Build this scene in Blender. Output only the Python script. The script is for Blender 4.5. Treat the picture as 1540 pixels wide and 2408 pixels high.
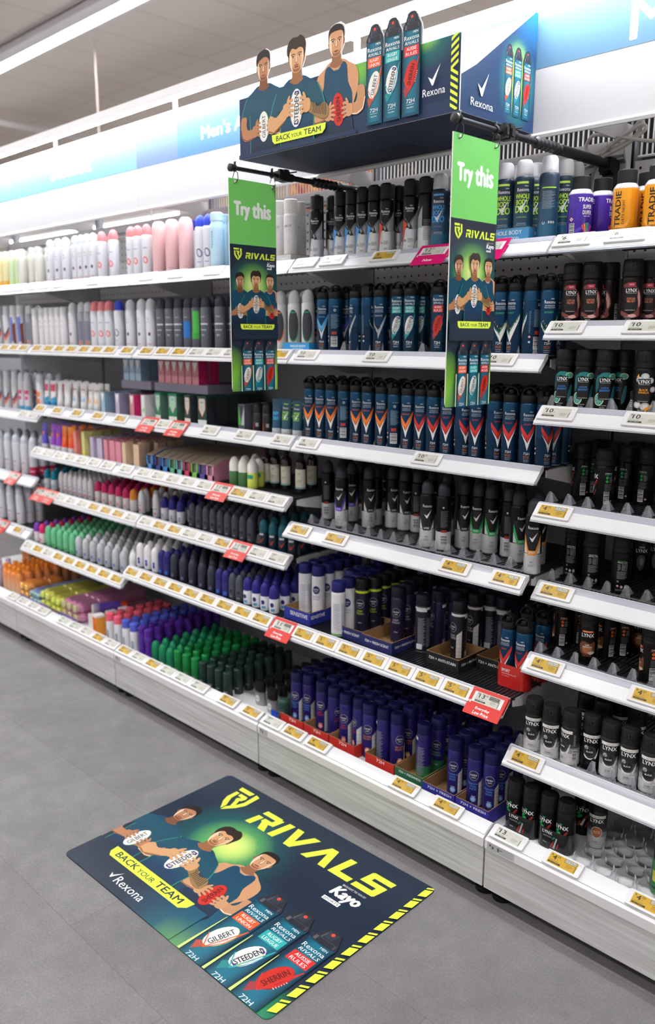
import bpy, math, random
from mathutils import Vector, Matrix
from mathutils.geometry import tessellate_polygon

for o in list(bpy.data.objects):
    bpy.data.objects.remove(o)
SC = bpy.context.scene
COL = SC.collection
random.seed(7)

# ------------------------------------------------------------------ camera
cam_data = bpy.data.cameras.new('camera')
cam = bpy.data.objects.new('camera', cam_data)
COL.objects.link(cam)
SC.camera = cam
F_PX = 1962.63
cam_data.sensor_fit = 'VERTICAL'
cam_data.sensor_height = 36.0
cam_data.sensor_width = 24.0
cam_data.lens = 36.0 * F_PX / 2408.0
cam_data.clip_start = 0.02
cam_data.clip_end = 60
YAW, PITCH, ROLL = -0.7853, 0.2075, 0.0025
fwd = Vector((math.sin(YAW) * math.cos(PITCH), math.cos(YAW) * math.cos(PITCH), -math.sin(PITCH)))
r0 = Vector((math.cos(YAW), -math.sin(YAW), 0))
u0 = r0.cross(fwd)
rgt = r0 * math.cos(ROLL) + u0 * math.sin(ROLL)
upv = -r0 * math.sin(ROLL) + u0 * math.cos(ROLL)
M = Matrix((rgt, upv, -fwd)).transposed().to_4x4()
M.translation = Vector((4.1969, -1.8373, 1.6104))
cam.matrix_world = M
cam_data.dof.use_dof = True
cam_data.dof.focus_distance = 2.25
cam_data.dof.aperture_fstop = 2.3

# ------------------------------------------------------------------ world, exposure
W = bpy.data.worlds.new('store_air')
SC.world = W
W.use_nodes = True
W.node_tree.nodes['Background'].inputs[0].default_value = (0.90, 0.94, 1.0, 1)
W.node_tree.nodes['Background'].inputs[1].default_value = 0.25
SC.view_settings.view_transform = 'Standard'
SC.view_settings.look = 'None'
SC.view_settings.gamma = 1.0
SC.view_settings.use_curve_mapping = False
SC.view_settings.exposure = 0.0

CEIL_LAMP = 44.0      # emission of the aisle ceiling tubes
HEAD_LAMP = 82.0      # emission of the fascia tube
CEIL_Z = 4.1

# ------------------------------------------------------------------ materials
def lin(c):
    if isinstance(c, str):
        c = tuple(int(c[i:i + 2], 16) for i in (0, 2, 4))
    return tuple(((v / 255) / 12.92 if v / 255 <= 0.04045 else ((v / 255 + 0.055) / 1.055) ** 2.4) for v in c[:3])

def new_mat(name):
    m = bpy.data.materials.new(name)
    m.use_nodes = True
    nt = m.node_tree
    return m, nt, nt.nodes['Principled BSDF']

def coloured(name, rough=0.4, metal=0.0, coat=0.0, spec=0.5, noise=0.0):
    """a material whose colour is the printed colour stored on the mesh"""
    m, nt, b = new_mat(name)
    a = nt.nodes.new('ShaderNodeAttribute'); a.attribute_name = 'Col'
    nz = nt.nodes.new('ShaderNodeTexNoise'); nz.inputs['Scale'].default_value = 60
    mr = nt.nodes.new('ShaderNodeMapRange')
    mr.inputs[3].default_value = rough - 0.05; mr.inputs[4].default_value = rough + 0.05
    nt.links.new(nz.outputs['Fac'], mr.inputs[0]); nt.links.new(mr.outputs[0], b.inputs['Roughness'])
    nt.links.new(a.outputs['Color'], b.inputs['Base Color'])
    b.inputs['Metallic'].default_value = metal
    b.inputs['Coat Weight'].default_value = coat
    b.inputs['Coat Roughness'].default_value = 0.15
    b.inputs['Specular IOR Level'].default_value = spec
    return m

def plain(name, col, rough=0.5, metal=0.0, spec=0.5, vary=0.04, scale=8.0, stretch=(1, 1, 1)):
    m, nt, b = new_mat(name)
    tc = nt.nodes.new('ShaderNodeTexCoord'); mp = nt.nodes.new('ShaderNodeMapping')
    mp.inputs['Scale'].default_value = stretch
    nz = nt.nodes.new('ShaderNodeTexNoise'); nz.inputs['Scale'].default_value = scale; nz.inputs['Detail'].default_value = 5
    mx = nt.nodes.new('ShaderNodeMix'); mx.data_type = 'RGBA'
    c = lin(col)
    mx.inputs[6].default_value = tuple(max(0, v * (1 - vary)) for v in c) + (1,)
    mx.inputs[7].default_value = tuple(min(1, v * (1 + vary)) for v in c) + (1,)
    nt.links.new(tc.outputs['Object'], mp.inputs[0]); nt.links.new(mp.outputs[0], nz.inputs['Vector'])
    nt.links.new(nz.outputs['Fac'], mx.inputs[0]); nt.links.new(mx.outputs[2], b.inputs['Base Color'])
    b.inputs['Roughness'].default_value = rough
    b.inputs['Metallic'].default_value = metal
    b.inputs['Specular IOR Level'].default_value = spec
    return m

def clear(name, tint=(235, 240, 245), alpha=0.3, rough=0.1):
    m, nt, b = new_mat(name)
    tr = nt.nodes.new('ShaderNodeBsdfTransparent'); tr.inputs[0].default_value = (1, 1, 1, 1)
    mx = nt.nodes.new('ShaderNodeMixShader')
    fr = nt.nodes.new('ShaderNodeFresnel'); fr.inputs[0].default_value = 1.16
    ad = nt.nodes.new('ShaderNodeMath'); ad.operation = 'ADD'; ad.use_clamp = True
    ad.inputs[1].default_value = alpha
    nt.links.new(fr.outputs[0], ad.inputs[0]); nt.links.new(ad.outputs[0], mx.inputs[0])
    nt.links.new(tr.outputs[0], mx.inputs[1]); nt.links.new(b.outputs[0], mx.inputs[2])
    nt.links.new(mx.outputs[0], nt.nodes['Material Output'].inputs[0])
    b.inputs['Base Color'].default_value = lin(tint) + (1,)
    b.inputs['Roughness'].default_value = rough
    return m

def glow(name, col, strength):
    m = bpy.data.materials.new(name); m.use_nodes = True
    nt = m.node_tree
    nt.nodes.remove(nt.nodes['Principled BSDF'])
    e = nt.nodes.new('ShaderNodeEmission')
    e.inputs[0].default_value = tuple(col) + (1,)
    e.inputs[1].default_value = strength
    nt.links.new(e.outputs[0], nt.nodes['Material Output'].inputs[0])
    return m

M_PAINT = coloured('printed_gloss', 0.36, 0.0, 0.04, 0.4)
M_METAL = coloured('printed_aluminium', 0.3, 0.5, 0.0, 0.35)
M_PLAST = coloured('moulded_plastic', 0.45, 0.0, 0.0, 0.25)
M_CARD = coloured('printed_card', 0.6, 0.0, 0.0, 0.35)
M_SHINE = coloured('glossy_lacquer', 0.15, 0.1, 0.5)
M_CLEAR = clear('clear_acrylic', alpha=.015, rough=.05)
M_TENT = clear('clear_divider_plastic', (200, 206, 216), alpha=.16, rough=.12)
M_FROST = clear('frosted_acrylic', (190, 195, 205), 0.5, 0.3)
M_WHITE = plain('white_powder_coat', (222, 222, 226), 0.35, vary=0.02)
M_RAIL = plain('white_rail_plastic', (226, 228, 234), 0.28, vary=0.02)
M_GREYP = plain('grey_panel_paint', (138, 140, 150), 0.55, vary=0.04)
M_BAND = plain('rail_top_strip_plastic', (178, 180, 194), 0.25, vary=0.02)
M_DARK = plain('dark_wire_coating', (36, 39, 44), 0.35, 0.3, vary=0.1)
M_BLACK = plain('black_plastic', (22, 23, 27), 0.38, vary=0.1)
M_VOID = plain('black_plinth', (14, 14, 15), 0.8)

# ------------------------------------------------------------------ mesh buffer
class Buf:
    def __init__(s):
        s.v = []; s.f = []; s.m = []; s.c = []; s.s = []; s.mats = []
    def mi(s, mat):
        if mat not in s.mats: s.mats.append(mat)
        return s.mats.index(mat)
    def add(s, vs, fs, mat, col=(1, 1, 1), smooth=False):
        n = len(s.v); k = s.mi(mat)
        s.v += [tuple(p) for p in vs]
        if isinstance(col, list): s.c += col
        else:
            cc = col
            s.c += [cc] * len(vs)
        for f in fs:
            s.f.append(tuple(i + n for i in f)); s.m.append(k); s.s.append(smooth)
        return s
    def box(s, a, b, mat, col=(1, 1, 1)):
        (x0, y0, z0), (x1, y1, z1) = a, b
        vs = [(x0, y0, z0), (x1, y0, z0), (x1, y1, z0), (x0, y1, z0), (x0, y0, z1), (x1, y0, z1), (x1, y1, z1), (x0, y1, z1)]
        return s.add(vs, [(0, 3, 2, 1), (4, 5, 6, 7), (0, 1, 5, 4), (1, 2, 6, 5), (2, 3, 7, 6), (3, 0, 4, 7)], mat, col)
    def prism(s, pts, fn, d, mat, col=(1, 1, 1)):
        """pts: 2D outline (ccw), fn(x, y, t) -> 3D with t 0..1 through the thickness d"""
        n = len(pts)
        vs = [fn(x, y, 0) for x, y in pts] + [fn(x, y, d) for x, y in pts]
        tri = tessellate_polygon([[Vector((x, y, 0)) for x, y in pts]])
        fs = [tuple(t) for t in tri] + [tuple(i + n for i in reversed(t)) for t in tri]
        fs += [(i, (i + 1) % n, (i + 1) % n + n, i + n) for i in range(n)]
        return s.add(vs, fs, mat, col)
    def lathe(s, prof, mat, seg=24, cx=0, cy=0, sx=1, sy=1, axis='z', caps=True):
        """prof: (r, z, colour) rows from the bottom up"""
        vs, cs, fs = [], [], []
        prof = [(r, z, lin(c) if (isinstance(c, str) or max(c) > 1) else c) for r, z, c in prof]
        for r, z, c in prof:
            for i in range(seg):
                a = 2 * math.pi * i / seg
                x, y = r * math.cos(a) * sx, r * math.sin(a) * sy
                vs.append((cx + x, cy + y, z) if axis == 'z' else (cx + x, z, cy + y)); cs.append(c)
        for k in range(len(prof) - 1):
            for i in range(seg):
                j = (i + 1) % seg
                q = (k * seg + i, k * seg + j, (k + 1) * seg + j, (k + 1) * seg + i)
                fs.append(q if axis == 'z' else q[::-1])
        if caps:
            fs.append(tuple(range(seg))[::-1] if axis == 'z' else tuple(range(seg)))
            t = tuple(range((len(prof) - 1) * seg, len(prof) * seg))
            fs.append(t if axis == 'z' else t[::-1])
        return s.add(vs, fs, mat, cs, True)
    def tube(s, pts, r, mat, col=(1, 1, 1), seg=8, caps=True):
        pts = [Vector(p) for p in pts]; n = len(pts); vs = []; fs = []
        nrm = None
        for i, p in enumerate(pts):
            t = (pts[min(i + 1, n - 1)] - pts[max(i - 1, 0)]).normalized()
            if nrm is None:
                nrm = t.orthogonal().normalized()
            nrm = (nrm - t * nrm.dot(t)).normalized(); b = t.cross(nrm)
            rr = r[i] if isinstance(r, (list, tuple)) else r
            for k in range(seg):
                a = 2 * math.pi * k / seg
                vs.append(p + (nrm * math.cos(a) + b * math.sin(a)) * rr)
        for i in range(n - 1):
            for k in range(seg):
                j = (k + 1) % seg
                fs.append((i * seg + k, i * seg + j, (i + 1) * seg + j, (i + 1) * seg + k))
        if caps:
            fs.append(tuple(range(seg))[::-1]); fs.append(tuple(range((n - 1) * seg, n * seg)))
        return s.add(vs, fs, mat, col, True)
    def mesh(s, name):
        me = bpy.data.meshes.new(name)
        me.from_pydata(s.v, [], s.f)
        for m in s.mats: me.materials.append(m)
        me.polygons.foreach_set('material_index', s.m)
        me.polygons.foreach_set('use_smooth', s.s)
        ca = me.color_attributes.new('Col', 'FLOAT_COLOR', 'POINT')
        flat = []
        for c in s.c: flat += [c[0], c[1], c[2], 1.0]
        ca.data.foreach_set('color', flat)
        me.update()
        try: me.set_sharp_from_angle(angle=0.7)
        except Exception: pass
        return me

def link(name, me, parent=None, loc=None):
    if isinstance(me, Buf): me = me.mesh(name)
    o = bpy.data.objects.new(name, me)
    COL.objects.link(o)
    if parent is not None: o.parent = parent
    if loc is not None: o.location = loc
    return o

def tag(o, label, cat, group=None):
    o['label'] = label; o['category'] = cat
    if group: o['group'] = group
    return o

def thing(name, label, cat, loc=(0, 0, 0), rz=0, group=None):
    o = bpy.data.objects.new(name, None)
    o.empty_display_size = 0.02
    COL.objects.link(o); o.location = loc; o.rotation_euler = (0, 0, math.radians(rz))
    return tag(o, label, cat, group)

def struct(name, buf):
    o = link(name, buf); o['kind'] = 'structure'; return o

# ------------------------------------------------------------------ printed artwork
TEXT_CACHE = {}
def text_tris(s, bold=0.0):
    key = (s, bold)
    if key in TEXT_CACHE: return TEXT_CACHE[key]
    cu = bpy.data.curves.new('t', 'FONT'); cu.body = s; cu.resolution_u = 2; cu.offset = bold
    ob = bpy.data.objects.new('t', cu); COL.objects.link(ob)
    dg = bpy.context.evaluated_depsgraph_get()
    me = ob.evaluated_get(dg).to_mesh()
    vs = [(v.co.x, v.co.y) for v in me.vertices]
    ps = [tuple(p.vertices) for p in me.polygons]
    ob.evaluated_get(dg).to_mesh_clear()
    bpy.data.objects.remove(ob); bpy.data.curves.remove(cu)
    x0 = min(v[0] for v in vs); x1 = max(v[0] for v in vs); y0 = min(v[1] for v in vs); y1 = max(v[1] for v in vs)
    vs = [((x - x0) / (x1 - x0), (y - y0) / (y1 - y0)) for x, y in vs]
    out = [[vs[i] for i in p] for p in ps]
    TEXT_CACHE[key] = out
    return out

def clip_half(poly, a, b, c):
    """keep a*x+b*y<=c"""
    out = []
    n = len(poly)
    for i in range(n):
        p, q = poly[i], poly[(i + 1) % n]
        dp, dq = a * p[0] + b * p[1] - c, a * q[0] + b * q[1] - c
        if dp <= 0: out.append(p)
        if (dp < 0 < dq) or (dq < 0 < dp):
            t = dp / (dp - dq)
            out.append((p[0] + (q[0] - p[0]) * t, p[1] + (q[1] - p[1]) * t))
    return out

def C(c):
    return lin(c) if (isinstance(c, str) or max(c) > 1.0001) else tuple(c)

class Art:
    """flat print: polygons in metres on a sheet, later laid on a plane or round a can"""
    def __init__(s, clip=None, unit=0.001, eps=2.5e-5):
        s.p = []; s.lv = 1; s.clip = clip; s.u = unit; s.eps = eps; s.tf = (0, 0, 1, 1)
    def _emit(s, polys, col, cell=None, lv=None):
        s.lv += 1
        ox, oy, kx, ky = s.tf
        for P in polys:
            P = [((ox + x * kx) * s.u, (oy + y * ky) * s.u) for x, y in P]
            if s.clip:
                x0, y0, x1, y1 = [v * s.u for v in s.clip]
                for h in ((-1, 0, -x0), (1, 0, x1), (0, -1, -y0), (0, 1, y1)):
                    if P: P = clip_half(P, *h)
            if len(P) >= 3: s.p.append((P, col, s.lv, cell))
    def poly(s, pts, col, fn=None, cell=None):
        tri = tessellate_polygon([[Vector((x, y, 0)) for x, y in pts]])
        s._emit([[pts[i] for i in t] for t in tri], fn if fn else C(col), cell)
    def rect(s, x0, y0, x1, y1, col, fn=None, cell=None):
        s._emit([[(x0, y0), (x1, y0), (x1, y1), (x0, y1)]], fn if fn else C(col), cell)
    def ell(s, cx, cy, rx, ry, col, rot=0, n=20, a0=0, a1=360, fn=None):
        c, q = math.cos(math.radians(rot)), math.sin(math.radians(rot))
        pts = []
        m = n if a1 - a0 >= 360 else n + 1
        for i in range(m):
            t = math.radians(a0 + (a1 - a0) * i / n)
            x, y = rx * math.cos(t), ry * math.sin(t)
            pts.append((cx + x * c - y * q, cy + x * q + y * c))
        s._emit([pts], fn if fn else C(col))
    def ring(s, cx, cy, rx, ry, w, col, rot=0, n=24, a0=0, a1=360):
        c, q = math.cos(math.radians(rot)), math.sin(math.radians(rot)); ps = []
        def P(t, k):
            x, y = (rx - w * k) * math.cos(t), (ry - w * k) * math.sin(t)
            return (cx + x * c - y * q, cy + x * q + y * c)
        for i in range(n):
            t0 = math.radians(a0 + (a1 - a0) * i / n); t1 = math.radians(a0 + (a1 - a0) * (i + 1) / n)
            ps.append([P(t0, 0), P(t1, 0), P(t1, 1), P(t0, 1)])
        s._emit(ps, C(col))
    def line(s, pts, w, col):
        ps = []
        for (x0, y0), (x1, y1) in zip(pts, pts[1:]):
            d = math.hypot(x1 - x0, y1 - y0) or 1; nx, ny = -(y1 - y0) / d * w / 2, (x1 - x0) / d * w / 2
            ps.append([(x0 + nx, y0 + ny), (x0 - nx, y0 - ny), (x1 - nx, y1 - ny), (x1 + nx, y1 + ny)])
        s._emit(ps, C(col))
    def text(s, t, cx, cy, w, h, col, bold=0.0, rot=0, shear=0, fit=True):
        ca, sa = math.cos(math.radians(rot)), math.sin(math.radians(rot)); ps = []
        for P in text_tris(t, 0.0):
            Q = []
            for x, y in P:
                x, y = (x - .5) * w + (y - .5) * h * shear, (y - .5) * h
                Q.append((cx + x * ca - y * sa, cy + x * sa + y * ca))
            ps.append(Q)
        if bold > 0:   # heavier strokes: overlay slightly shifted copies
            d = bold * h * 1.1; ps0 = ps; ps = []
            sh = [(-d, 0), (d, 0)] + ([(0, -d * .8), (0, d * .8)] if bold >= .02 else [])
            for dx, dy in sh:
                ox, oy = dx * ca - dy * sa, dx * sa + dy * ca
                s._emit([[(x + ox, y + oy) for x, y in Q] for Q in ps0], C(col))
            return
        s._emit(ps, C(col))
    def smooth(s, pts, col, fn=None, k=3):
        """closed Catmull-Rom outline"""
        n = len(pts); out = []
        for i in range(n):
            p0, p1, p2, p3 = pts[i - 1], pts[i], pts[(i + 1) % n], pts[(i + 2) % n]
            for j in range(k):
                t = j / k
                out.append(tuple(0.5 * (2 * p1[a] + (p2[a] - p0[a]) * t + (2 * p0[a] - 5 * p1[a] + 4 * p2[a] - p3[a]) * t * t + (3 * p1[a] - p0[a] - 3 * p2[a] + p3[a]) * t ** 3) for a in (0, 1)))
        s.poly(out, col, fn)
        return out
    def put(s, buf, fn, mat, step=None):
        """lay on the surface fn(x, y, h) -> point; step cuts into strips for curved ones"""
        for P, col, lv, cell in s.p:
            pieces = [P]
            for ax, st in ((0, step if step else cell), (1, cell)):
                if not st: continue
                nxt = []
                for Q in pieces:
                    lo = min(q[ax] for q in Q); hi = max(q[ax] for q in Q)
                    k0, k1 = math.floor(lo / st), math.ceil(hi / st)
                    if k1 - k0 <= 1: nxt.append(Q); continue
                    for k in range(k0, k1):
                        a, b = (1, 0) if ax == 0 else (0, 1)
                        R = clip_half(clip_half(Q, -a, -b, -k * st), a, b, (k + 1) * st)
                        if len(R) >= 3: nxt.append(R)
                pieces = nxt
            for Q in pieces:
                vs = [fn(x, y, lv * s.eps) for x, y in Q]
                cc = [C(col(x / s.u, y / s.u)) for x, y in Q] if callable(col) else col
                buf.add(vs, [tuple(range(len(Q)))], mat, cc, bool(step))

def wrap(r, z0=0.0):
    def fn(x, y, h):
        a = x / r
        return ((r + h) * math.sin(a), -(r + h) * math.cos(a), z0 + y)
    return fn

def mixc(a, b, t):
    a, b = C(a), C(b); t = max(0, min(1, t))
    return tuple(a[i] + (b[i] - a[i]) * t for i in range(3))
# ------------------------------------------------------------------ artwork pieces
NAVY = (28, 42, 62); TEAL = (22, 98, 122); LIME = (222, 244, 72); WHITE = (240, 242, 245)
SKIN = (196, 140, 100); SKIN_D = (142, 92, 62); SHIRT = (24, 62, 92); SHIRT_L = (34, 96, 122); HAIR = (34, 26, 24)

def tick(A, x, y, w, h, col):
    A.poly([(x + a * w, y + b * h) for a, b in [(0, .47), (.36, .30), (1, 1), (.44, 0), (.33, 0)]], col)

def rivals_word(A, x, y, w, h, col, shear=.18):
    L = {'R': ([(0, 0, .26, .6), (0, .76, .8, 1), (.68, .42, .94, .93), (.34, .40, .8, .60)], [[(.40, .42), (.72, .42), (1.0, 0), (.66, 0)]], 1.0),
         'I': ([(0, 0, .28, 1)], [], .28),
         'V': ([], [[(0, 1), (.30, 1), (.55, .36), (.80, 1), (1.10, 1), (.70, 0), (.40, 0)]], 1.1),
         'A': ([], [[(0, 0), (.30, 0), (.55, .64), (.80, 0), (1.10, 0), (.70, 1), (.40, 1)]], 1.1),
         'L': ([(0, 0, .28, 1), (.1, 0, .86, .25)], [], .86),
         'S': ([(.04, .76, .92, 1), (0, .42, .26, .96), (0, .40, .9, .62), (.66, .04, .92, .6), (0, 0, .88, .24)], [], .92)}
    tot = sum(L[c][2] for c in 'RIVALS') + .14 * 5
    k = (w - h * shear) / tot; px = 0
    f = lambda a, b: (x + (px + a) * k + b * h * shear, y + b * h)
    for c in 'RIVALS':
        for x0, y0, x1, y1 in L[c][0]:
            A.poly([f(x0, y0), f(x1, y0), f(x1, y1), f(x0, y1)], col)
        for p in L[c][1]:
            A.poly([f(a, b) for a, b in p], col)
        px += L[c][2] + .14

def rivals_shield(A, x, y, w, h, col):
    for p in ([(0, 1), (.66, 1), (.62, .86), (.04, .86)],
              [(.76, 1), (.96, .96), (.98, .50), (.84, .28), (.52, 0), (.50, .16), (.70, .36), (.80, .56)],
              [(.06, .78), (.22, .78), (.25, .50), (.46, .22), (.46, .03), (.18, .28), (.06, .48)],
              [(.30, .78), (.64, .78), (.70, .68), (.64, .56), (.42, .50), (.40, .60), (.52, .66), (.30, .68)],
              [(.44, .54), (.58, .56), (.74, .30), (.62, .20)]):
        A.poly([(x + a * w, y + b * h) for a, b in p], col)

def ball(A, cx, cy, rx, ry, kind, rot=0):
    ca, sa = math.cos(math.radians(rot)), math.sin(math.radians(rot))
    R = lambda a, b: (cx + a * rx * ca - b * ry * sa, cy + a * rx * sa + b * ry * ca)
    base = {'SHERRIN': (200, 44, 34)}.get(kind, (228, 228, 226))
    edge = {'GILBERT': (88, 150, 80), 'STEEDEN': (60, 60, 130), 'SHERRIN': (150, 26, 24)}[kind]
    A.ell(cx, cy, rx, ry, edge, rot)
    A.ell(cx - rx * .04, cy, rx * .93, ry * .985, base, rot)
    if kind == 'STEEDEN':
        for sgn in (1, -1):
            A.poly([R(-.28, .86 * sgn), R(.3, .86 * sgn), R(.42, .68 * sgn), R(.0, .80 * sgn), R(-.4, .70 * sgn)], (52, 50, 120))
            A.poly([R(.44, .80 * sgn), R(.62, .62 * sgn), R(.50, .45 * sgn)], (232, 205, 60))
    if kind == 'SHERRIN':
        for i in range(6):
            A.line([R(.80, -.4 + i * .14), R(1.0, -.4 + i * .14)], rx * .07, (225, 215, 205))
    ink = (28, 26, 34) if kind != 'SHERRIN' else (90, 16, 18)
    A.text(kind, cx, cy, ry * 1.45, rx * .62, ink, .02 if kind != 'GILBERT' else 0.01, rot + 90)
    A.text('MATCH BALL', *R(.62, .0), ry * .5, rx * .12, ink, 0, rot + 90)

def hand(A, x, y, s, side, skin):
    """hand wrapped on the ball: palm, four fingers, thumb. side=+1 means fingers point to +x"""
    d = side
    A.smooth([(x - .30 * s * d, y - .18 * s), (x - .05 * s * d, y - .24 * s), (x + .06 * s * d, y + .02 * s), (x - .02 * s * d, y + .20 * s), (x - .30 * s * d, y + .16 * s)], skin)
    dk = mixc(skin, (60, 34, 24), .45)
    for i, (oy, L, up) in enumerate(((.21, .19, .14), (.09, .25, .05), (-.04, .24, -.04), (-.16, .17, -.10))):
        x0, y0 = x - .03 * s * d, y + oy * s
        xm, ym = x + L * .55 * s * d, y0 + up * .5 * s
        x1, y1 = x + L * s * d, y0 + up * .55 * s - .02 * s
        w = .052 * s
        A.poly([(x0, y0 + w), (x0, y0 - w), (xm, ym - w), (x1, y1 - w * .7), (x1 + .03 * s * d, y1), (x1, y1 + w * .7), (xm, ym + w)][::1 if d < 0 else 1], skin)
        A.line([(x0, y0 - w), (xm, ym - w), (x1, y1 - w * .8)], .014 * s, dk)
    A.smooth([(x - .12 * s * d, y + .14 * s), (x - .02 * s * d, y + .20 * s), (x + .06 * s * d, y + .40 * s), (x + .0 * s * d, y + .43 * s), (x - .1 * s * d, y + .30 * s)], skin)

def athlete(A, x, y, s, kind):
    """x, y = chin; s = head height"""
    f = lambda a, b: (x + a * s, y + b * s)
    P = lambda pts: [f(a, b) for a, b in pts]
    skin, dk = {'GILBERT': ((178, 124, 88), (120, 76, 52)), 'STEEDEN': ((208, 158, 112), (150, 100, 66)), 'SHERRIN': ((202, 150, 110), (146, 98, 70))}[kind]
    lit = mixc(skin, (250, 232, 205), .6)
    def shirt_col(px, py):
        t = abs((px - x) / s)
        return mixc((20, 62, 98), (26, 78, 96), min(1, t * .8)) if (py - y) / s > -1.6 else mixc((20, 62, 98), (24, 38, 60), min(1, (-(py - y) / s - 1.6) * 1.2))
    # torso
    if kind == 'SHERRIN':
        A.smooth(P([(-.30, -.12), (-.62, -.32), (-.92, -.50), (-1.05, -.95), (-.95, -1.45), (-.78, -2.0), (-.6, -2.2), (.6, -2.2), (.8, -1.7), (1.05, -1.1), (1.0, -.55), (.62, -.28), (.30, -.12)]), skin)
        A.smooth(P([(-.34, -.25), (-.55, -.38), (-.62, -.9), (-.80, -1.3), (-.76, -2.0), (-.74, -2.7), (.74, -2.7), (.76, -2.0), (.78, -1.3), (.58, -.9), (.52, -.36), (.32, -.22), (.12, -.42), (-.12, -.42)]), None, shirt_col)
        A.line(P([(-.34, -.25), (-.12, -.44), (.12, -.44), (.32, -.22)]), .03 * s, SHIRT_L)
    else:
        A.smooth(P([(-.30, -.14), (-.66, -.30), (-1.0, -.48), (-1.22, -.85), (-1.34, -1.18), (-1.02, -1.28), (-.84, -1.05), (-.80, -1.7), (-.78, -2.7), (.78, -2.7), (.80, -1.7), (.84, -1.05), (1.02, -1.28), (1.34, -1.18), (1.22, -.85), (1.0, -.48), (.66, -.30), (.30, -.14), (0, -.34)]), None, shirt_col)
        for sg in (-1, 1):
            A.line(P([(sg * 1.0, -.48), (sg * 1.22, -.85), (sg * 1.33, -1.16)]), .035 * s, (52, 140, 132))
            A.line(P([(sg * .84, -1.1), (sg * .80, -1.8), (sg * .82, -2.5)]), .03 * s, (46, 150, 110))
    # neck, ears, face, hair
    A.smooth(P([(-.20, .15), (-.21, -.10), (-.32, -.24), (0, -.36), (.32, -.24), (.21, -.10), (.20, .15)]), dk)
    for sg in (-1, 1): A.ell(*f(sg * .35, .44), .06 * s, .11 * s, dk)
    A.smooth(P([(0, 0), (.17, .04), (.29, .22), (.34, .48), (.32, .72), (.18, .88), (-.18, .88), (-.32, .72), (-.34, .48), (-.29, .22), (-.17, .04)]), skin)
    A.smooth(P([(-.18, .04), (-.30, .24), (-.345, .48), (-.31, .70), (-.24, .5), (-.22, .25)]), lit)
    A.smooth(P([(.18, .04), (.30, .24), (.345, .48), (.31, .70), (.25, .5), (.23, .25)]), mixc(lit, skin, .3))
    A.smooth(P([(-.15, .06), (0, .02), (.15, .06), (.19, .22), (.12, .13), (0, .12), (-.12, .13), (-.19, .22)]), dk)
    hair = {'GILBERT': [(-.36, .50), (-.40, .72), (-.32, .95), (-.10, 1.04), (.12, 1.06), (.34, .94), (.39, .70), (.35, .50), (.30, .70), (.10, .80), (-.16, .74), (-.28, .66)],
            'STEEDEN': [(-.37, .46), (-.45, .62), (-.44, .84), (-.34, 1.0), (-.16, 1.08), (.06, 1.06), (.20, 1.10), (.38, .98), (.46, .80), (.42, .56), (.37, .46), (.31, .68), (.14, .74), (-.02, .70), (-.20, .76), (-.31, .66)],
            'SHERRIN': [(-.35, .48), (-.38, .76), (-.28, .95), (0, 1.03), (.28, .95), (.38, .76), (.35, .48), (.32, .72), (.18, .80), (-.18, .80), (-.32, .72)]}[kind]
    A.smooth(P(hair), HAIR if kind != 'STEEDEN' else (48, 34, 28))
    for sg in (-1, 1):
        A.poly(P([(sg * .06, .565), (sg * .14, .60), (sg * .27, .575), (sg * .26, .55), (sg * .14, .575), (sg * .06, .54)]), HAIR)
        A.ell(*f(sg * .155, .49), .065 * s, .028 * s, (225, 215, 205)); A.ell(*f(sg * .155, .49), .028 * s, .03 * s, (40, 28, 22))
        A.line(P([(sg * .09, .51), (sg * .155, .525), (sg * .23, .505)]), .018 * s, HAIR)
    A.poly(P([(-.05, .50), (.05, .50), (.085, .31), (0, .27), (-.085, .31)]), mixc(skin, dk, .45))
    A.poly(P([(-.025, .50), (.025, .50), (.035, .33), (-.035, .33)]), lit)
    A.ell(*f(0, .175), .11 * s, .035 * s, (150, 84, 76)); A.line(P([(-.11, .178), (0, .185), (.11, .178)]), .012 * s, (80, 40, 36))
    if kind == 'STEEDEN': A.line(P([(-.11, .225), (0, .245), (.11, .225)]), .03 * s, mixc(dk, HAIR, .4))
    # arms, ball, hands
    if kind == 'STEEDEN':
        by, bx = -1.08, 0
        A.smooth(P([(-1.30, -1.12), (-1.46, -1.32), (-1.42, -1.62), (-1.15, -1.70), (-.62, -1.42), (-.42, -1.20), (-.48, -.98), (-.70, -1.02), (-1.02, -1.22)]), skin)
        A.line(P([(-1.42, -1.60), (-1.15, -1.69), (-.62, -1.42)]), .05 * s, dk)
        A.smooth(P([(1.30, -1.12), (1.50, -1.30), (1.46, -1.58), (1.18, -1.60), (.70, -1.36), (.44, -1.20), (.48, -.98), (.72, -1.02), (1.02, -1.20)]), (150, 118, 74))
        for i in range(9):
            t = i / 8
            A.line(P([(.74 + t * .62, -1.06 - t * .10), (.82 + t * .56, -1.22 - t * .14), (.76 + t * .60, -1.36 - t * .16)]), .028 * s, (62, 52, 44))
        ball(A, *f(bx, by), .32 * s, .60 * s, kind, -2)
        hand(A, *f(-.36, by + .02), s * .95, 1, skin); hand(A, *f(.36, by + .02), s * .95, -1, skin)
    else:
        bx, by = (0, -1.62) if kind == 'GILBERT' else (.12, -1.72)
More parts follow.
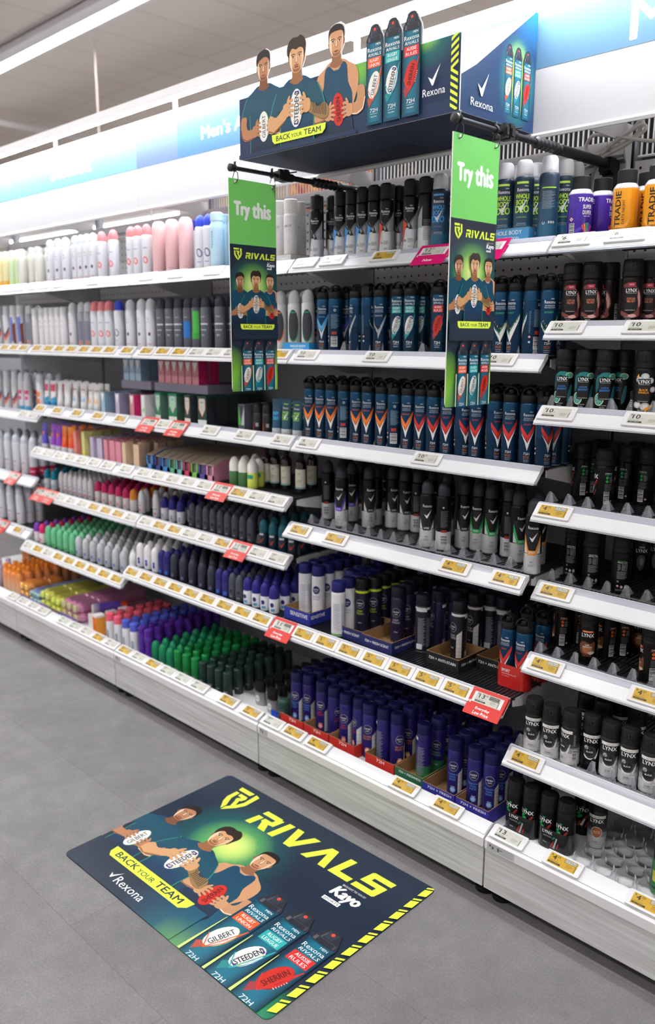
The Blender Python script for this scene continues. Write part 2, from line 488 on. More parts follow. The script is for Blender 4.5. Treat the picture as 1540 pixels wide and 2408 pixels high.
        for sg in (-1, 1):
            A.smooth(P([(sg * 1.02 + 0, -1.15), (sg * 1.32, -1.15), (sg * 1.38, -1.55), (sg * 1.28, -1.90), (sg * 1.0, -2.02), (bx + sg * .55, -1.95), (bx + sg * .42, -1.80), (bx + sg * .50, -1.62), (sg * .92, -1.62), (sg * 1.02, -1.45)]), skin if sg < 0 else mixc(skin, dk, .2))
            A.line(P([(sg * 1.38, -1.52), (sg * 1.28, -1.88), (sg * 1.0, -2.0), (bx + sg * .55, -1.94)]), .045 * s, dk if sg < 0 else lit)
        ball(A, *f(bx, by), .31 * s, .55 * s, kind, 0 if kind == 'GILBERT' else 5)
        hand(A, *f(bx - .38, by - .08), s * .9, 1, skin); hand(A, *f(bx + .40, by - .08), s * .9, -1, skin)

RIV = {'union': ('RUGBY', 'UNION', (236, 92, 38), 'GILBERT'), 'league': ('RUGBY', 'LEAGUE', (46, 172, 172), 'STEEDEN'), 'aussie': ('AUSSIE', 'RULES', (216, 48, 44), 'SHERRIN')}
def rivals_label(A, cx, y0, w, h, kind):
    a, b, col, bl = RIV[kind]
    Y = lambda t: y0 + t * h
    A.text('MEN', cx + w * .22, Y(.80), w * .28, h * .022, WHITE)
    A.text('Rexona', cx, Y(.755), w * .84, h * .042, WHITE, .006)
    A.text('RIVALS', cx + w * .02, Y(.705), w * .76, h * .03, WHITE, .01, 0, .2)
    A.rect(cx - w * .41, Y(.575), cx + w * .41, Y(.675), col)
    A.text(a, cx, Y(.648), w * .56, h * .032, WHITE, .01); A.text(b, cx, Y(.602), w * .62, h * .032, WHITE, .01)
    A.poly([(cx - w * .42, Y(.26)), (cx - w * .1, Y(.33)), (cx - w * .02, Y(.26)), (cx - w * .30, Y(.18))], mixc(col, (20, 60, 80), .45))
    ball(A, cx, Y(.40), w * .35, h * .140, bl, -16)
    A.line([(cx + w * .44, Y(.56)), (cx - w * .06, Y(.245)), (cx - w * .40, Y(.37))], w * .035, col)
    A.line([(cx + w * .44, Y(.56)), (cx + w * .26, Y(.36)), (cx - w * .06, Y(.245))], w * .03, col)
    A.text('72H', cx, Y(.145), w * .46, h * .04, WHITE, .004)
    A.rect(cx - w * .22, Y(.108), cx + w * .22, Y(.111), WHITE)
    A.text('130g 220mL', cx, Y(.08), w * .40, h * .017, WHITE)

def flat_can(A, cx, y0, w, h, kind):
    x0, x1 = cx - w / 2, cx + w / 2
    bt = y0 + h * .835
    def g(px, py):
        t = abs((px - cx) / (w / 2))
        return mixc((26, 112, 136), (10, 44, 66), t ** 2)
    A.smooth([(x0 + w * .05, y0 + h * .005), (cx, y0), (x1 - w * .05, y0 + h * .005), (x1, y0 + h * .03), (x1, bt - h * .03), (x1 - w * .06, bt), (x0 + w * .06, bt), (x0, bt - h * .03), (x0, y0 + h * .03)], (16, 74, 98))
    for i in range(8):
        a, b = x0 + w * i / 8, x0 + w * (i + 1) / 8
        A.rect(a, y0 + h * .03, b, bt - h * .02, None, g)
    A.smooth([(x0 + w * .03, bt), (x0 + w * .03, bt + h * .045), (x0 + w * .12, bt + h * .075), (x0 + w * .26, bt + h * .145), (cx, bt + h * .165), (x1 - w * .26, bt + h * .145), (x1 - w * .12, bt + h * .075), (x1 - w * .03, bt + h * .045), (x1 - w * .03, bt), (cx, bt - h * .008)], (40, 42, 52))
    A.poly([(x0 + w * .10, bt + h * .004), (x0 + w * .22, bt + h * .002), (x0 + w * .22, bt + h * .043), (x0 + w * .11, bt + h * .045)], (92, 94, 106))
    A.poly([(x0 + w * .24, bt + h * .05), (x0 + w * .30, bt + h * .05), (x0 + w * .36, bt + h * .135), (x0 + w * .32, bt + h * .14)], (84, 86, 98))
    A.poly([(x1 - w * .16, bt + h * .004), (x1 - w * .08, bt + h * .006), (x1 - w * .09, bt + h * .045), (x1 - w * .16, bt + h * .043)], (70, 72, 84))
    A.line([(x0 + w * .08, bt + h * .045), (x1 - w * .08, bt + h * .045)], h * .004, (70, 76, 92))
    A.poly([(x0 + w * .30, bt + h * .135), (x0 + w * .36, bt + h * .06), (x1 - w * .36, bt + h * .06), (x1 - w * .30, bt + h * .135)], (52, 56, 70))
    A.ell(cx, bt + h * .115, w * .065, w * .065, (235, 70, 50))
    rivals_label(A, cx, y0, w, h, kind)

def back_your_team(A, x, y, w, h, rot=0):
    A.poly([(x, y + h), (x + w * .01, y + h * .35), (x + w * .05, y), (x + w * .94, y), (x + w * .99, y + h * .4), (x + w, y + h)], LIME)
    A.text('BACK', x + w * .22, y + h * .52, w * .27, h * .56, NAVY, .02)
    A.text('YOUR', x + w * .475, y + h * .46, w * .20, h * .42, NAVY, .005)
    A.text('TEAM', x + w * .76, y + h * .52, w * .30, h * .56, NAVY, .02)

def kayo(A, cx, cy, w, h):
    A.text('BROUGHT TO YOU BY', cx, cy + h * .46, w * .8, h * .09, WHITE)
    A.text('Kayo', cx, cy + h * .02, w * .9, h * .62, WHITE, .05, 0, .15)
    A.rect(cx - w * .48, cy - h * .52, cx + w * .1, cy - h * .34, WHITE)
    A.text('SPORTS', cx - w * .19, cy - h * .43, w * .5, h * .1, NAVY)

def glow_field(base, spots):
    """printed colour field of the artwork: list of (x, y, rx, ry, colour)"""
    base = C(base)
    def fn(x, y):
        c = base
        for sx, sy, rx, ry, col, p in spots:
            d = math.hypot((x - sx) / rx, (y - sy) / ry)
            c = mixc(c, col, max(0, 1 - d) ** p)
        return c
    return fn

def plane(O, U, V):
    O, U, V = Vector(O), Vector(U), Vector(V); N = U.cross(V)
    return lambda x, y, h: O + U * x + V * y + N * h

# ------------------------------------------------------------------ setting
X0, X1 = -9.0, 7.0
YB, YF = 5.2, -4.6
m_floor, nt, b = new_mat('grey_vinyl_tiles')
tc = nt.nodes.new('ShaderNodeTexCoord')
mp = nt.nodes.new('ShaderNodeMapping'); mp.inputs['Rotation'].default_value = (0, 0, 0)
br = nt.nodes.new('ShaderNodeTexBrick'); br.offset = 0.5
br.inputs['Scale'].default_value = 1.0; br.inputs['Brick Width'].default_value = 0.9; br.inputs['Row Height'].default_value = 0.45
br.inputs['Mortar Size'].default_value = 0.0012; br.inputs['Mortar Smooth'].default_value = 0.2
br.inputs['Color1'].default_value = lin((119, 117, 119)) + (1,); br.inputs['Color2'].default_value = lin((124, 122, 124)) + (1,)
br.inputs['Mortar'].default_value = lin((108, 104, 104)) + (1,)
n1 = nt.nodes.new('ShaderNodeTexNoise'); n1.inputs['Scale'].default_value = 3.5; n1.inputs['Detail'].default_value = 8; n1.inputs['Roughness'].default_value = 0.7
n2 = nt.nodes.new('ShaderNodeTexNoise'); n2.inputs['Scale'].default_value = 160; n2.inputs['Detail'].default_value = 3
n3 = nt.nodes.new('ShaderNodeTexNoise'); n3.inputs['Scale'].default_value = 16; n3.inputs['Detail'].default_value = 6
for n in (n1, n2, n3): nt.links.new(tc.outputs['Object'], n.inputs['Vector'])
nt.links.new(tc.outputs['Object'], mp.inputs[0]); nt.links.new(mp.outputs[0], br.inputs['Vector'])
def mulmap(n, lo, hi, a=0.3, c=0.7):
    r = nt.nodes.new('ShaderNodeMapRange'); r.inputs[1].default_value = a; r.inputs[2].default_value = c
    r.inputs[3].default_value = lo; r.inputs[4].default_value = hi
    nt.links.new(n.outputs['Fac'], r.inputs[0]); return r
prev = br.outputs['Color']
for n, lo, hi in ((n1, .86, 1.12), (n2, .86, 1.12), (n3, .92, 1.07)):
    r = mulmap(n, lo, hi)
    vm = nt.nodes.new('ShaderNodeVectorMath'); vm.operation = 'SCALE'
    nt.links.new(prev, vm.inputs[0]); nt.links.new(r.outputs[0], vm.inputs['Scale']); prev = vm.outputs[0]
nt.links.new(prev, b.inputs['Base Color'])
b.inputs['Roughness'].default_value = 0.55; b.inputs['Specular IOR Level'].default_value = 0.35
struct('floor', Buf().box((X0, YF, -.05), (X1, YB, 0), m_floor))

m_ceil, nt, b = new_mat('ceiling_tiles')
tc = nt.nodes.new('ShaderNodeTexCoord')
br = nt.nodes.new('ShaderNodeTexBrick'); br.offset = 0.0
br.inputs['Scale'].default_value = 1.0; br.inputs['Brick Width'].default_value = 0.6; br.inputs['Row Height'].default_value = 1.2
br.inputs['Mortar Size'].default_value = 0.012; br.inputs['Mortar Smooth'].default_value = 0.1
br.inputs['Color1'].default_value = lin((214, 204, 200)) + (1,); br.inputs['Color2'].default_value = lin((217, 207, 203)) + (1,)
br.inputs['Mortar'].default_value = lin((200, 190, 186)) + (1,)
mp = nt.nodes.new('ShaderNodeMapping'); mp.inputs['Location'].default_value = (0.14, 0.35, 0)
nt.links.new(tc.outputs['Object'], mp.inputs[0]); nt.links.new(mp.outputs[0], br.inputs['Vector'])
nt.links.new(br.outputs['Color'], b.inputs['Base Color']); b.inputs['Roughness'].default_value = 0.9
struct('ceiling', Buf().box((X0, YF, CEIL_Z), (X1, YB, CEIL_Z + .1), m_ceil))
m_wall = plain('painted_wall', (206, 200, 194), 0.8, vary=0.03, scale=1.5)
struct('wall_left', Buf().box((X0 - .1, YF, 0), (X0, YB, CEIL_Z), m_wall))
struct('wall_right', Buf().box((X1, YF, 0), (X1 + .1, YB, CEIL_Z), m_wall))
struct('wall_back', Buf().box((X0, YB, 0), (X1, YB + .1, CEIL_Z), m_wall))
struct('wall_front', Buf().box((X0, YF - .1, 0), (X1, YF, CEIL_Z), m_wall))

# aisle ceiling lights: grey trough, white tube
G_TUBE = glow('tube_light', (1.0, 0.985, 0.96), CEIL_LAMP)
G_HEAD = glow('fascia_tube_light', (0.95, 0.98, 1.0), HEAD_LAMP)
m_trough = plain('light_trough_paint', (214, 212, 220), 0.5)
for i, (y, lab) in enumerate(((1.985, 'long white tube light on ceiling beyond the shelving'), (-1.0, 'long tube light on ceiling over the near aisle'), (-3.6, 'long tube light on ceiling furthest behind the aisle'))):
    t = thing('ceiling_light', lab, 'ceiling light', (0, y, CEIL_Z - .06), 0, 'ceiling tube lights')
    link('housing', Buf().box((X0 + .4, -.19, 0), (X1 - .4, -.07, .06), m_trough).box((X0 + .4, .05, 0), (X1 - .4, .08, .06), m_trough).box((X0 + .4, -.19, .05), (X1 - .4, .08, .06), m_trough), t)
    link('tube_diffuser', Buf().box((X0 + .45, -.065, .002), (X1 - .45, .045, .03), G_TUBE), t)

t = thing('ceiling_beam', 'white bar crossing under the ceiling at far left', 'ceiling beam', (-5.44, 0, 3.9))
link('bar', Buf().box((-.03, -2, 0), (.03, 4.6, .05), M_WHITE), t)
t = thing('hanging_rod', 'thin pale rod hanging from the ceiling beyond the fascia', 'rod', (-2.79, 2.3, 2.75))
link('rod', Buf().tube([(0, 0, 0), (0, 0, 1.35)], .007, m_ceil), t)

# ------------------------------------------------------------------ the shelving run
BAYS = [-1, 0, 1, 2, 3]
BAYNAME = {-1: 'far left bay', 0: 'left bay', 1: 'middle bay', 2: 'bay with hanging signs', 3: 'rightmost bay'}
m_kick, nt, b = new_mat('pale_timber_grain')
tc = nt.nodes.new('ShaderNodeTexCoord'); mp = nt.nodes.new('ShaderNodeMapping'); mp.inputs['Scale'].default_value = (1.2, 8, 42)
nz = nt.nodes.new('ShaderNodeTexNoise'); nz.inputs['Scale'].default_value = 2.2; nz.inputs['Detail'].default_value = 8; nz.inputs['Roughness'].default_value = .65
cr = nt.nodes.new('ShaderNodeValToRGB')
cr.color_ramp.elements[0].position = .30; cr.color_ramp.elements[0].color = lin((168, 169, 170)) + (1,)
cr.color_ramp.elements[1].position = .62; cr.color_ramp.elements[1].color = lin((205, 207, 210)) + (1,)
nt.links.new(tc.outputs['Object'], mp.inputs[0]); nt.links.new(mp.outputs[0], nz.inputs['Vector']); nt.links.new(nz.outputs['Fac'], cr.inputs[0])
nt.links.new(cr.outputs[0], b.inputs['Base Color']); b.inputs['Roughness'].default_value = .5

# pegboard with punched holes (dark dimples laid on the sheet)
M_HOLE = plain('hole_shadow_metal', (30, 31, 34), 0.8)
def disc(buf, c, r, nrm_y, mat, n=8):
    buf.add([(c[0] + r * math.cos(2 * math.pi * i / n), c[1], c[2] + r * math.sin(2 * math.pi * i / n)) for i in range(n)], [tuple(range(n))], mat, C((30, 31, 34)))

for bay in BAYS:
    nm = BAYNAME[bay]
    t = thing('shelving_base', 'white base cabinet with pale timber kick panel, %s' % nm, 'shelf base', (bay, 0, 0), 0, 'base cabinets along the floor')
    link('kick_panel', Buf().box((.003, 0, .05), (.997, .02, .178), m_kick), t)
    pr = [(-.004, .178), (-.004, .205), (0, .209), (.046, .232), (.05, .228), (.05, .199), (.60, .199), (.60, .19), (.02, .19), (.02, .178)]
    link('ledge', Buf().prism(pr, lambda x, y, d: (.003 + d, x, y), .994, M_WHITE), t)
    # ridges of the label channel on the ledge
    link('label_channel', Buf().prism([(.004, .2125), (.010, .2155), (.036, .2288), (.042, .2318), (.042, .2335), (.036, .2302), (.010, .2172), (.004, .2142)], lambda x, y, d: (.005 + d, x, y), .990, M_RAIL), t)
    if bay in (1, 2, 3):
        sk = Buf(); SA_ = Art(); SA_.rect(0, 0, 88 if bay == 3 else 46, 22, (176, 178, 184))
        for q_ in range(5 if bay == 3 else 3): SA_.rect(6 + q_ * 9, 11 - (q_ % 2) * 5, 13 + q_ * 9, 17 - (q_ % 3) * 3, (96, 96, 110))
        SA_.put(sk, plane((.012, -.0045, .181), (1, 0, 0), (0, 0, 1)), M_CARD)
        link('worn_sticker', sk, t)
    link('plinth', Buf().box((.01, .13, 0.0), (.99, .60, .05), M_VOID), t)
    for k, x in enumerate((.03, .97)):
        link('foot', Buf().lathe([(.03, .0, (20, 20, 22)), (.03, .012, (20, 20, 22)), (.018, .02, (26, 26, 28)), (.018, .05, (26, 26, 28))], M_PLAST, 16, x, .06), t)
    bp = thing('back_panel', 'grey panel with perforated top strip behind shelves, %s' % nm, 'back panel', (bay, .60, 0), 0, 'back panels')
    link('sheet', Buf().box((.012, .0, .2), (.988, .012, 1.80), M_GREYP), bp)
    pb = Buf().box((.012, -.004, 1.80), (.988, .012, 2.105), M_WHITE)
    for ix in range(30):
        for iz in range(9):
            disc(pb, (.03 + ix * .0325, -.0045, 1.825 + iz * .0325), .0042, -1, M_HOLE)
    link('perforated_strip', pb, bp)
    if bay != 3:
        link('top_rail', Buf().box((.012, -.03, 2.112), (.988, .012, 2.165), M_WHITE).box((.012, -.034, 2.118), (.988, -.03, 2.124), M_GREYP), bp)
    fe = thing('wire_fence', 'white upright wire fence panel above shelves, %s' % nm, 'wire fence', (bay, .615, 0), 0, 'wire fences on top')
    wb = Buf()
    zb, zt = (2.17, 2.46) if bay != 3 else (2.12, 2.46)
    wr = .0022 if bay > 1 else .0010
    for i in range(58):
        x = .02 + i * .0166
        wb.box((x - wr, -wr, zb), (x + wr, wr, zt), M_WHITE)
    link('wires', wb, fe)
    link('rails', Buf().tube([(.01, 0, zb), (.99, 0, zb)], .004, M_WHITE).tube([(.01, 0, zt - .02), (.99, 0, zt - .02)], .004, M_WHITE).tube([(.5, .006, zb), (.5, .006, zt)], .004, M_WHITE), fe)
for x in (-1, 0, 1, 2, 3, 4):
    where = {-1: 'far left end', 0: 'left of left bay', 1: 'between left and middle bays', 2: 'between middle bay and hanging signs', 3: 'left of rightmost bay', 4: 'right end'}[x]
    t = thing('upright_post', 'slotted steel upright with header bracket, %s' % where, 'upright', (x, .612, 0), 0, 'uprights')
    link('post', Buf().box((-.011, -.009, 0.205), (.011, .03, 2.42), M_GREYP).box((-.004, -.0095, .21), (.004, -.009, 2.3), M_VOID), t)
    arm = [(-.03, 1.98), (-.055, 1.985), (-.055, 2.10), (-.075, 2.135), (-.14, 2.150), (-.32, 2.150), (-.32, 2.20), (-.03, 2.20)]
    link('header_bracket', Buf().prism(arm, lambda a, b, d: (-.004 + d + .006, a, b), .004, M_WHITE).box((.002, -.055, 1.98), (.016, -.012, 2.02), M_WHITE), t)

def rail_profile(k=1.0):
    """cross-section of a tilted price rail, (y, z) from its top edge"""
    return [(0, 0), (.006, .001), (.006, -.012), (-.024, -.042), (-.034, -.046), (-.041, -.044), (-.040, -.039), (-.036, -.036), (-.004, -.003)]

def shelf(key, bay, y, z, end_l=True):
    lvl = SHELF_NAME[key]
    t = thing('shelf', 'white-fronted wire shelf, %s, %s' % (lvl, BAYNAME[bay]), 'shelf', (bay, y, z), 0, 'shelves')
    link('price_rail', Buf().prism([(a, b) for a, b in rail_profile()], lambda a, b, d: (.004 + d, a, b), .992, M_RAIL), t)
    link('rail_lip', Buf().prism([(-.024, -.0425), (-.026, -.050), (-.044, -.048), (-.041, -.0445), (-.034, -.0465)], lambda a, b, d: (.004 + d, a, b), .992, M_FROST), t)
    link('top_strip', Buf().prism([(.0005, .0006), (-.0040, -.0022), (-.0135, -.0120), (-.0130, -.0128), (-.0035, -.0035), (.0005, -.0006)], lambda a, b, d: (.004 + d, a - .0002, b + .0003), .992, M_BAND), t)
    D = .590 - y
    db = Buf()
    for i in range(76):
        x = .012 + i * .013
        db.box((x - .0038, .004, -.0095), (x + .0038, D - .005, -.0062), M_DARK)
    for yy in (.03, D * .35, D * .68, D - .02):
        db.box((.005, yy - .004, -.0135), (.995, yy + .004, -.0097), M_DARK)
    link('wire_deck', db, t)
    link('front_beam', Buf().box((.005, .0065, -.03), (.995, .016, -.0065), M_DARK), t)
    for x in (.008, .988):
        a = [(.03, -.014), (.03, -.035), (.07, -.045), (D - .12, -.09), (D, -.095), (D, -.014)]
        link('bracket', Buf().prism(a, lambda p, q, d: (x + d, p, q), .004, M_WHITE), t)
    return t
SHELVES = {
    'A-1': (-1, 0.205, 1.87),
    'A0': (0, 0.205, 1.87),
    'A1': (1, 0.205, 1.87),
    'A2': (2, 0.205, 1.87),
    'A3': (3, 0.205, 1.87),
    'B-1': (-1, 0.2, 1.564),
    'B0': (0, 0.2, 1.564),
    'B1': (1, 0.2, 1.564),
    'B2': (2, 0.2, 1.564),
    'C-1': (-1, 0.235, 1.21),
    'C0': (0, 0.21, 1.257),
    'C1': (1, 0.21, 1.257),
    'C2': (2, 0.21, 1.257),
    'D2': (2, 0.165, 0.95),
    'E2': (2, 0.098, 0.6),
    'E1': (1, 0.098, 0.6),
    'E0': (0, 0.09, 0.545),
    'E-1': (-1, 0.13, 0.59),
    'L-1': (-1, 0.178, 0.867),
    'L0': (0, 0.18, 1.036),
    'M0': (0, 0.18, 0.817),
    'L1': (1, 0.18, 1.036),
    'M1': (1, 0.18, 0.817),
    'B3': (3, 0.2, 1.651),
    'C3': (3, 0.175, 1.429),
    'D3': (3, 0.186, 1.162),
    'E3': (3, 0.21, 0.931),
    'F3': (3, 0.18, 0.722),
    'G3': (3, 0.103, 0.462),
    'K-1': (-1, 0.046, 0.205),
    'K0': (0, 0.046, 0.205),
    'K1': (1, 0.046, 0.205),
    'K2': (2, 0.046, 0.205),
    'K3': (3, 0.046, 0.205),
}
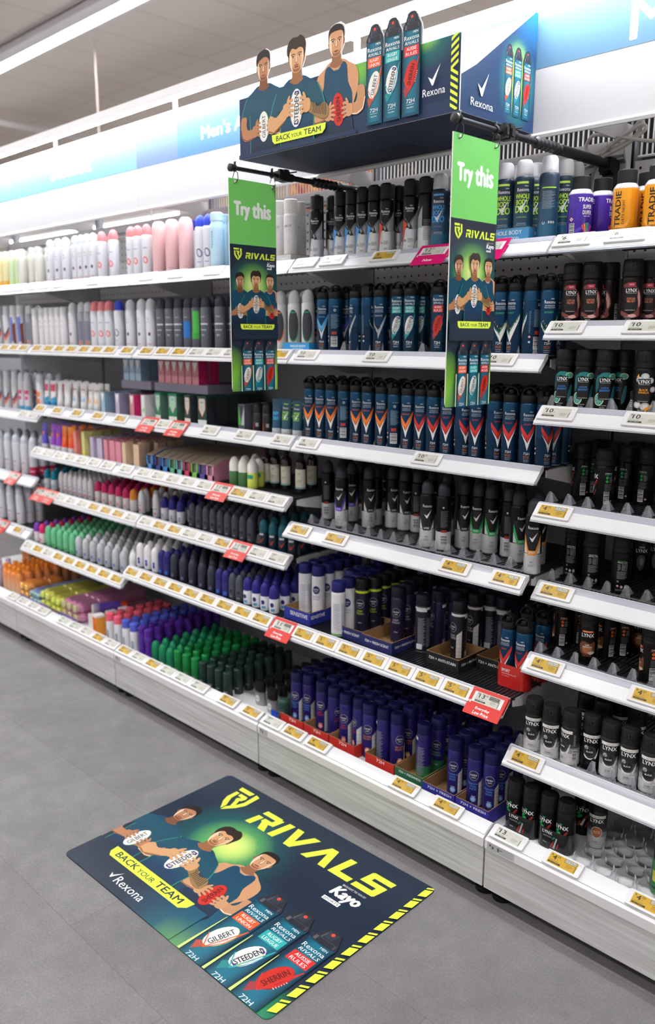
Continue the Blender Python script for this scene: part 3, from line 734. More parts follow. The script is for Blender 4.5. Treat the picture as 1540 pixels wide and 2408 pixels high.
STOCK = """A1 brut 0|1.874,0.243,18 1.908,0.304,24 1.932,0.243,24
A2 clin_black 0|2.064,0.241,24 2.536,0.241,-60
A2 clin_back 0|2.092,0.291,24
A2 clin_blue 0|2.179,0.241,24 2.231,0.241,24 2.28,0.241,24 2.33,0.241,24
A2 clin_red 0|2.381,0.241,24 2.384,0.294,24 2.478,0.241,24
A2 whole_blue 0|2.587,0.243,24 2.593,0.299,24 2.694,0.243,24
A2 whole_green 0|2.753,0.243,24 2.812,0.243,24 2.872,0.243,24 2.949,0.243,-143 2.955,0.314,24
A3 tradie_purple 0|3.04,0.249,-60 3.068,0.311,100
A3 tradie_orange 0|3.164,0.249,8 3.186,0.319,30 3.245,0.249,20
B1 white_orange 0|1.882,0.236,18
B1 white_green 0|1.955,0.236,24
B2 white_green 0|2.026,0.236,24
B2 rex_blue 0|2.026,0.285,-115 2.105,0.236,24 2.16,0.236,-112
B2 rex_silver 0|2.257,0.236,-25 2.31,0.236,100 2.364,0.236,24
B2 rex_purple 0|2.157,0.296,20
B2 rex_league 0|2.438,0.236,24 2.491,0.236,24 2.491,0.291,18
B2 rex_aussie 0|2.601,0.236,24 2.607,0.292,24
B2 rex_union 0|2.706,0.236,24
B2 rex_coconut 0|2.766,0.236,24 2.821,0.236,24 2.87,0.236,-12 2.92,0.236,-70 2.973,0.236,32
C1 tube_blue 0|1.849,0.244,8
C1 tube_green 0|1.901,0.244,8 1.961,0.244,8
C2 rex_orange 0|2.026,0.246,24 2.083,0.246,24 2.136,0.246,32 2.197,0.246,-115 2.254,0.246,35 2.308,0.246,24 2.369,0.246,24 2.423,0.246,-112 2.48,0.246,20
C2 rex_red 0|2.534,0.246,20 2.583,0.246,34 2.638,0.246,24 2.694,0.246,60 2.746,0.246,24 2.808,0.246,60 2.862,0.246,24 2.92,0.246,32 2.974,0.246,60
D2 invis_purple 0|2.041,0.322,-128 2.133,0.354,40 2.165,0.267,15
D2 invis_black 0|2.126,0.405,-130 2.235,0.369,-125 2.246,0.321,60 2.304,0.381,60 2.36,0.382,60 2.413,0.39,-130 2.566,0.249,34 2.626,0.256,-115 2.653,0.322,50
D2 invis_green 0|2.706,0.33,20 2.755,0.327,50 2.818,0.333,-130 2.873,0.297,60
D2 invis_orange 0|2.974,0.218,24
E2 niv_white 0|2.032,0.212,-117 2.094,0.22,24 2.217,0.266,34 2.281,0.133,-117
E2 niv_lime 0|2.316,0.216,24 2.332,0.263,30
E2 niv_deep 0|2.465,0.233,24 2.577,0.352,34 2.587,0.295,-30
E2 niv_backk 0|2.441,0.331,-117 2.577,0.226,-117 2.727,0.393,-117 2.778,0.387,-117
E2 niv_bw 0|2.695,0.35,-12 2.7,0.256,-18
E2 twin_red 0|2.948,0.198,0
K2 niv_cool 0|2.068,0.137,20 2.116,0.151,24 2.794,0.133,20 2.87,0.131,24 2.923,0.138,24
K2 niv_red 0|2.194,0.144,24 2.259,0.14,80 2.327,0.129,20 2.385,0.135,-20
K2 niv_gold 0|2.439,0.127,24 2.498,0.133,150 2.554,0.138,60 2.554,0.202,24
K2 niv_grn 0|2.662,0.143,160 2.671,0.205,24
K1 stick_black 0|1.858,0.134,0 1.947,0.118,0
K2 roll_darkgreen 0|2.036,0.097,24
B3 lynx_cocoa 0|3.038,0.238,24 3.094,0.238,24 3.117,0.287,-22 3.203,0.238,24 3.219,0.298,29
C3 lynx_aqua 0|3.046,0.213,12 3.102,0.213,24 3.16,0.213,30 3.186,0.263,-14
C3 lynx_vanilla 0|3.267,0.213,20
D3 lynx_africa 0|3.026,0.373,-58 3.026,0.431,-68 3.136,0.297,-56 3.145,0.41,-100 3.205,0.402,-100
E3 lynx_dark 0|3.026,0.411,20 3.03,0.351,-120 3.117,0.3,-100 3.181,0.466,29 3.201,0.515,34
E3 lynx_darkgreen 0|3.204,0.297,-100
F3 lynx_dt 0|3.032,0.309,-70 3.052,0.36,-55 3.146,0.249,24 3.165,0.321,-40 3.196,0.363,-75 3.216,0.42,30 3.326,0.247,-60
G3 lynx_white 0|3.055,0.138,24 3.113,0.133,24 3.17,0.141,-20 3.278,0.156,24 3.331,0.158,20 3.389,0.156,20
G3 lynx_black 0|3.222,0.16,24
K3 twin_africa 0|3.05,0.117,0 3.159,0.118,0
K3 lynx_leather 0|3.233,0.209,24
K3 can_green 0|3.455,0.132,24
A-1 bottle_white 0|-0.596,0.244,25 -0.487,0.244,24 -0.146,0.244,10 -0.033,0.244,10
A-1 bottle_yellow 0|-0.391,0.244,10 -0.328,0.244,25
A-1 bottle_green 0|-0.253,0.244,10 -0.192,0.246,25
A0 bottle_white 0|0.037,0.244,25
A0 dove_white 0|0.17,0.244,10 0.248,0.244,25 0.325,0.244,24 0.42,0.244,10 0.474,0.244,25 0.529,0.244,24 0.583,0.244,23
A0 can_pinkcap 0|0.659,0.244,10 0.758,0.244,10 0.904,0.244,10 0.959,0.244,10
A1 can_pinkcap 0|1.026,0.244,25
A1 lotion_pink 0|1.118,0.244,10 1.213,0.244,25 1.307,0.244,24
A1 can_bluecap 0|1.282,0.297,10 1.407,0.244,25 1.459,0.244,24
A1 bottle_sky 0|1.49,0.3,25 1.51,0.244,10 1.599,0.301,25 1.622,0.244,10 1.715,0.244,24 1.807,0.244,22
B-1 can_chevron 0|-0.662,0.239,25 -0.563,0.239,24 -0.465,0.239,23 -0.366,0.239,22
B-1 can_stripe 0|-0.276,0.239,10 -0.195,0.239,25
B-1 can_grey 0|-0.096,0.239,10
B-1 dove_tall 0|-0.026,0.239,10
B0 dove_tall 0|0.048,0.239,25 0.106,0.239,24 0.163,0.239,23 0.22,0.239,22 0.277,0.239,21
B0 dove_white 0|0.365,0.239,10 0.881,0.239,10 0.971,0.239,10
B0 can_grey 0|0.453,0.239,10 0.514,0.239,25
B0 can_pinkcap 0|0.575,0.239,10 0.639,0.239,25 0.702,0.239,24
B0 can_bluecap 0|0.785,0.239,10
B1 dove_white 0|1.041,0.239,25
B1 can_charcoal 0|1.123,0.239,10 1.187,0.239,25 1.25,0.239,24 1.408,0.294,25 1.435,0.239,10 1.501,0.295,23 1.526,0.239,24 1.618,0.239,10 1.666,0.239,25 1.713,0.239,24 1.808,0.239,22
B1 can_charblue 0|1.317,0.239,10
B1 can_chargreen 0|1.375,0.239,10
C-1 can_chevron 0|-0.6,0.274,21 -0.499,0.274,20 -0.397,0.274,19
C-1 can_pinktext 0|-0.311,0.274,10 -0.242,0.274,25
C-1 can_orangetext 0|-0.041,0.249,10
C0 tube_pink 0|0.028,0.249,0 0.098,0.249,15
C0 tube_white 0|0.17,0.249,0 0.246,0.249,15
C0 tube_whiteblue 0|0.326,0.249,0 0.41,0.249,15
C0 tube_orange 0|0.48,0.249,0 0.537,0.249,15
C0 box_sky 0|0.63,0.249,-8
C0 box_lilac 0|0.759,0.249,-8
C0 box_magenta 0|0.883,0.249,-8
C0 box_green_white 0|0.974,0.249,-8
C1 box_green_clear 0|1.095,0.249,-8 1.2,0.249,7
C1 box_shield 0|1.313,0.249,-8 1.408,0.249,7
C1 box_greyblack 0|1.664,0.249,-8
C1 roll_black 0|1.733,0.249,10 1.787,0.249,25
L-1 can_white 0|-0.629,0.217,22 -0.527,0.217,21 -0.424,0.217,20 -0.321,0.217,19 -0.218,0.217,18
L-1 can_pinkbottom 0|-0.265,0.247,10 -0.119,0.217,25
L0 tube_purple 0|0.03,0.219,0
L0 tube_violet 0|0.125,0.219,0 0.182,0.219,15
L0 tube_orangered 0|0.245,0.219,0 0.313,0.219,15
L0 box_peach 0|0.383,0.219,-8
L0 box_lemon 0|0.464,0.219,-8
L0 box_lavender 0|0.547,0.219,-8 0.615,0.219,7
L0 box_pink 0|0.675,0.219,-8 0.729,0.219,7 0.783,0.219,6
L0 box_cream 0|0.809,0.266,7 0.835,0.219,-8 0.935,0.219,6
L1 srp_blue 0|1.035,0.235,0
L1 srp_navy 0|1.1005,0.235,0
L1 srp_azure 0|1.154,0.235,0
L1 srp_green 0|1.2075,0.235,0
L1 srp_violet 0|1.261,0.235,0
L1 srp_rose 0|1.3145,0.235,0
L1 srp_lime 0|1.368,0.235,0
L1 srp_indigo 0|1.4215,0.235,0
L1 srp_pink 0|1.475,0.235,0
L1 roll_greenwhite 0|1.62,0.219,10 1.676,0.219,25
L1 roll_lime 0|1.716,0.264,25 1.73,0.219,10
L1 spray_bottle 0|1.711,0.306,18 1.758,0.312,18 1.822,0.312,18 1.886,0.391,18 1.92,0.298,24
M0 roll_teal 0|0.026,0.219,10 0.1,0.219,25
M0 roll_white 0|0.184,0.219,10 0.234,0.219,25 0.283,0.219,24 0.333,0.219,23 0.382,0.219,22 0.432,0.219,21 0.482,0.219,20 0.915,0.257,25 0.937,0.219,10
M0 roll_pinkcap 0|0.551,0.219,10 0.615,0.219,25 0.679,0.219,24 0.743,0.219,23 0.807,0.219,22
M0 roll_orange 0|0.868,0.219,10
M1 roll_white 0|1.054,0.219,24
M1 roll_navycap 0|1.121,0.219,10 1.182,0.219,25 1.243,0.219,24
M1 roll_grey 0|1.329,0.219,10 1.377,0.219,25 1.426,0.219,24 1.474,0.219,23 1.523,0.219,22 1.571,0.219,21 1.619,0.219,20 1.668,0.219,19 1.716,0.219,18
M1 roll_teal_red 0|1.793,0.219,10 1.848,0.219,25 1.903,0.219,30 1.957,0.219,29
E-1 can_white 0|-0.679,0.169,24 -0.564,0.169,23 -0.449,0.169,22 -0.334,0.169,21 -0.219,0.169,20
E0 roll_purple 0|0.054,0.129,10
E0 roll_pink 0|0.112,0.129,10
E0 roll_mint 0|0.181,0.129,10 0.243,0.129,25 0.306,0.129,24 0.368,0.129,23 0.431,0.129,22
E0 roll_silver 0|0.496,0.129,10 0.564,0.129,25 0.632,0.129,24 0.7,0.129,23 0.768,0.129,22 0.836,0.129,21 0.905,0.129,20
E0 roll_whitenivea 0|0.974,0.137,10
E1 roll_whitenivea 0|1.038,0.137,25 1.098,0.137,24 1.158,0.137,23
E1 roll_navy 0|1.208,0.137,10 1.248,0.137,25 1.615,0.137,10 1.656,0.137,25
E1 roll_darkgrey 0|1.301,0.137,10 1.366,0.137,25 1.431,0.137,24 1.497,0.137,23 1.562,0.137,22
E1 roll_grey 0|1.698,0.137,10 1.74,0.137,25
E1 roll_navywhite 0|1.791,0.137,10 1.842,0.137,25 1.892,0.137,24 1.942,0.137,29
K-1 bottle_lilac 0|-0.646,0.085,10 -0.507,0.085,25 -0.368,0.085,24
K-1 bottle_orange 0|-0.586,0.345,10 -0.529,0.345,25 -0.272,0.085,10 -0.219,0.085,25 -0.166,0.085,24 -0.113,0.085,23
K0 box_orange 0|0.725,0.085,-8
K0 bottle_whitepink 0|0.835,0.085,10 0.903,0.085,25
K0 bottle_whiteblue 0|0.974,0.085,10
K1 bottle_whiteblue 0|1.04,0.085,25
K1 bottle_purple 0|1.104,0.085,10 1.154,0.085,25
K1 roll_green 0|1.21,0.085,10 1.266,0.085,25 1.322,0.085,24
K1 stick_green 0|1.38,0.085,10 1.441,0.085,25 1.502,0.085,24
K1 stick_darkgreen 0|1.558,0.085,10 1.611,0.085,25 1.663,0.085,24 1.716,0.085,23
A2 clin_red 1|2.478,0.293,31
A2 whole_blue 1|2.694,0.299,31
A2 whole_green 1|2.812,0.299,31 2.872,0.299,31 2.955,0.369,31
B1 white_orange 1|1.882,0.286,25
B1 white_green 1|1.955,0.286,31
B2 rex_silver 1|2.31,0.288,31 2.364,0.288,31
B2 rex_league 1|2.438,0.288,31
B2 rex_union 1|2.706,0.288,31
B2 rex_coconut 1|2.766,0.288,31 2.821,0.288,31 2.87,0.288,31 2.92,0.288,31 2.973,0.288,31
C1 tube_blue 1|1.834,0.292,15
C1 tube_green 1|1.886,0.293,15 1.946,0.293,15
C2 rex_orange 1|2.026,0.298,31 2.083,0.298,31 2.136,0.298,31 2.197,0.298,31 2.254,0.298,31 2.308,0.298,31 2.369,0.298,31 2.423,0.298,31 2.48,0.298,31
C2 rex_red 1|2.534,0.298,31 2.583,0.298,31 2.638,0.298,31 2.694,0.298,31 2.746,0.298,31 2.808,0.298,31 2.862,0.298,31 2.92,0.298,31 2.974,0.298,31
D2 invis_purple 1|2.026,0.446,-38 2.059,0.383,105
D2 invis_black 1|2.066,0.477,-40 2.132,0.454,150 2.206,0.502,150 2.267,0.501,150 2.323,0.508,-40 2.581,0.428,140
D2 invis_green 1|2.637,0.435,110 2.689,0.43,140 2.756,0.435,-40 2.815,0.395,150
E2 niv_white 1|2.03,0.264,31 2.092,0.272,31 2.215,0.318,31 2.272,0.192,31
E2 niv_lime 1|2.33,0.315,31
E2 niv_deep 1|2.439,0.383,31 2.463,0.285,31 2.629,0.332,31 2.682,0.419,31 2.725,0.445,31 2.776,0.439,31
E2 twin_red 1|2.95,0.301,0
K2 niv_cool 1|2.067,0.191,32 2.115,0.205,32 2.793,0.187,32 2.869,0.185,32 2.922,0.192,32
K2 niv_red 1|2.193,0.198,32 2.258,0.194,32 2.326,0.183,32 2.384,0.189,32
K2 niv_gold 1|2.438,0.181,32 2.497,0.187,32 2.553,0.256,32
K2 niv_grn 1|2.67,0.259,32
K1 stick_black 1|1.858,0.184,0 1.947,0.168,0
K2 roll_darkgreen 1|2.026,0.161,24
B3 lynx_cocoa 1|3.219,0.354,31
C3 lynx_aqua 1|3.046,0.269,31 3.102,0.269,31
C3 lynx_vanilla 1|3.267,0.269,31
D3 lynx_africa 1|3.026,0.491,20 3.085,0.458,20 3.12,0.522,20 3.176,0.513,20
G3 lynx_black 1|3.142,0.275,30 3.2,0.262,30 3.224,0.321,30 3.285,0.296,30
K3 lynx_africa 1|3.058,0.203,24 3.174,0.24,24
A-1 bottle_white 1|-0.596,0.298,10 -0.146,0.298,11 -0.033,0.298,11
A-1 bottle_green 1|-0.197,0.302,10
A0 bottle_white 1|0.037,0.298,10
A0 dove_white 1|0.248,0.298,10 0.325,0.298,25 0.529,0.298,25 0.583,0.298,24
A0 can_pinkcap 1|0.659,0.298,11 0.959,0.298,11
A1 can_pinkcap 1|1.026,0.298,10
A1 lotion_pink 1|1.11,0.304,11 1.205,0.304,10
A1 bottle_sky 1|1.545,0.311,10
B-1 can_chevron 1|-0.563,0.293,25
B-1 can_stripe 1|-0.276,0.293,11 -0.195,0.293,10
B-1 can_grey 1|-0.096,0.293,11
B0 dove_tall 1|0.22,0.293,23
B0 dove_white 1|0.365,0.293,11 0.881,0.293,11 0.971,0.293,11
B0 can_grey 1|0.514,0.293,10
B0 can_pinkcap 1|0.575,0.293,11 0.639,0.293,10 0.702,0.293,25
B0 can_bluecap 1|0.785,0.293,11
B1 dove_white 1|1.041,0.293,10
B1 can_charcoal 1|1.123,0.293,11 1.187,0.293,10 1.25,0.293,25
B1 can_charblue 1|1.317,0.293,11
C-1 can_chevron 1|-0.6,0.328,22 -0.499,0.328,21 -0.397,0.328,20
C-1 can_pinktext 1|-0.311,0.328,11 -0.242,0.328,10
C-1 can_orangetext 1|-0.041,0.303,11
C0 tube_pink 1|0.028,0.303,1 0.098,0.303,0
C0 tube_white 1|0.17,0.303,1 0.246,0.303,0
C0 tube_whiteblue 1|0.326,0.303,1 0.41,0.303,0
C0 tube_orange 1|0.48,0.303,1 0.537,0.303,0
C0 box_sky 1|0.63,0.309,-7
C0 box_lilac 1|0.759,0.309,-7
C0 box_magenta 1|0.883,0.309,-7
C0 box_green_white 1|0.974,0.309,-7
C1 box_green_clear 1|1.095,0.309,-7 1.2,0.309,-8
C1 box_shield 1|1.313,0.309,-7 1.408,0.309,-8
C1 box_greyblack 1|1.664,0.309,-7
L-1 can_white 1|-0.629,0.271,23 -0.527,0.271,22 -0.424,0.271,21 -0.321,0.271,20 -0.218,0.271,19
L-1 can_pinkbottom 1|-0.119,0.271,10
L0 tube_purple 1|0.03,0.273,1
L0 tube_violet 1|0.125,0.273,1 0.182,0.273,0
L0 tube_orangered 1|0.245,0.273,1 0.313,0.273,0
L0 box_peach 1|0.383,0.273,-7
L0 box_lemon 1|0.464,0.273,-7
L0 box_lavender 1|0.547,0.273,-7 0.615,0.273,-8
L0 box_pink 1|0.675,0.273,-7 0.729,0.273,-8
L0 box_cream 1|0.885,0.273,-8
L1 roll_greenwhite 1|1.62,0.273,11
M0 roll_teal 1|0.026,0.273,11
M0 roll_white 1|0.432,0.273,22 0.482,0.273,21 0.974,0.273,10
M0 roll_pinkcap 1|0.551,0.273,11 0.615,0.273,10 0.679,0.273,25 0.743,0.273,24 0.807,0.273,23
M1 roll_white 1|1.054,0.273,25
M1 roll_navycap 1|1.121,0.273,11 1.182,0.273,10 1.243,0.273,25
M1 roll_grey 1|1.329,0.273,11 1.377,0.273,10 1.426,0.273,25 1.474,0.273,24 1.523,0.273,23 1.571,0.273,22 1.619,0.273,21 1.668,0.273,20 1.716,0.273,19
M1 roll_teal_red 1|1.793,0.273,11 1.848,0.273,10 1.957,0.273,30
E-1 can_white 1|-0.679,0.223,25 -0.564,0.223,24 -0.449,0.223,23 -0.334,0.223,22 -0.219,0.223,21
E0 roll_purple 1|0.054,0.183,11
E0 roll_pink 1|0.112,0.183,11
E0 roll_mint 1|0.181,0.183,11 0.243,0.183,10 0.306,0.183,25 0.368,0.183,24 0.431,0.183,23
E0 roll_silver 1|0.496,0.183,11 0.564,0.183,10 0.632,0.183,25 0.7,0.183,24 0.768,0.183,23 0.836,0.183,22
E1 roll_whitenivea 1|1.038,0.191,10 1.098,0.191,25 1.158,0.191,24
E1 roll_navy 1|1.208,0.191,11 1.248,0.191,10 1.615,0.191,11 1.656,0.191,10
E1 roll_darkgrey 1|1.301,0.191,11 1.366,0.191,10 1.431,0.191,25 1.497,0.191,24 1.562,0.191,23
E1 roll_grey 1|1.698,0.191,11 1.74,0.191,10
E1 roll_navywhite 1|1.791,0.191,11 1.842,0.191,10 1.892,0.191,25 1.942,0.191,30
K-1 bottle_lilac 1|-0.646,0.139,11 -0.507,0.139,10 -0.368,0.139,25
K-1 bottle_orange 1|-0.586,0.399,11 -0.529,0.399,10 -0.272,0.139,11 -0.219,0.139,10 -0.166,0.139,25 -0.113,0.139,24
K0 box_orange 1|0.725,0.155,-7
K0 bottle_whitepink 1|0.835,0.139,11 0.903,0.139,10
K0 bottle_whiteblue 1|0.974,0.139,11
K1 bottle_whiteblue 1|1.04,0.139,10
K1 bottle_purple 1|1.104,0.139,11 1.154,0.139,10
K1 roll_green 1|1.21,0.139,11 1.266,0.139,10 1.322,0.139,25
K1 stick_green 1|1.38,0.139,11 1.441,0.139,10 1.502,0.139,25
K1 stick_darkgreen 1|1.558,0.139,11 1.611,0.139,10 1.663,0.139,25 1.716,0.139,24
A2 whole_blue 2|2.589,0.355,-16
A2 whole_green 2|2.874,0.355,-16
B2 rex_blue 2|2.107,0.339,-16 2.155,0.346,-16
B2 rex_silver 2|2.312,0.339,-16 2.366,0.339,-16
B2 rex_league 2|2.44,0.339,-16 2.537,0.339,-16
B2 rex_aussie 2|2.597,0.347,-16 2.651,0.339,-16
B2 rex_coconut 2|2.768,0.339,-16 2.823,0.339,-16
C2 rex_orange 2|2.028,0.349,-16 2.085,0.349,-16 2.138,0.349,-16 2.199,0.349,-16 2.256,0.349,-16 2.31,0.349,-16 2.371,0.349,-16 2.425,0.349,-16 2.482,0.349,-16
C2 rex_red 2|2.536,0.349,-16 2.585,0.349,-16 2.64,0.349,-16 2.696,0.349,-16 2.748,0.349,-16 2.81,0.349,-16 2.864,0.349,-16 2.922,0.349,-16 2.974,0.349,-16
D2 invis_orange 2|2.929,0.32,60
D2 invis_black 2|2.15,0.508,60 2.428,0.441,60 2.516,0.422,60 2.567,0.475,60 2.667,0.479,60
E2 niv_white 2|2.028,0.316,-26 2.09,0.324,-26 2.213,0.37,-26 2.27,0.244,-26
E2 niv_lime 2|2.328,0.367,-26
E2 niv_deep 2|2.437,0.435,-26 2.577,0.407,-26 2.627,0.384,-26 2.68,0.471,-26 2.723,0.497,-26 2.774,0.491,-26
E2 twin_red 2|2.95,0.361,0
K2 niv_cool 2|2.066,0.245,-29 2.114,0.259,-29 2.792,0.241,-29 2.868,0.239,-29 2.921,0.246,-29
K2 niv_red 2|2.192,0.252,-29 2.257,0.248,-29 2.325,0.237,-29 2.383,0.243,-29
K2 niv_gold 2|2.437,0.235,-29 2.496,0.241,-29 2.552,0.31,-29
K2 niv_grn 2|2.669,0.313,-29
K1 stick_black 2|1.858,0.234,0 1.947,0.218,0
C-1 can_chevron 2|-0.6,0.382,23 -0.499,0.382,22 -0.397,0.382,21
C-1 can_pinktext 2|-0.311,0.382,12 -0.242,0.382,11
C-1 can_orangetext 2|-0.041,0.357,12
C0 tube_pink 2|0.028,0.357,2 0.098,0.357,1
C0 tube_white 2|0.17,0.357,2 0.246,0.357,1
C0 box_sky 2|0.63,0.369,-6
C0 box_lilac 2|0.759,0.369,-6
C0 box_magenta 2|0.883,0.369,-6
C1 box_green_clear 2|1.095,0.369,-6 1.2,0.369,-7
C1 box_shield 2|1.313,0.369,-6 1.408,0.369,-7
C1 box_greyblack 2|1.664,0.369,-6
L-1 can_white 2|-0.629,0.325,24 -0.527,0.325,23 -0.424,0.325,22 -0.321,0.325,21 -0.218,0.325,20
L-1 can_pinkbottom 2|-0.119,0.325,11
L0 tube_purple 2|0.03,0.327,2
L0 tube_violet 2|0.125,0.327,2 0.182,0.327,1
L0 tube_orangered 2|0.245,0.327,2 0.313,0.327,1
L0 box_peach 2|0.383,0.327,-6
L0 box_lemon 2|0.464,0.327,-6
L0 box_lavender 2|0.547,0.327,-6 0.615,0.327,-7
L0 box_pink 2|0.675,0.327,-6 0.729,0.327,-7 0.783,0.327,-8
L0 box_cream 2|0.835,0.327,-6 0.935,0.327,-8
L1 roll_greenwhite 2|1.62,0.327,12
M0 roll_teal 2|0.026,0.327,12
M0 roll_white 2|0.432,0.327,23 0.482,0.327,22 0.937,0.327,12
M0 roll_pinkcap 2|0.551,0.327,12 0.615,0.327,11 0.679,0.327,10 0.743,0.327,25 0.807,0.327,24
M0 roll_orange 2|0.868,0.327,12
M1 roll_white 2|1.054,0.327,10
M1 roll_navycap 2|1.121,0.327,12 1.182,0.327,11 1.243,0.327,10
M1 roll_grey 2|1.329,0.327,12 1.377,0.327,11 1.426,0.327,10 1.474,0.327,25 1.523,0.327,24 1.571,0.327,23 1.619,0.327,22 1.668,0.327,21 1.716,0.327,20
M1 roll_teal_red 2|1.793,0.327,12 1.848,0.327,11 1.957,0.327,31
E-1 can_white 2|-0.679,0.277,10 -0.564,0.277,25 -0.449,0.277,24 -0.334,0.277,23 -0.219,0.277,22
E0 roll_purple 2|0.054,0.237,12
E0 roll_pink 2|0.112,0.237,12
E0 roll_mint 2|0.181,0.237,12 0.243,0.237,11 0.306,0.237,10 0.368,0.237,25 0.431,0.237,24
E0 roll_silver 2|0.496,0.237,12 0.564,0.237,11 0.632,0.237,10 0.7,0.237,25 0.768,0.237,24
E1 roll_whitenivea 2|1.038,0.245,11 1.098,0.245,10 1.158,0.245,25
E1 roll_navy 2|1.208,0.245,12 1.248,0.245,11 1.615,0.245,12 1.656,0.245,11
E1 roll_darkgrey 2|1.301,0.245,12 1.366,0.245,11 1.431,0.245,10 1.497,0.245,25 1.562,0.245,24
E1 roll_grey 2|1.698,0.245,12 1.74,0.245,11
E1 roll_navywhite 2|1.791,0.245,12 1.842,0.245,11 1.892,0.245,10 1.942,0.245,31
K-1 bottle_orange 2|-0.272,0.193,12 -0.219,0.193,11 -0.166,0.193,10 -0.113,0.193,25
K0 box_orange 2|0.725,0.225,-6
K0 bottle_whitepink 2|0.835,0.193,12 0.903,0.193,11
K0 bottle_whiteblue 2|0.974,0.193,12
K1 bottle_whiteblue 2|1.04,0.193,11
K1 bottle_purple 2|1.104,0.193,12 1.154,0.193,11
K1 roll_green 2|1.21,0.193,12 1.266,0.193,11 1.322,0.193,10
K1 stick_green 2|1.38,0.193,12 1.441,0.193,11 1.502,0.193,10
K1 stick_darkgreen 2|1.558,0.193,12 1.611,0.193,11 1.663,0.193,10 1.716,0.193,25
E2 niv_white 3|2.026,0.368,21 2.088,0.376,21 2.211,0.422,21 2.268,0.296,21
E2 niv_lime 3|2.326,0.419,21
E2 niv_deep 3|2.435,0.487,21 2.575,0.459,21 2.625,0.436,21 2.772,0.543,21
K2 niv_cool 3|2.065,0.299,24 2.113,0.313,24 2.791,0.295,24 2.867,0.293,24 2.92,0.3,24
K2 niv_red 3|2.191,0.306,24 2.256,0.302,24 2.324,0.291,24 2.382,0.297,24
K2 niv_gold 3|2.436,0.289,24 2.495,0.295,24 2.551,0.364,24
K2 niv_grn 3|2.668,0.367,24
K1 stick_black 3|1.858,0.284,0
C-1 can_chevron 3|-0.6,0.436,24 -0.499,0.436,23 -0.397,0.436,22
C0 box_sky 3|0.63,0.429,-5
C0 box_lilac 3|0.759,0.429,-5
C1 box_green_clear 3|1.095,0.429,-5 1.2,0.429,-6
C1 box_shield 3|1.313,0.429,-5 1.408,0.429,-6
L-1 can_white 3|-0.629,0.379,25 -0.527,0.379,24 -0.424,0.379,23 -0.321,0.379,22 -0.218,0.379,21
L0 box_peach 3|0.383,0.381,-5
L0 box_lemon 3|0.464,0.381,-5
L0 box_lavender 3|0.547,0.381,-5 0.615,0.381,-6
L0 box_pink 3|0.675,0.381,-5 0.729,0.381,-6 0.783,0.381,-7
L0 box_cream 3|0.835,0.381,-5 0.935,0.381,-7
M0 roll_teal 3|0.026,0.381,13
M0 roll_white 3|0.432,0.381,24 0.482,0.381,23 0.937,0.381,13
M0 roll_pinkcap 3|0.551,0.381,13 0.615,0.381,12 0.679,0.381,11 0.743,0.381,10 0.807,0.381,25
M0 roll_orange 3|0.868,0.381,13
M1 roll_white 3|1.054,0.381,11
M1 roll_navycap 3|1.121,0.381,13 1.182,0.381,12
M1 roll_grey 3|1.377,0.381,12 1.426,0.381,11 1.474,0.381,10 1.523,0.381,25 1.571,0.381,24 1.619,0.381,23 1.668,0.381,22 1.716,0.381,21
M1 roll_teal_red 3|1.793,0.381,13 1.848,0.381,12
E0 roll_purple 3|0.054,0.291,13
E0 roll_pink 3|0.112,0.291,13
E0 roll_mint 3|0.181,0.291,13 0.243,0.291,12 0.306,0.291,11 0.368,0.291,10 0.431,0.291,25
E0 roll_silver 3|0.496,0.291,13 0.564,0.291,12 0.632,0.291,11 0.7,0.291,10 0.768,0.291,25
E1 roll_whitenivea 3|1.038,0.299,12 1.098,0.299,11 1.158,0.299,10
E1 roll_navy 3|1.208,0.299,13 1.248,0.299,12 1.615,0.299,13 1.656,0.299,12
E1 roll_darkgrey 3|1.301,0.299,13 1.366,0.299,12 1.431,0.299,11 1.562,0.299,25
E1 roll_grey 3|1.698,0.299,13 1.74,0.299,12
E1 roll_navywhite 3|1.791,0.299,13 1.842,0.299,12 1.892,0.299,11
K-1 bottle_orange 3|-0.272,0.247,13 -0.219,0.247,12 -0.166,0.247,11 -0.113,0.247,10
K0 bottle_whitepink 3|0.835,0.247,13 0.903,0.247,12
K0 bottle_whiteblue 3|0.974,0.247,13
K1 bottle_whiteblue 3|1.04,0.247,12
K1 bottle_purple 3|1.104,0.247,13 1.154,0.247,12
K1 roll_green 3|1.21,0.247,13 1.266,0.247,12 1.322,0.247,11
K1 stick_green 3|1.38,0.247,13 1.441,0.247,12 1.502,0.247,11
K1 stick_darkgreen 3|1.558,0.247,13 1.611,0.247,12 1.663,0.247,11 1.716,0.247,10
E2 niv_white 4|2.026,0.42,-12 2.086,0.428,-12 2.209,0.474,-12 2.266,0.348,-12
E2 niv_lime 4|2.324,0.471,-12
E2 niv_deep 4|2.433,0.539,-12 2.623,0.488,-12
K2 niv_cool 4|2.064,0.353,-13 2.112,0.367,-13
K2 niv_red 4|2.19,0.36,-13 2.255,0.356,-13 2.323,0.345,-13 2.381,0.351,-13
K2 niv_gold 4|2.435,0.343,-13 2.494,0.349,-13 2.55,0.418,-13
K2 niv_grn 4|2.667,0.421,-13
K1 stick_black 4|1.858,0.334,0
C1 box_green_clear 4|1.095,0.489,-4 1.2,0.489,-5
C1 box_shield 4|1.313,0.489,-4 1.408,0.489,-5
L0 box_lavender 4|0.547,0.435,-4 0.615,0.435,-5
L0 box_pink 4|0.675,0.435,-4 0.729,0.435,-5 0.783,0.435,-6
L0 box_cream 4|0.835,0.435,-4 0.935,0.435,-6
M0 roll_white 4|0.937,0.435,14
M1 roll_grey 4|1.716,0.435,22
M1 roll_teal_red 4|1.793,0.435,14
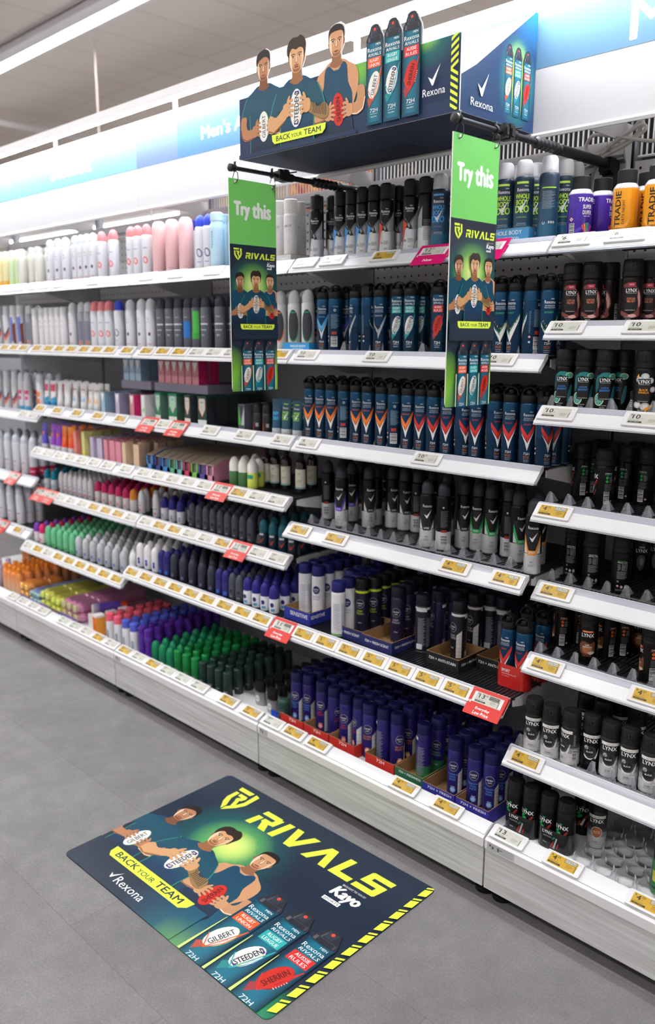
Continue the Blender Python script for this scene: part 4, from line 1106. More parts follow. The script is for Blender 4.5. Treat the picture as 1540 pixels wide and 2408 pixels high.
E0 roll_purple 4|0.054,0.345,14
E0 roll_pink 4|0.112,0.345,14
E0 roll_mint 4|0.181,0.345,14 0.243,0.345,13 0.306,0.345,12 0.368,0.345,11 0.431,0.345,10
E0 roll_silver 4|0.496,0.345,14 0.564,0.345,13 0.632,0.345,12 0.7,0.345,11 0.768,0.345,10
E1 roll_navywhite 4|1.791,0.353,14 1.842,0.353,13
K-1 bottle_orange 4|-0.272,0.301,14 -0.219,0.301,13 -0.166,0.301,12 -0.113,0.301,11
K0 bottle_whitepink 4|0.835,0.301,14 0.903,0.301,13
K0 bottle_whiteblue 4|0.974,0.301,14
K1 bottle_whiteblue 4|1.04,0.301,13
K1 bottle_purple 4|1.104,0.301,14 1.154,0.301,13
K1 roll_green 4|1.21,0.301,14 1.266,0.301,13 1.322,0.301,12
K1 stick_green 4|1.38,0.301,14 1.441,0.301,13 1.502,0.301,12
K1 stick_darkgreen 4|1.558,0.301,14 1.611,0.301,13 1.663,0.301,12 1.716,0.301,11
K2 niv_cool 5|2.111,0.421,40
K2 niv_red 5|2.189,0.414,40 2.254,0.41,40 2.322,0.399,40 2.38,0.405,40
K2 niv_gold 5|2.434,0.397,40 2.493,0.403,40 2.549,0.472,40
K2 niv_grn 5|2.666,0.475,40
K1 stick_black 5|1.858,0.384,0
M1 roll_grey 5|1.668,0.489,24 1.716,0.489,23
E0 roll_purple 5|0.054,0.399,15
E0 roll_pink 5|0.112,0.399,15
E0 roll_mint 5|0.181,0.399,15 0.243,0.399,14 0.306,0.399,13 0.368,0.399,12 0.431,0.399,11
E0 roll_silver 5|0.496,0.399,15 0.564,0.399,14 0.632,0.399,13 0.7,0.399,12 0.768,0.399,11
K-1 bottle_orange 5|-0.166,0.355,13 -0.113,0.355,12
K0 bottle_whitepink 5|0.835,0.355,15 0.903,0.355,14
K0 bottle_whiteblue 5|0.974,0.355,15
K1 bottle_whiteblue 5|1.04,0.355,14
K1 bottle_purple 5|1.104,0.355,15 1.154,0.355,14
K1 roll_green 5|1.21,0.355,15 1.266,0.355,14 1.322,0.355,13
K1 stick_green 5|1.38,0.355,15 1.441,0.355,14 1.502,0.355,13
K1 stick_darkgreen 5|1.558,0.355,15 1.611,0.355,14 1.663,0.355,13 1.716,0.355,12
K1 stick_black 6|1.858,0.434,0
E0 roll_mint 6|0.368,0.453,13 0.431,0.453,12
E0 roll_silver 6|0.496,0.453,16 0.564,0.453,15 0.632,0.453,14 0.7,0.453,13
K-1 bottle_orange 6|-0.166,0.409,14 -0.113,0.409,13
K0 bottle_whiteblue 6|0.974,0.409,16
K1 bottle_whiteblue 6|1.04,0.409,15
K1 bottle_purple 6|1.104,0.409,16 1.154,0.409,15
K1 roll_green 6|1.21,0.409,16 1.266,0.409,15 1.322,0.409,14
K1 stick_green 6|1.38,0.409,16 1.441,0.409,15 1.502,0.409,14
K1 stick_darkgreen 6|1.558,0.409,16 1.611,0.409,15 1.663,0.409,14 1.716,0.409,13
K-1 bottle_orange 7|-0.166,0.463,15 -0.113,0.463,14
K1 bottle_purple 7|1.104,0.463,17 1.154,0.463,16"""
SMALL_REST = """C1 roll_black 1.733 0.303
C1 roll_black 1.787 0.303
L1 roll_greenwhite 1.676 0.273
M0 roll_teal 0.1 0.273
M0 roll_white 0.184 0.273
M0 roll_white 0.234 0.273
M0 roll_white 0.283 0.273
M0 roll_white 0.333 0.273
M0 roll_white 0.382 0.273
M0 roll_orange 0.868 0.273
M1 roll_teal_red 1.903 0.273
E0 roll_silver 0.905 0.183
M0 roll_teal 0.1 0.327
M0 roll_white 0.184 0.327
M0 roll_white 0.234 0.327
M0 roll_white 0.283 0.327
M0 roll_white 0.333 0.327
M0 roll_white 0.382 0.327
M1 roll_teal_red 1.903 0.327
E0 roll_silver 0.836 0.237
L1 roll_greenwhite 1.62 0.381
L1 roll_greenwhite 1.676 0.381
L1 roll_lime 1.73 0.381
M0 roll_teal 0.1 0.381
M0 roll_white 0.184 0.381
M0 roll_white 0.234 0.381
M0 roll_white 0.283 0.381
M0 roll_white 0.333 0.381
M0 roll_white 0.382 0.381
M1 roll_navycap 1.243 0.381
M1 roll_grey 1.329 0.381
M1 roll_teal_red 1.903 0.381
M1 roll_teal_red 1.957 0.381
E0 roll_silver 0.836 0.291
E1 roll_darkgrey 1.497 0.299
E1 roll_navywhite 1.942 0.299
M0 roll_teal 0.026 0.435
M0 roll_white 0.432 0.435
M0 roll_white 0.482 0.435
M0 roll_pinkcap 0.551 0.435
M0 roll_pinkcap 0.615 0.435
M0 roll_pinkcap 0.679 0.435
M0 roll_pinkcap 0.743 0.435
M0 roll_pinkcap 0.807 0.435
M0 roll_orange 0.868 0.435
M1 roll_white 1.054 0.435
M1 roll_navycap 1.121 0.435
M1 roll_navycap 1.182 0.435
M1 roll_navycap 1.243 0.435
M1 roll_grey 1.329 0.435
M1 roll_grey 1.377 0.435
M1 roll_grey 1.426 0.435
M1 roll_grey 1.474 0.435
M1 roll_grey 1.523 0.435
M1 roll_grey 1.571 0.435
M1 roll_grey 1.619 0.435
M1 roll_grey 1.668 0.435
M1 roll_teal_red 1.848 0.435
E0 roll_silver 0.836 0.345
E1 roll_whitenivea 1.038 0.353
E1 roll_whitenivea 1.098 0.353
E1 roll_whitenivea 1.158 0.353
E1 roll_navy 1.208 0.353
E1 roll_navy 1.248 0.353
E1 roll_darkgrey 1.301 0.353
E1 roll_darkgrey 1.366 0.353
E1 roll_darkgrey 1.431 0.353
E1 roll_darkgrey 1.497 0.353
E1 roll_darkgrey 1.562 0.353
E1 roll_navy 1.615 0.353
E1 roll_navy 1.656 0.353
E1 roll_grey 1.698 0.353
E1 roll_grey 1.74 0.353
E1 roll_navywhite 1.892 0.353
M0 roll_white 0.432 0.489
M0 roll_pinkcap 0.807 0.489
M1 roll_grey 1.571 0.489
M1 roll_grey 1.619 0.489
E0 roll_silver 0.836 0.399
E1 roll_navy 1.248 0.407
E1 roll_darkgrey 1.301 0.407
E1 roll_darkgrey 1.366 0.407
E1 roll_navy 1.656 0.407
E1 roll_navywhite 1.791 0.407
E1 roll_navywhite 1.842 0.407
E0 roll_mint 0.181 0.453
E0 roll_mint 0.243 0.453
E0 roll_mint 0.306 0.453
E0 roll_silver 0.768 0.453
E0 roll_silver 0.836 0.453
E0 roll_silver 0.496 0.507
E0 roll_silver 0.564 0.507
E0 roll_silver 0.632 0.507
E0 roll_silver 0.7 0.507
E0 roll_silver 0.768 0.507"""
TAGS = """A-1 ww|-0.23 -0.105 -0.05
A0 ww|0.085 0.212 0.358 0.676
A1 wd|1.325
A1 ww|1.115 1.564
A2 new|2.616 2.808
A2 ww|2.199
A2 wy|2.07
A2 y6|2.423
A3 w6|3.063 3.205
B-1 y|-0.226 -0.12 -0.05
B0 y|0.091 0.214 0.328 0.446 0.567 0.686 0.79 0.95
B1 w|1.461 1.571 1.647
B1 y|1.093 1.214 1.332 1.95
B2 w10|2.081 2.403 2.86
B3 w10|3.056 3.272
C-1 w|-0.191 -0.076
C0 y|0.05 0.138 0.233 0.334 0.44 0.542 0.672 0.803 0.886 0.95
C1 red|1.088 1.378
C1 ww|1.242 1.507 1.608 1.692 1.783
C1 wy|1.871 1.95
C2 w105|2.605
C2 ww|2.076
C3 w10|3.062 3.301
D2 y4|2.078 2.256 2.758 2.947
D3 y4|3.062
E-1 red|-0.32
E-1 y|-0.134
E0 w|0.083 0.325
E0 y|0.211 0.44 0.542 0.632 0.728 0.836 0.932
E1 y|1.05 1.194 1.316 1.445 1.547 1.648 1.734 1.833 1.942
E2 red|2.05
E2 red13|2.934
E2 y5|2.173 2.288 2.404 2.511 2.6 2.704 2.82
E3 y4|3.069
F3 y4|3.071 3.37
G3 y4|3.07
K-1 w|-0.064
K0 w|0.05 0.112 0.213 0.548 0.636 0.749 0.95
K0 y|0.839
K1 w|1.136 1.376 1.475 1.558
K1 y|1.05 1.231 1.799 1.94
K2 w|2.05
K2 y4|2.173 2.295 2.682 2.848
K3 w13|3.065
K3 y4|3.234 3.469
L-1 red|-0.239
L0 w|0.05 0.171 0.302 0.418 0.502 0.635 0.758 0.915
L1 red|1.633
L1 w|1.057 1.192 1.305 1.428 1.531 1.841 1.95
L1 y|1.738
M0 red|0.05 0.131
M0 w|0.26 0.383 0.485 0.936
M0 y|0.599 0.725 0.834
M1 red|1.757
M1 w|1.058 1.414 1.522 1.851 1.94
M1 y|1.158 1.286 1.638"""
# ------------------------------------------------------------------ products
K = {}     # kind -> dict(name, cat, look, parts)
BLK = (18, 19, 22); SIL = (176, 180, 186)

def can_body(r, h, col, mat=M_METAL, rim=SIL, grad=None, base=None, sx=1, sy=1):
    """a shouldered aerosol can from base to collar; grad: list of (fraction, colour) bands"""
    b = Buf()
    base = base or col
    pr = [(r * .86, 0, rim), (r * .97, .0015, rim), (r, .004, base)]
    if grad:
        last = None
        for f, c in grad:
            z = .004 + (h - .016) * f
            if last is not None: pr.append((r, z - .0002, last))
            pr.append((r, z, c)); last = c
        pr.append((r, h - .010, last)); top = last
    else:
        pr.append((r, h - .010, col)); top = col
    pr += [(r * .985, h - .006, top), (r * .93, h - .002, top), (r * .86, h, top)]
    b.lathe(pr, mat, 28, sx=sx, sy=sy)
    return b

def put_on(b, art, r, mat=M_PAINT, z0=0.0):
    art.put(b, wrap(r + .00012, z0), mat, .0035)

def cap_hoop(r, z):
    """black spray cap: collar, centre button with nozzle eye and carrying hoop"""
    b = Buf()
    b.lathe([(r * .97, z - .001, BLK), (r * .99, z + .004, BLK), (r * .99, z + .018, (30, 31, 36)), (r * .90, z + .021, BLK), (r * .60, z + .023, (18, 18, 21))], M_PLAST, 24)
    b.lathe([(r * .42, z + .021, BLK), (r * .42, z + .030, BLK), (r * .30, z + .034, (36, 37, 42)), (.0005, z + .035, (36, 37, 42))], M_PLAST, 14)
    pts = []
    n = 14
    for i in range(n + 1):
        a = math.pi * i / n
        pts.append((math.cos(a), math.sin(a)))
    vs, fs = [], []
    for c, s in pts:
        for k, (dr, dy) in enumerate(((1, -1), (1, 1), (.84, 1), (.84, -1))):
            vs.append((c * r * .93 * dr, dy * r * (.62 if s < .5 else .40), z + .017 + s * (.026 if dr == 1 else .0225)))
    for i in range(n):
        for k in range(4):
            j = (k + 1) % 4
            fs.append((i * 4 + k, i * 4 + j, (i + 1) * 4 + j, (i + 1) * 4 + k))
    b.add(vs, fs, M_PLAST, C((28, 29, 34)), True)
    noz = Buf()
    noz.lathe([(.0042, 0, (60, 62, 70)), (.0042, .003, (60, 62, 70)), (.0026, .0032, (8, 8, 9))], M_PLAST, 12)
    y0 = -r * .43
    b.add([(x, y0 - zz, z + .027 + y) for x, y, zz in noz.v], noz.f, M_PLAST, noz.c, True)
    return b

def cap_round(r, z, h, col, k=.9, mat=M_PLAST, foot=.97):
    b = Buf(); c = col
    pr = [(r * foot, z - .001, c), (r * foot, z + .003, c)]
    for i in range(9):
        a = math.pi / 2 * i / 8
        pr.append((r * k * (math.cos(a) * .42 + .58 if i < 8 else .50), z + .004 + (h - .004) * (i / 8 if i < 3 else .42 + .58 * math.sin(a)), c))
    pr.append((.0005, z + h, c))
    b.lathe(pr, mat, 22); return b

def cap_dome(r, z, h, col, k=1.0, mat=M_PLAST):
    b = Buf(); pr = [(r * k, z - .001, col), (r * k, z + h * .35, col)]
    for i in range(1, 8):
        a = math.pi / 2 * i / 7
        pr.append((max(.0005, r * k * math.cos(a)), z + h * .35 + h * .65 * math.sin(a), col))
    b.lathe(pr, mat, 20); return b

def cap_flat(r, z, h, col, k=.95, bev=.003, mat=M_PLAST):
    b = Buf()
    b.lathe([(r * k, z - .001, col), (r * k * .985, z + h - bev, col), (r * k * .985 - bev * .8, z + h - bev * .2, col), (r * k * .985 - bev * 1.6, z + h, col), (.0005, z + h + .0005, col)], mat, 24)
    return b

def cap_lynx(r, z):
    b = Buf(); c = (26, 26, 29)
    b.lathe([(r * .99, z - .001, c), (r * .985, z + .012, c), (r * .95, z + .0125, (16, 16, 18)), (r * .955, z + .013, c), (r * .93, z + .036, c), (r * .84, z + .041, c), (.0005, z + .0425, (34, 34, 38))], M_PLAST, 24)
    b.box((-.0042, -r * .965, z + .0195), (.0042, -r * .90, z + .0305), M_PLAST, C((58, 59, 64)))
    b.box((-.003, -r * .972, z + .0205), (.003, -r * .90, z + .0295), M_PLAST, C((6, 6, 7)))
    return b

def cap_nivea(r, z, col=(26, 28, 84)):
    b = Buf()
    b.lathe([(r * .97, z - .001, col), (r * .985, z + .004, col), (r * .97, z + .029, col), (r * .86, z + .034, col), (r * .55, z + .0365, mixc(col, (0, 0, 0), .2)), (r * .50, z + .0345, mixc(col, (0, 0, 0), .4)), (.0005, z + .037, col)], M_PLAST, 24)
    return b

def reg(kind, name, cat, look, parts):
    K[kind] = dict(name=name, cat=cat, look=look, parts=parts)

def barcode(A, x, y, w, h, dark=(40, 42, 50), paper=(214, 216, 220)):
    A.rect(x, y, x + w, y + h, paper)
    for i in range(9):
        k = y + h * (.08 + i * .1)
        A.rect(x + w * .06, k, x + w * .94, k + h * (.035 + .02 * (i % 3)), dark)

def smallprint(A, x, y, w, h, n, col):
    for i in range(n):
        k = y + h * (i + .2) / n
        A.rect(x, k, x + w * (.72 + .28 * ((i * 7) % 5) / 4), k + h / n * .38, col)

def flame(A, x, y, s):
    A.poly([(x, y - s), (x + s, y), (x, y + s), (x - s, y)], (206, 60, 50)); A.poly([(x, y - s * .76), (x + s * .76, y), (x, y + s * .76), (x - s * .76, y)], (232, 232, 232))
    A.smooth([(x - s * .2, y - s * .35), (x + s * .2, y - s * .35), (x + s * .24, y), (x, y + s * .42), (x - s * .24, y)], (30, 30, 34), k=2)

R_ = .0242
# --- men's teal antiperspirant range
def men_back(A, r):
    """rear of the can, drawn around the far side"""
    c = math.pi * r * 1000
    for sg in (1, -1):
        x = c * sg - 12 if sg > 0 else -c
        pass
    A.text('MOTIONSENSE', c * .88, 150, 20, 3, (190, 200, 210)); A.ell(c * .84, 138, 4, 4, (225, 230, 235)); A.ell(c * .84, 138, 2.4, 2.4, (30, 70, 95))
    smallprint(A, c * .66, 78, c * .36, 48, 14, (120, 150, 168))
    A.rect(c * .70, 58, c * .92, 68, (168, 52, 48))
    barcode(A, c * .66, 18, c * .30, 34)
    flame(A, -c * .52, 52, 4); A.ell(-c * .52, 38, 3, 3, (190, 196, 200)); smallprint(A, -c * .60, 60, 8, 60, 18, (110, 140, 160))
    flame(A, c * .52, 52, 4); A.ell(c * .52, 38, 3, 3, (190, 196, 200)); smallprint(A, c * .49, 62, 5, 60, 18, (110, 140, 160))

def chevron(A, w, y, c1, c2, thin=False):
    """two-tone V on the can front: colour above, pale below, point down"""
    A.poly([(-w * 1.02, y + 26), (-w * .1, y - 14), (w * .0, y - 36), (w * .12, y - 14), (w * 1.15, y + 40), (w * .3, y - 22), (0, y - 52), (-w * .2, y - 30)], (16, 30, 42))
    A.poly([(-w, y + 24), (-w * .95, y + 8), (0, y - 26), (w * 1.1, y + 22), (w * 1.12, y + 38), (0, y - 6)], c1)
    A.poly([(-w * .9, y + 2), (0, y - 28), (w * .98, y + 14), (w * .34, y - 22), (0, y - 50), (-w * .30, y - 26)], c2)

def rex_men(kind, word, wcol, c1, c2, look, style='v'):
    r = R_; b = can_body(r, .178, (30, 84, 112), M_METAL, SIL, [(0, (12, 46, 76)), (.5, (16, 60, 96)), (.9, (24, 74, 110))])
    A = Art()
    A.text('MEN', 8, 152, 9, 3.2, WHITE); A.text('Rexona', 1, 144, 30, 8.5, WHITE, .004)
    A.text('ADVANCED', 1, 134.5, 28, 4, (200, 212, 220)); A.text('PROTECTION', 1, 129, 29, 4, (200, 212, 220))
    A.text(word, -1, 117, 26 if len(word) > 5 else 20, 5, wcol, .006)
    if style == 'v':
        chevron(A, 22, 92, c1, c2)
    elif style == 'silver':
        A.smooth([(-24, 104), (-4, 84), (0, 66), (3, 84), (28, 124), (10, 96), (1, 48), (-2, 60)], (16, 30, 42))
        A.poly([(-22, 108), (-20, 94), (0, 72), (26, 122), (27, 116), (4, 58), (0, 44), (-3, 62)], c1)
    else:
        A.poly([(-24, 96), (-22, 84), (0, 66), (30, 118), (31, 108), (2, 56), (-2, 58)], (28, 120, 90))
        A.poly([(-23, 92), (-21, 80), (0, 60), (30, 112), (28, 98), (3, 36), (-2, 48)], (222, 224, 222))
        for i in range(9):
            A.poly([(-18 + i * 5, 72 + abs(i - 3.5) * 6), (-14 + i * 5, 76 + abs(i - 3.5) * 6), (-15 + i * 5, 68 + abs(i - 3.5) * 6)], (40, 122, 62) if i % 2 else (196, 140, 84))
    A.text('72H', -1, 34, 16, 7, WHITE, .002); A.text('BODY HEAT', -1, 25.5, 17, 3, (224, 134, 60)); A.text('ACTIVATED', -1, 21.5, 17, 3, (224, 134, 60))
    A.text('ANTIPERSPIRANT', -1, 16, 17, 1.6, WHITE); A.text('130g 220mL', -1, 11, 15, 2.4, WHITE)
    men_back(A, r)
    put_on(b, A, r)
    reg(kind, 'antiperspirant_can', 'deodorant', look, [('can_body', b), ('spray_cap', cap_hoop(r, .178))])
rex_men('rex_orange', 'WORKOUT', (226, 104, 44), (236, 120, 40), (226, 226, 226), 'teal aerosol with orange chevron')
rex_men('rex_red', 'SPORT', (214, 52, 44), (208, 46, 40), (226, 226, 226), 'teal aerosol with red chevron')
rex_men('rex_blue', 'XTRA COOL', (80, 170, 226), (84, 170, 226), (206, 212, 220), 'teal aerosol with blue chevron')
rex_men('rex_purple', 'SENSITIVE', (120, 120, 220), (70, 74, 190), (206, 206, 226), 'teal aerosol with violet chevron')
rex_men('rex_silver', 'GRANITE', (190, 196, 204), (176, 182, 192), None, 'teal aerosol with silver V', 'silver')
rex_men('rex_coconut', 'COCONUT', (70, 190, 120), None, None, 'teal aerosol with coconut print', 'coco')
for kd in ('union', 'league', 'aussie'):
    b = can_body(R_, .178, (24, 84, 108), M_METAL, SIL, [(0, (12, 48, 74)), (.5, (16, 64, 94)), (.9, (24, 76, 108))])
    A = Art(); rivals_label(A, 0, 4, 40, 208, kd); men_back(A, R_); put_on(b, A, R_)
    reg('rex_' + kd, 'antiperspirant_can', 'deodorant', {'union': 'teal aerosol with orange football label', 'league': 'teal aerosol with white football', 'aussie': 'teal aerosol with red football'}[kd], [('can_body', b), ('spray_cap', cap_hoop(R_, .178))])

# --- whole body deodorant
for kd, c, ct in (('whole_green', (176, 222, 60), 'lime'), ('whole_blue', (52, 150, 228), 'blue')):
    r = .0265; b = can_body(r, .168, (30, 52, 74), M_PAINT, SIL, [(0, (34, 92, 124)), (.25, (34, 70, 98)), (.6, (30, 50, 72))])
    A = Art()
    A.rect(-18, 148, 16, 154, c); A.text('72H ODOUR PROTECTION', -1, 151, 28, 2, (230, 240, 240))
    A.text('MEN', 10, 142, 9, 3.2, WHITE); A.text('Rexona', 1, 133, 33, 9, WHITE, .002)
    A.text('WHOLE', 0, 116, 40, 12, c, .03); A.text('BODY', 0, 101, 34, 13, c, .03); A.text('DEO', 0, 83, 38, 18, c, .04)
    tick(A, -12, 76, 26, 36, (206, 210, 216))
    A.text('ACTIVE FRESH' if ct == 'lime' else 'OCEAN RUSH', 0, 62, 28, 3.2, c)
    A.text('0% ALUMINIUM SALTS', 0, 46, 26, 2, WHITE); A.text('Underarms, Pits, Feet & Beyond', 0, 42, 28, 2, WHITE)
    A.rect(62, 128, 100, 131, (150, 200, 60) if ct == 'lime' else (60, 130, 190)); smallprint(A, 64, 76, 34, 46, 16, (130, 150, 165)); A.text('U', 70, 40, 6, 7, (220, 225, 230), .02)
    for i in range(3): A.ell(84 + i * 6, 42, 2.6, 3.6, (170, 176, 184))
    put_on(b, A, r)
    reg(kd, 'deodorant_can', 'deodorant', 'navy aerosol, %s block lettering, grey cap' % ct, [('can_body', b), ('cap', cap_round(r, .168, .044, (196, 198, 204), .86, foot=.84))])

# --- clinical cans: black top, silver lower half, coloured flank
def clinical(kind, flank, look):
    r = .0245; h = .166
    b = can_body(r, h, (26, 27, 32), M_METAL, SIL, [(0, (196, 200, 208)), (.42, (178, 182, 190)), (.44, (24, 25, 30))])
    A = Art()
    A.poly([(-30, 100), (-30, 20), (-22, 20), (-12, 66), (0, 92), (-8, 84)], flank)
    A.poly([(8, 66), (30, 66), (30, 128), (18, 104), (6, 84)], (150, 154, 162))
    A.poly([(-14, 100), (-2, 84), (0, 76), (3, 84), (22, 112), (6, 90), (1, 70), (-2, 74)], (216, 220, 226))
    A.poly([(-12, 98), (0, 66), (12, 66), (4, 84)], (30, 31, 36))
    A.text('MEN', 6, 134, 8, 3, WHITE); A.text('Rexona', 1, 127, 28, 8, WHITE, .002); A.text('clinical', 1, 119, 20, 5, (220, 222, 226))
    A.text('3x', -12, 34, 10, 8, (60, 62, 70)); smallprint(A, -4, 28, 18, 12, 4, (90, 92, 100)); A.text('96H', 3, 16, 12, 5, (70, 72, 80))
    flame(A, 44, 64, 4.5); smallprint(A, 34, 30, 26, 60, 20, (110, 112, 120))
    put_on(b, A, r)
    reg(kind, 'deodorant_can', 'deodorant', look, [('can_body', b), ('cap', cap_flat(r, h, .047, (27, 28, 33), .96, .006))])
clinical('clin_blue', (54, 140, 220), 'black and silver can, blue flank')
clinical('clin_red', (206, 62, 44), 'black and silver can, red flank')
clinical('clin_black', (40, 42, 48), 'black and silver can, dark flank')
clinical('clin_back', (66, 68, 76), 'plain dark can turned backwards')

# --- invisible black range: black with silver V base
def invis(kind, col, look, word):
    r = .0245; h = .176
    b = can_body(r, h, (24, 24, 28), M_METAL, SIL, [(0, (208, 210, 214)), (.34, (216, 218, 222)), (.36, (20, 20, 24))])
    A = Art()
    A.poly([(-26, 64), (26, 64), (26, 106), (8, 62), (0, 54), (-8, 62), (-26, 104)], (212, 214, 218))
    A.poly([(-26, 120), (-10, 72), (10, 72), (26, 120), (26, 96), (12, 58), (-12, 58), (-26, 96)], col)
    A.poly([(-26, 122), (-10, 74), (10, 74), (26, 122), (26, 130), (-26, 130)], (24, 24, 28))
    A.text(word, 0, 66, 17, 6, WHITE, .002)
    A.text('Rexona', 1, 138, 30, 9, WHITE, .003); tick(A, -9, 98, 24, 28, (224, 226, 230))
    A.text('48H', 0, 38, 12, 6, (110, 112, 118)); smallprint(A, -9, 24, 18, 8, 3, (120, 122, 128))
    A.ell(64, 140, 3, 3, (200, 204, 210)); smallprint(A, 56, 76, 26, 54, 18, (104, 106, 116)); A.rect(58, 60, 76, 68, (150, 44, 40)); barcode(A, 56, 16, 22, 34)
    smallprint(A, -48, 60, 14, 60, 18, (90, 92, 100)); flame(A, -40, 50, 4)
    put_on(b, A, r)
    reg(kind, 'antiperspirant_can', 'deodorant', look, [('can_body', b), ('cap', cap_dome(r, h, .044, (52, 54, 64), .80))])
invis('invis_black', (34, 35, 42), 'black and silver dome-capped can', 'INVISIBLE')
invis('invis_green', (40, 176, 96), 'black can with green V band', 'FRESH')
invis('invis_purple', (96, 66, 196), 'black can with violet V band', 'COOL')
invis('invis_orange', (226, 150, 62), 'black can with orange band', 'SPORT')

# --- paint-can style sprays
for kd, c, look in (('tradie_purple', (74, 44, 168), 'purple spray can with black cap'), ('tradie_orange', (246, 164, 34), 'orange spray can with black cap')):
    r = .0315; h = .108
    b = Buf(); b.lathe([(r * .92, 0, SIL), (r, .003, c), (r, h - .003, c), (r * 1.01, h, (200, 202, 206)), (r * .97, h + .002, (210, 212, 216)), (r * .80, h + .010, (200, 202, 206)), (r * .66, h + .013, (210, 212, 216))], M_SHINE, 30)
    A = Art(); ink = (26, 24, 26) if kd.endswith('orange') else WHITE
    if kd.endswith('orange'):
        A.text('TRADIE', -9, 57, 84, 15, ink, .03, 90); A.text('DATE NIGHT', 6, 50, 58, 6.5, ink, .006, 90)
        A.text('DEODORANT', -6, 12, 20, 2.6, ink); A.text('BODY SPRAY', -6, 8, 20, 2.6, ink)
    else:
        for x0 in (-8, -82, 66):
            A.text('TRADIE', x0, 92, 44, 10, WHITE, .02); A.text('SUPER', x0 + 2, 74, 24, 10, WHITE, .01); A.text('DUPER', x0 + 2, 60, 24, 10, WHITE, .01); A.text('BODY SPRAY', x0 + 2, 51, 18, 2.4, WHITE)
            for i, cc in enumerate(((226, 60, 110), (236, 140, 50), (60, 170, 80), (60, 140, 220), (170, 60, 190), (226, 60, 90))):
                A.poly([(x0 - 2 + i * 1.6, 4), (x0 - 12 + i * 5.4, 36 - abs(i - 2.5) * 3), (x0 - 8 + i * 5.4, 37 - abs(i - 2.5) * 3), (x0 + 0 + i * 1.6, 4)], cc)
        flame(A, 28, 44, 6); barcode(A, 22, 4, 15, 30)
    put_on(b, A, r)
    reg(kd, 'spray_can', 'deodorant', look, [('can_body', b), ('cap', cap_flat(r * .76, h + .010, .034, (30, 31, 35), 1.0, .002))])

# --- wide body sprays
def lynx(kind, look, base=(22, 22, 25), fn=None, grad=None, mat=M_METAL, capring=None):
    r = .0262; h = .114
    b = can_body(r, h, base, mat, (40, 40, 44), grad)
    A = Art(); fn(A); put_on(b, A, r)
    reg(kind, 'body_spray', 'deodorant', look, [('can_body', b), ('cap', cap_lynx(r, h))])
def lx_panel(A, words, wc, blobs, tagc=None):
    for b in blobs: b(A)
    A.rect(-16, 28, 16, 86, (18, 18, 21))
    if tagc: A.rect(-9, 88, 9, 98, tagc); A.text('NEW', 0, 93, 11, 4, WHITE)
    A.text('LYNX', 0, 79, 27, 8.5, WHITE, .03); A.text('THE FRAGRANCE COLLECTION', 0, 72, 26, 1.6, WHITE)
    A.text(words[0], 0, 59, 20 if len(words[0]) < 6 else 22, 5, wc, .02); A.text(words[1], 0, 52.5, 20 if len(words[1]) < 7 else 25, 5, wc, .02)
    A.text('INFUSED WITH ESSENTIAL OIL', 0, 31, 24, 1.8, WHITE); A.text('Premium Body Spray', -4, 14, 20, 2.6, WHITE); A.text('93g/150mL', -4, 9, 14, 2.6, WHITE)
    barcode(A, 40, 10, 12, 40)
def swirl(c1, c2):
    def f(A):
        A.smooth([(-22, 92), (-6, 98), (10, 90), (24, 74), (30, 50), (24, 34), (26, 20), (16, 14), (10, 24), (18, 40), (14, 62), (0, 80), (-16, 84)], c1)
        A.smooth([(10, 88), (22, 70), (26, 50), (21, 38), (18, 56), (12, 72)], c2)
        A.smooth([(-26, 30), (-14, 26), (2, 20), (14, 28), (20, 22), (6, 12), (-14, 16), (-28, 22)], c1)
        A.smooth([(-6, 18), (8, 22), (16, 16), (6, 13)], c2)
    return f
lynx('lynx_cocoa', 'black body spray with cocoa print', (34, 26, 28), lambda A: lx_panel(A, ('COCOA', 'VELVET'), (226, 132, 104), [swirl((122, 62, 62), (222, 170, 160))], (202, 44, 84)))
def aqua(A):
    A.smooth([(-24, 82), (-10, 96), (6, 98), (18, 92), (8, 84), (-6, 88), (-20, 76)], (30, 118, 122))
    A.smooth([(-26, 74), (-20, 92), (-16, 62), (-24, 46)], (24, 92, 98))
    A.ell(-14, 30, 13, 16, (196, 226, 190)); A.ell(-14, 30, 11, 14, (52, 136, 132))
    for i in range(8):
        t = math.pi * i / 4; A.line([(-14, 30), (-14 + 10 * math.cos(t), 30 + 12 * math.sin(t))], .8, (190, 224, 200))
    A.ell(20, 88, 11, 8, (186, 222, 178)); A.ell(20, 88, 9, 6.5, (66, 150, 130))
    A.smooth([(16, 30), (22, 60), (28, 62), (26, 30), (18, 16)], (22, 96, 104))
lynx('lynx_aqua', 'black body spray with teal citrus print', (20, 22, 26), lambda A: lx_panel(A, ('AQUA', 'BERGAMOT'), (44, 132, 216), [aqua]))
def vanil(A):
    for x, y, q in ((2, 92, 10), (-12, 84, 9), (16, 82, 9), (24, 60, 9), (-14, 22, 10), (6, 18, 12)): A.ell(x, y, q, q * .8, (176, 176, 180)); A.ell(x + 1, y, q * .6, q * .5, (210, 210, 212))
    A.poly([(-20, 90), (-14, 98), (-12, 90)], (240, 160, 40)); A.poly([(2, 12), (24, 24), (26, 18), (8, 6)], (238, 158, 46))
lynx('lynx_vanilla', 'black body spray with vanilla print', (22, 22, 26), lambda A: lx_panel(A, ('BLACK', 'VANILLA'), (240, 160, 40), [vanil]))
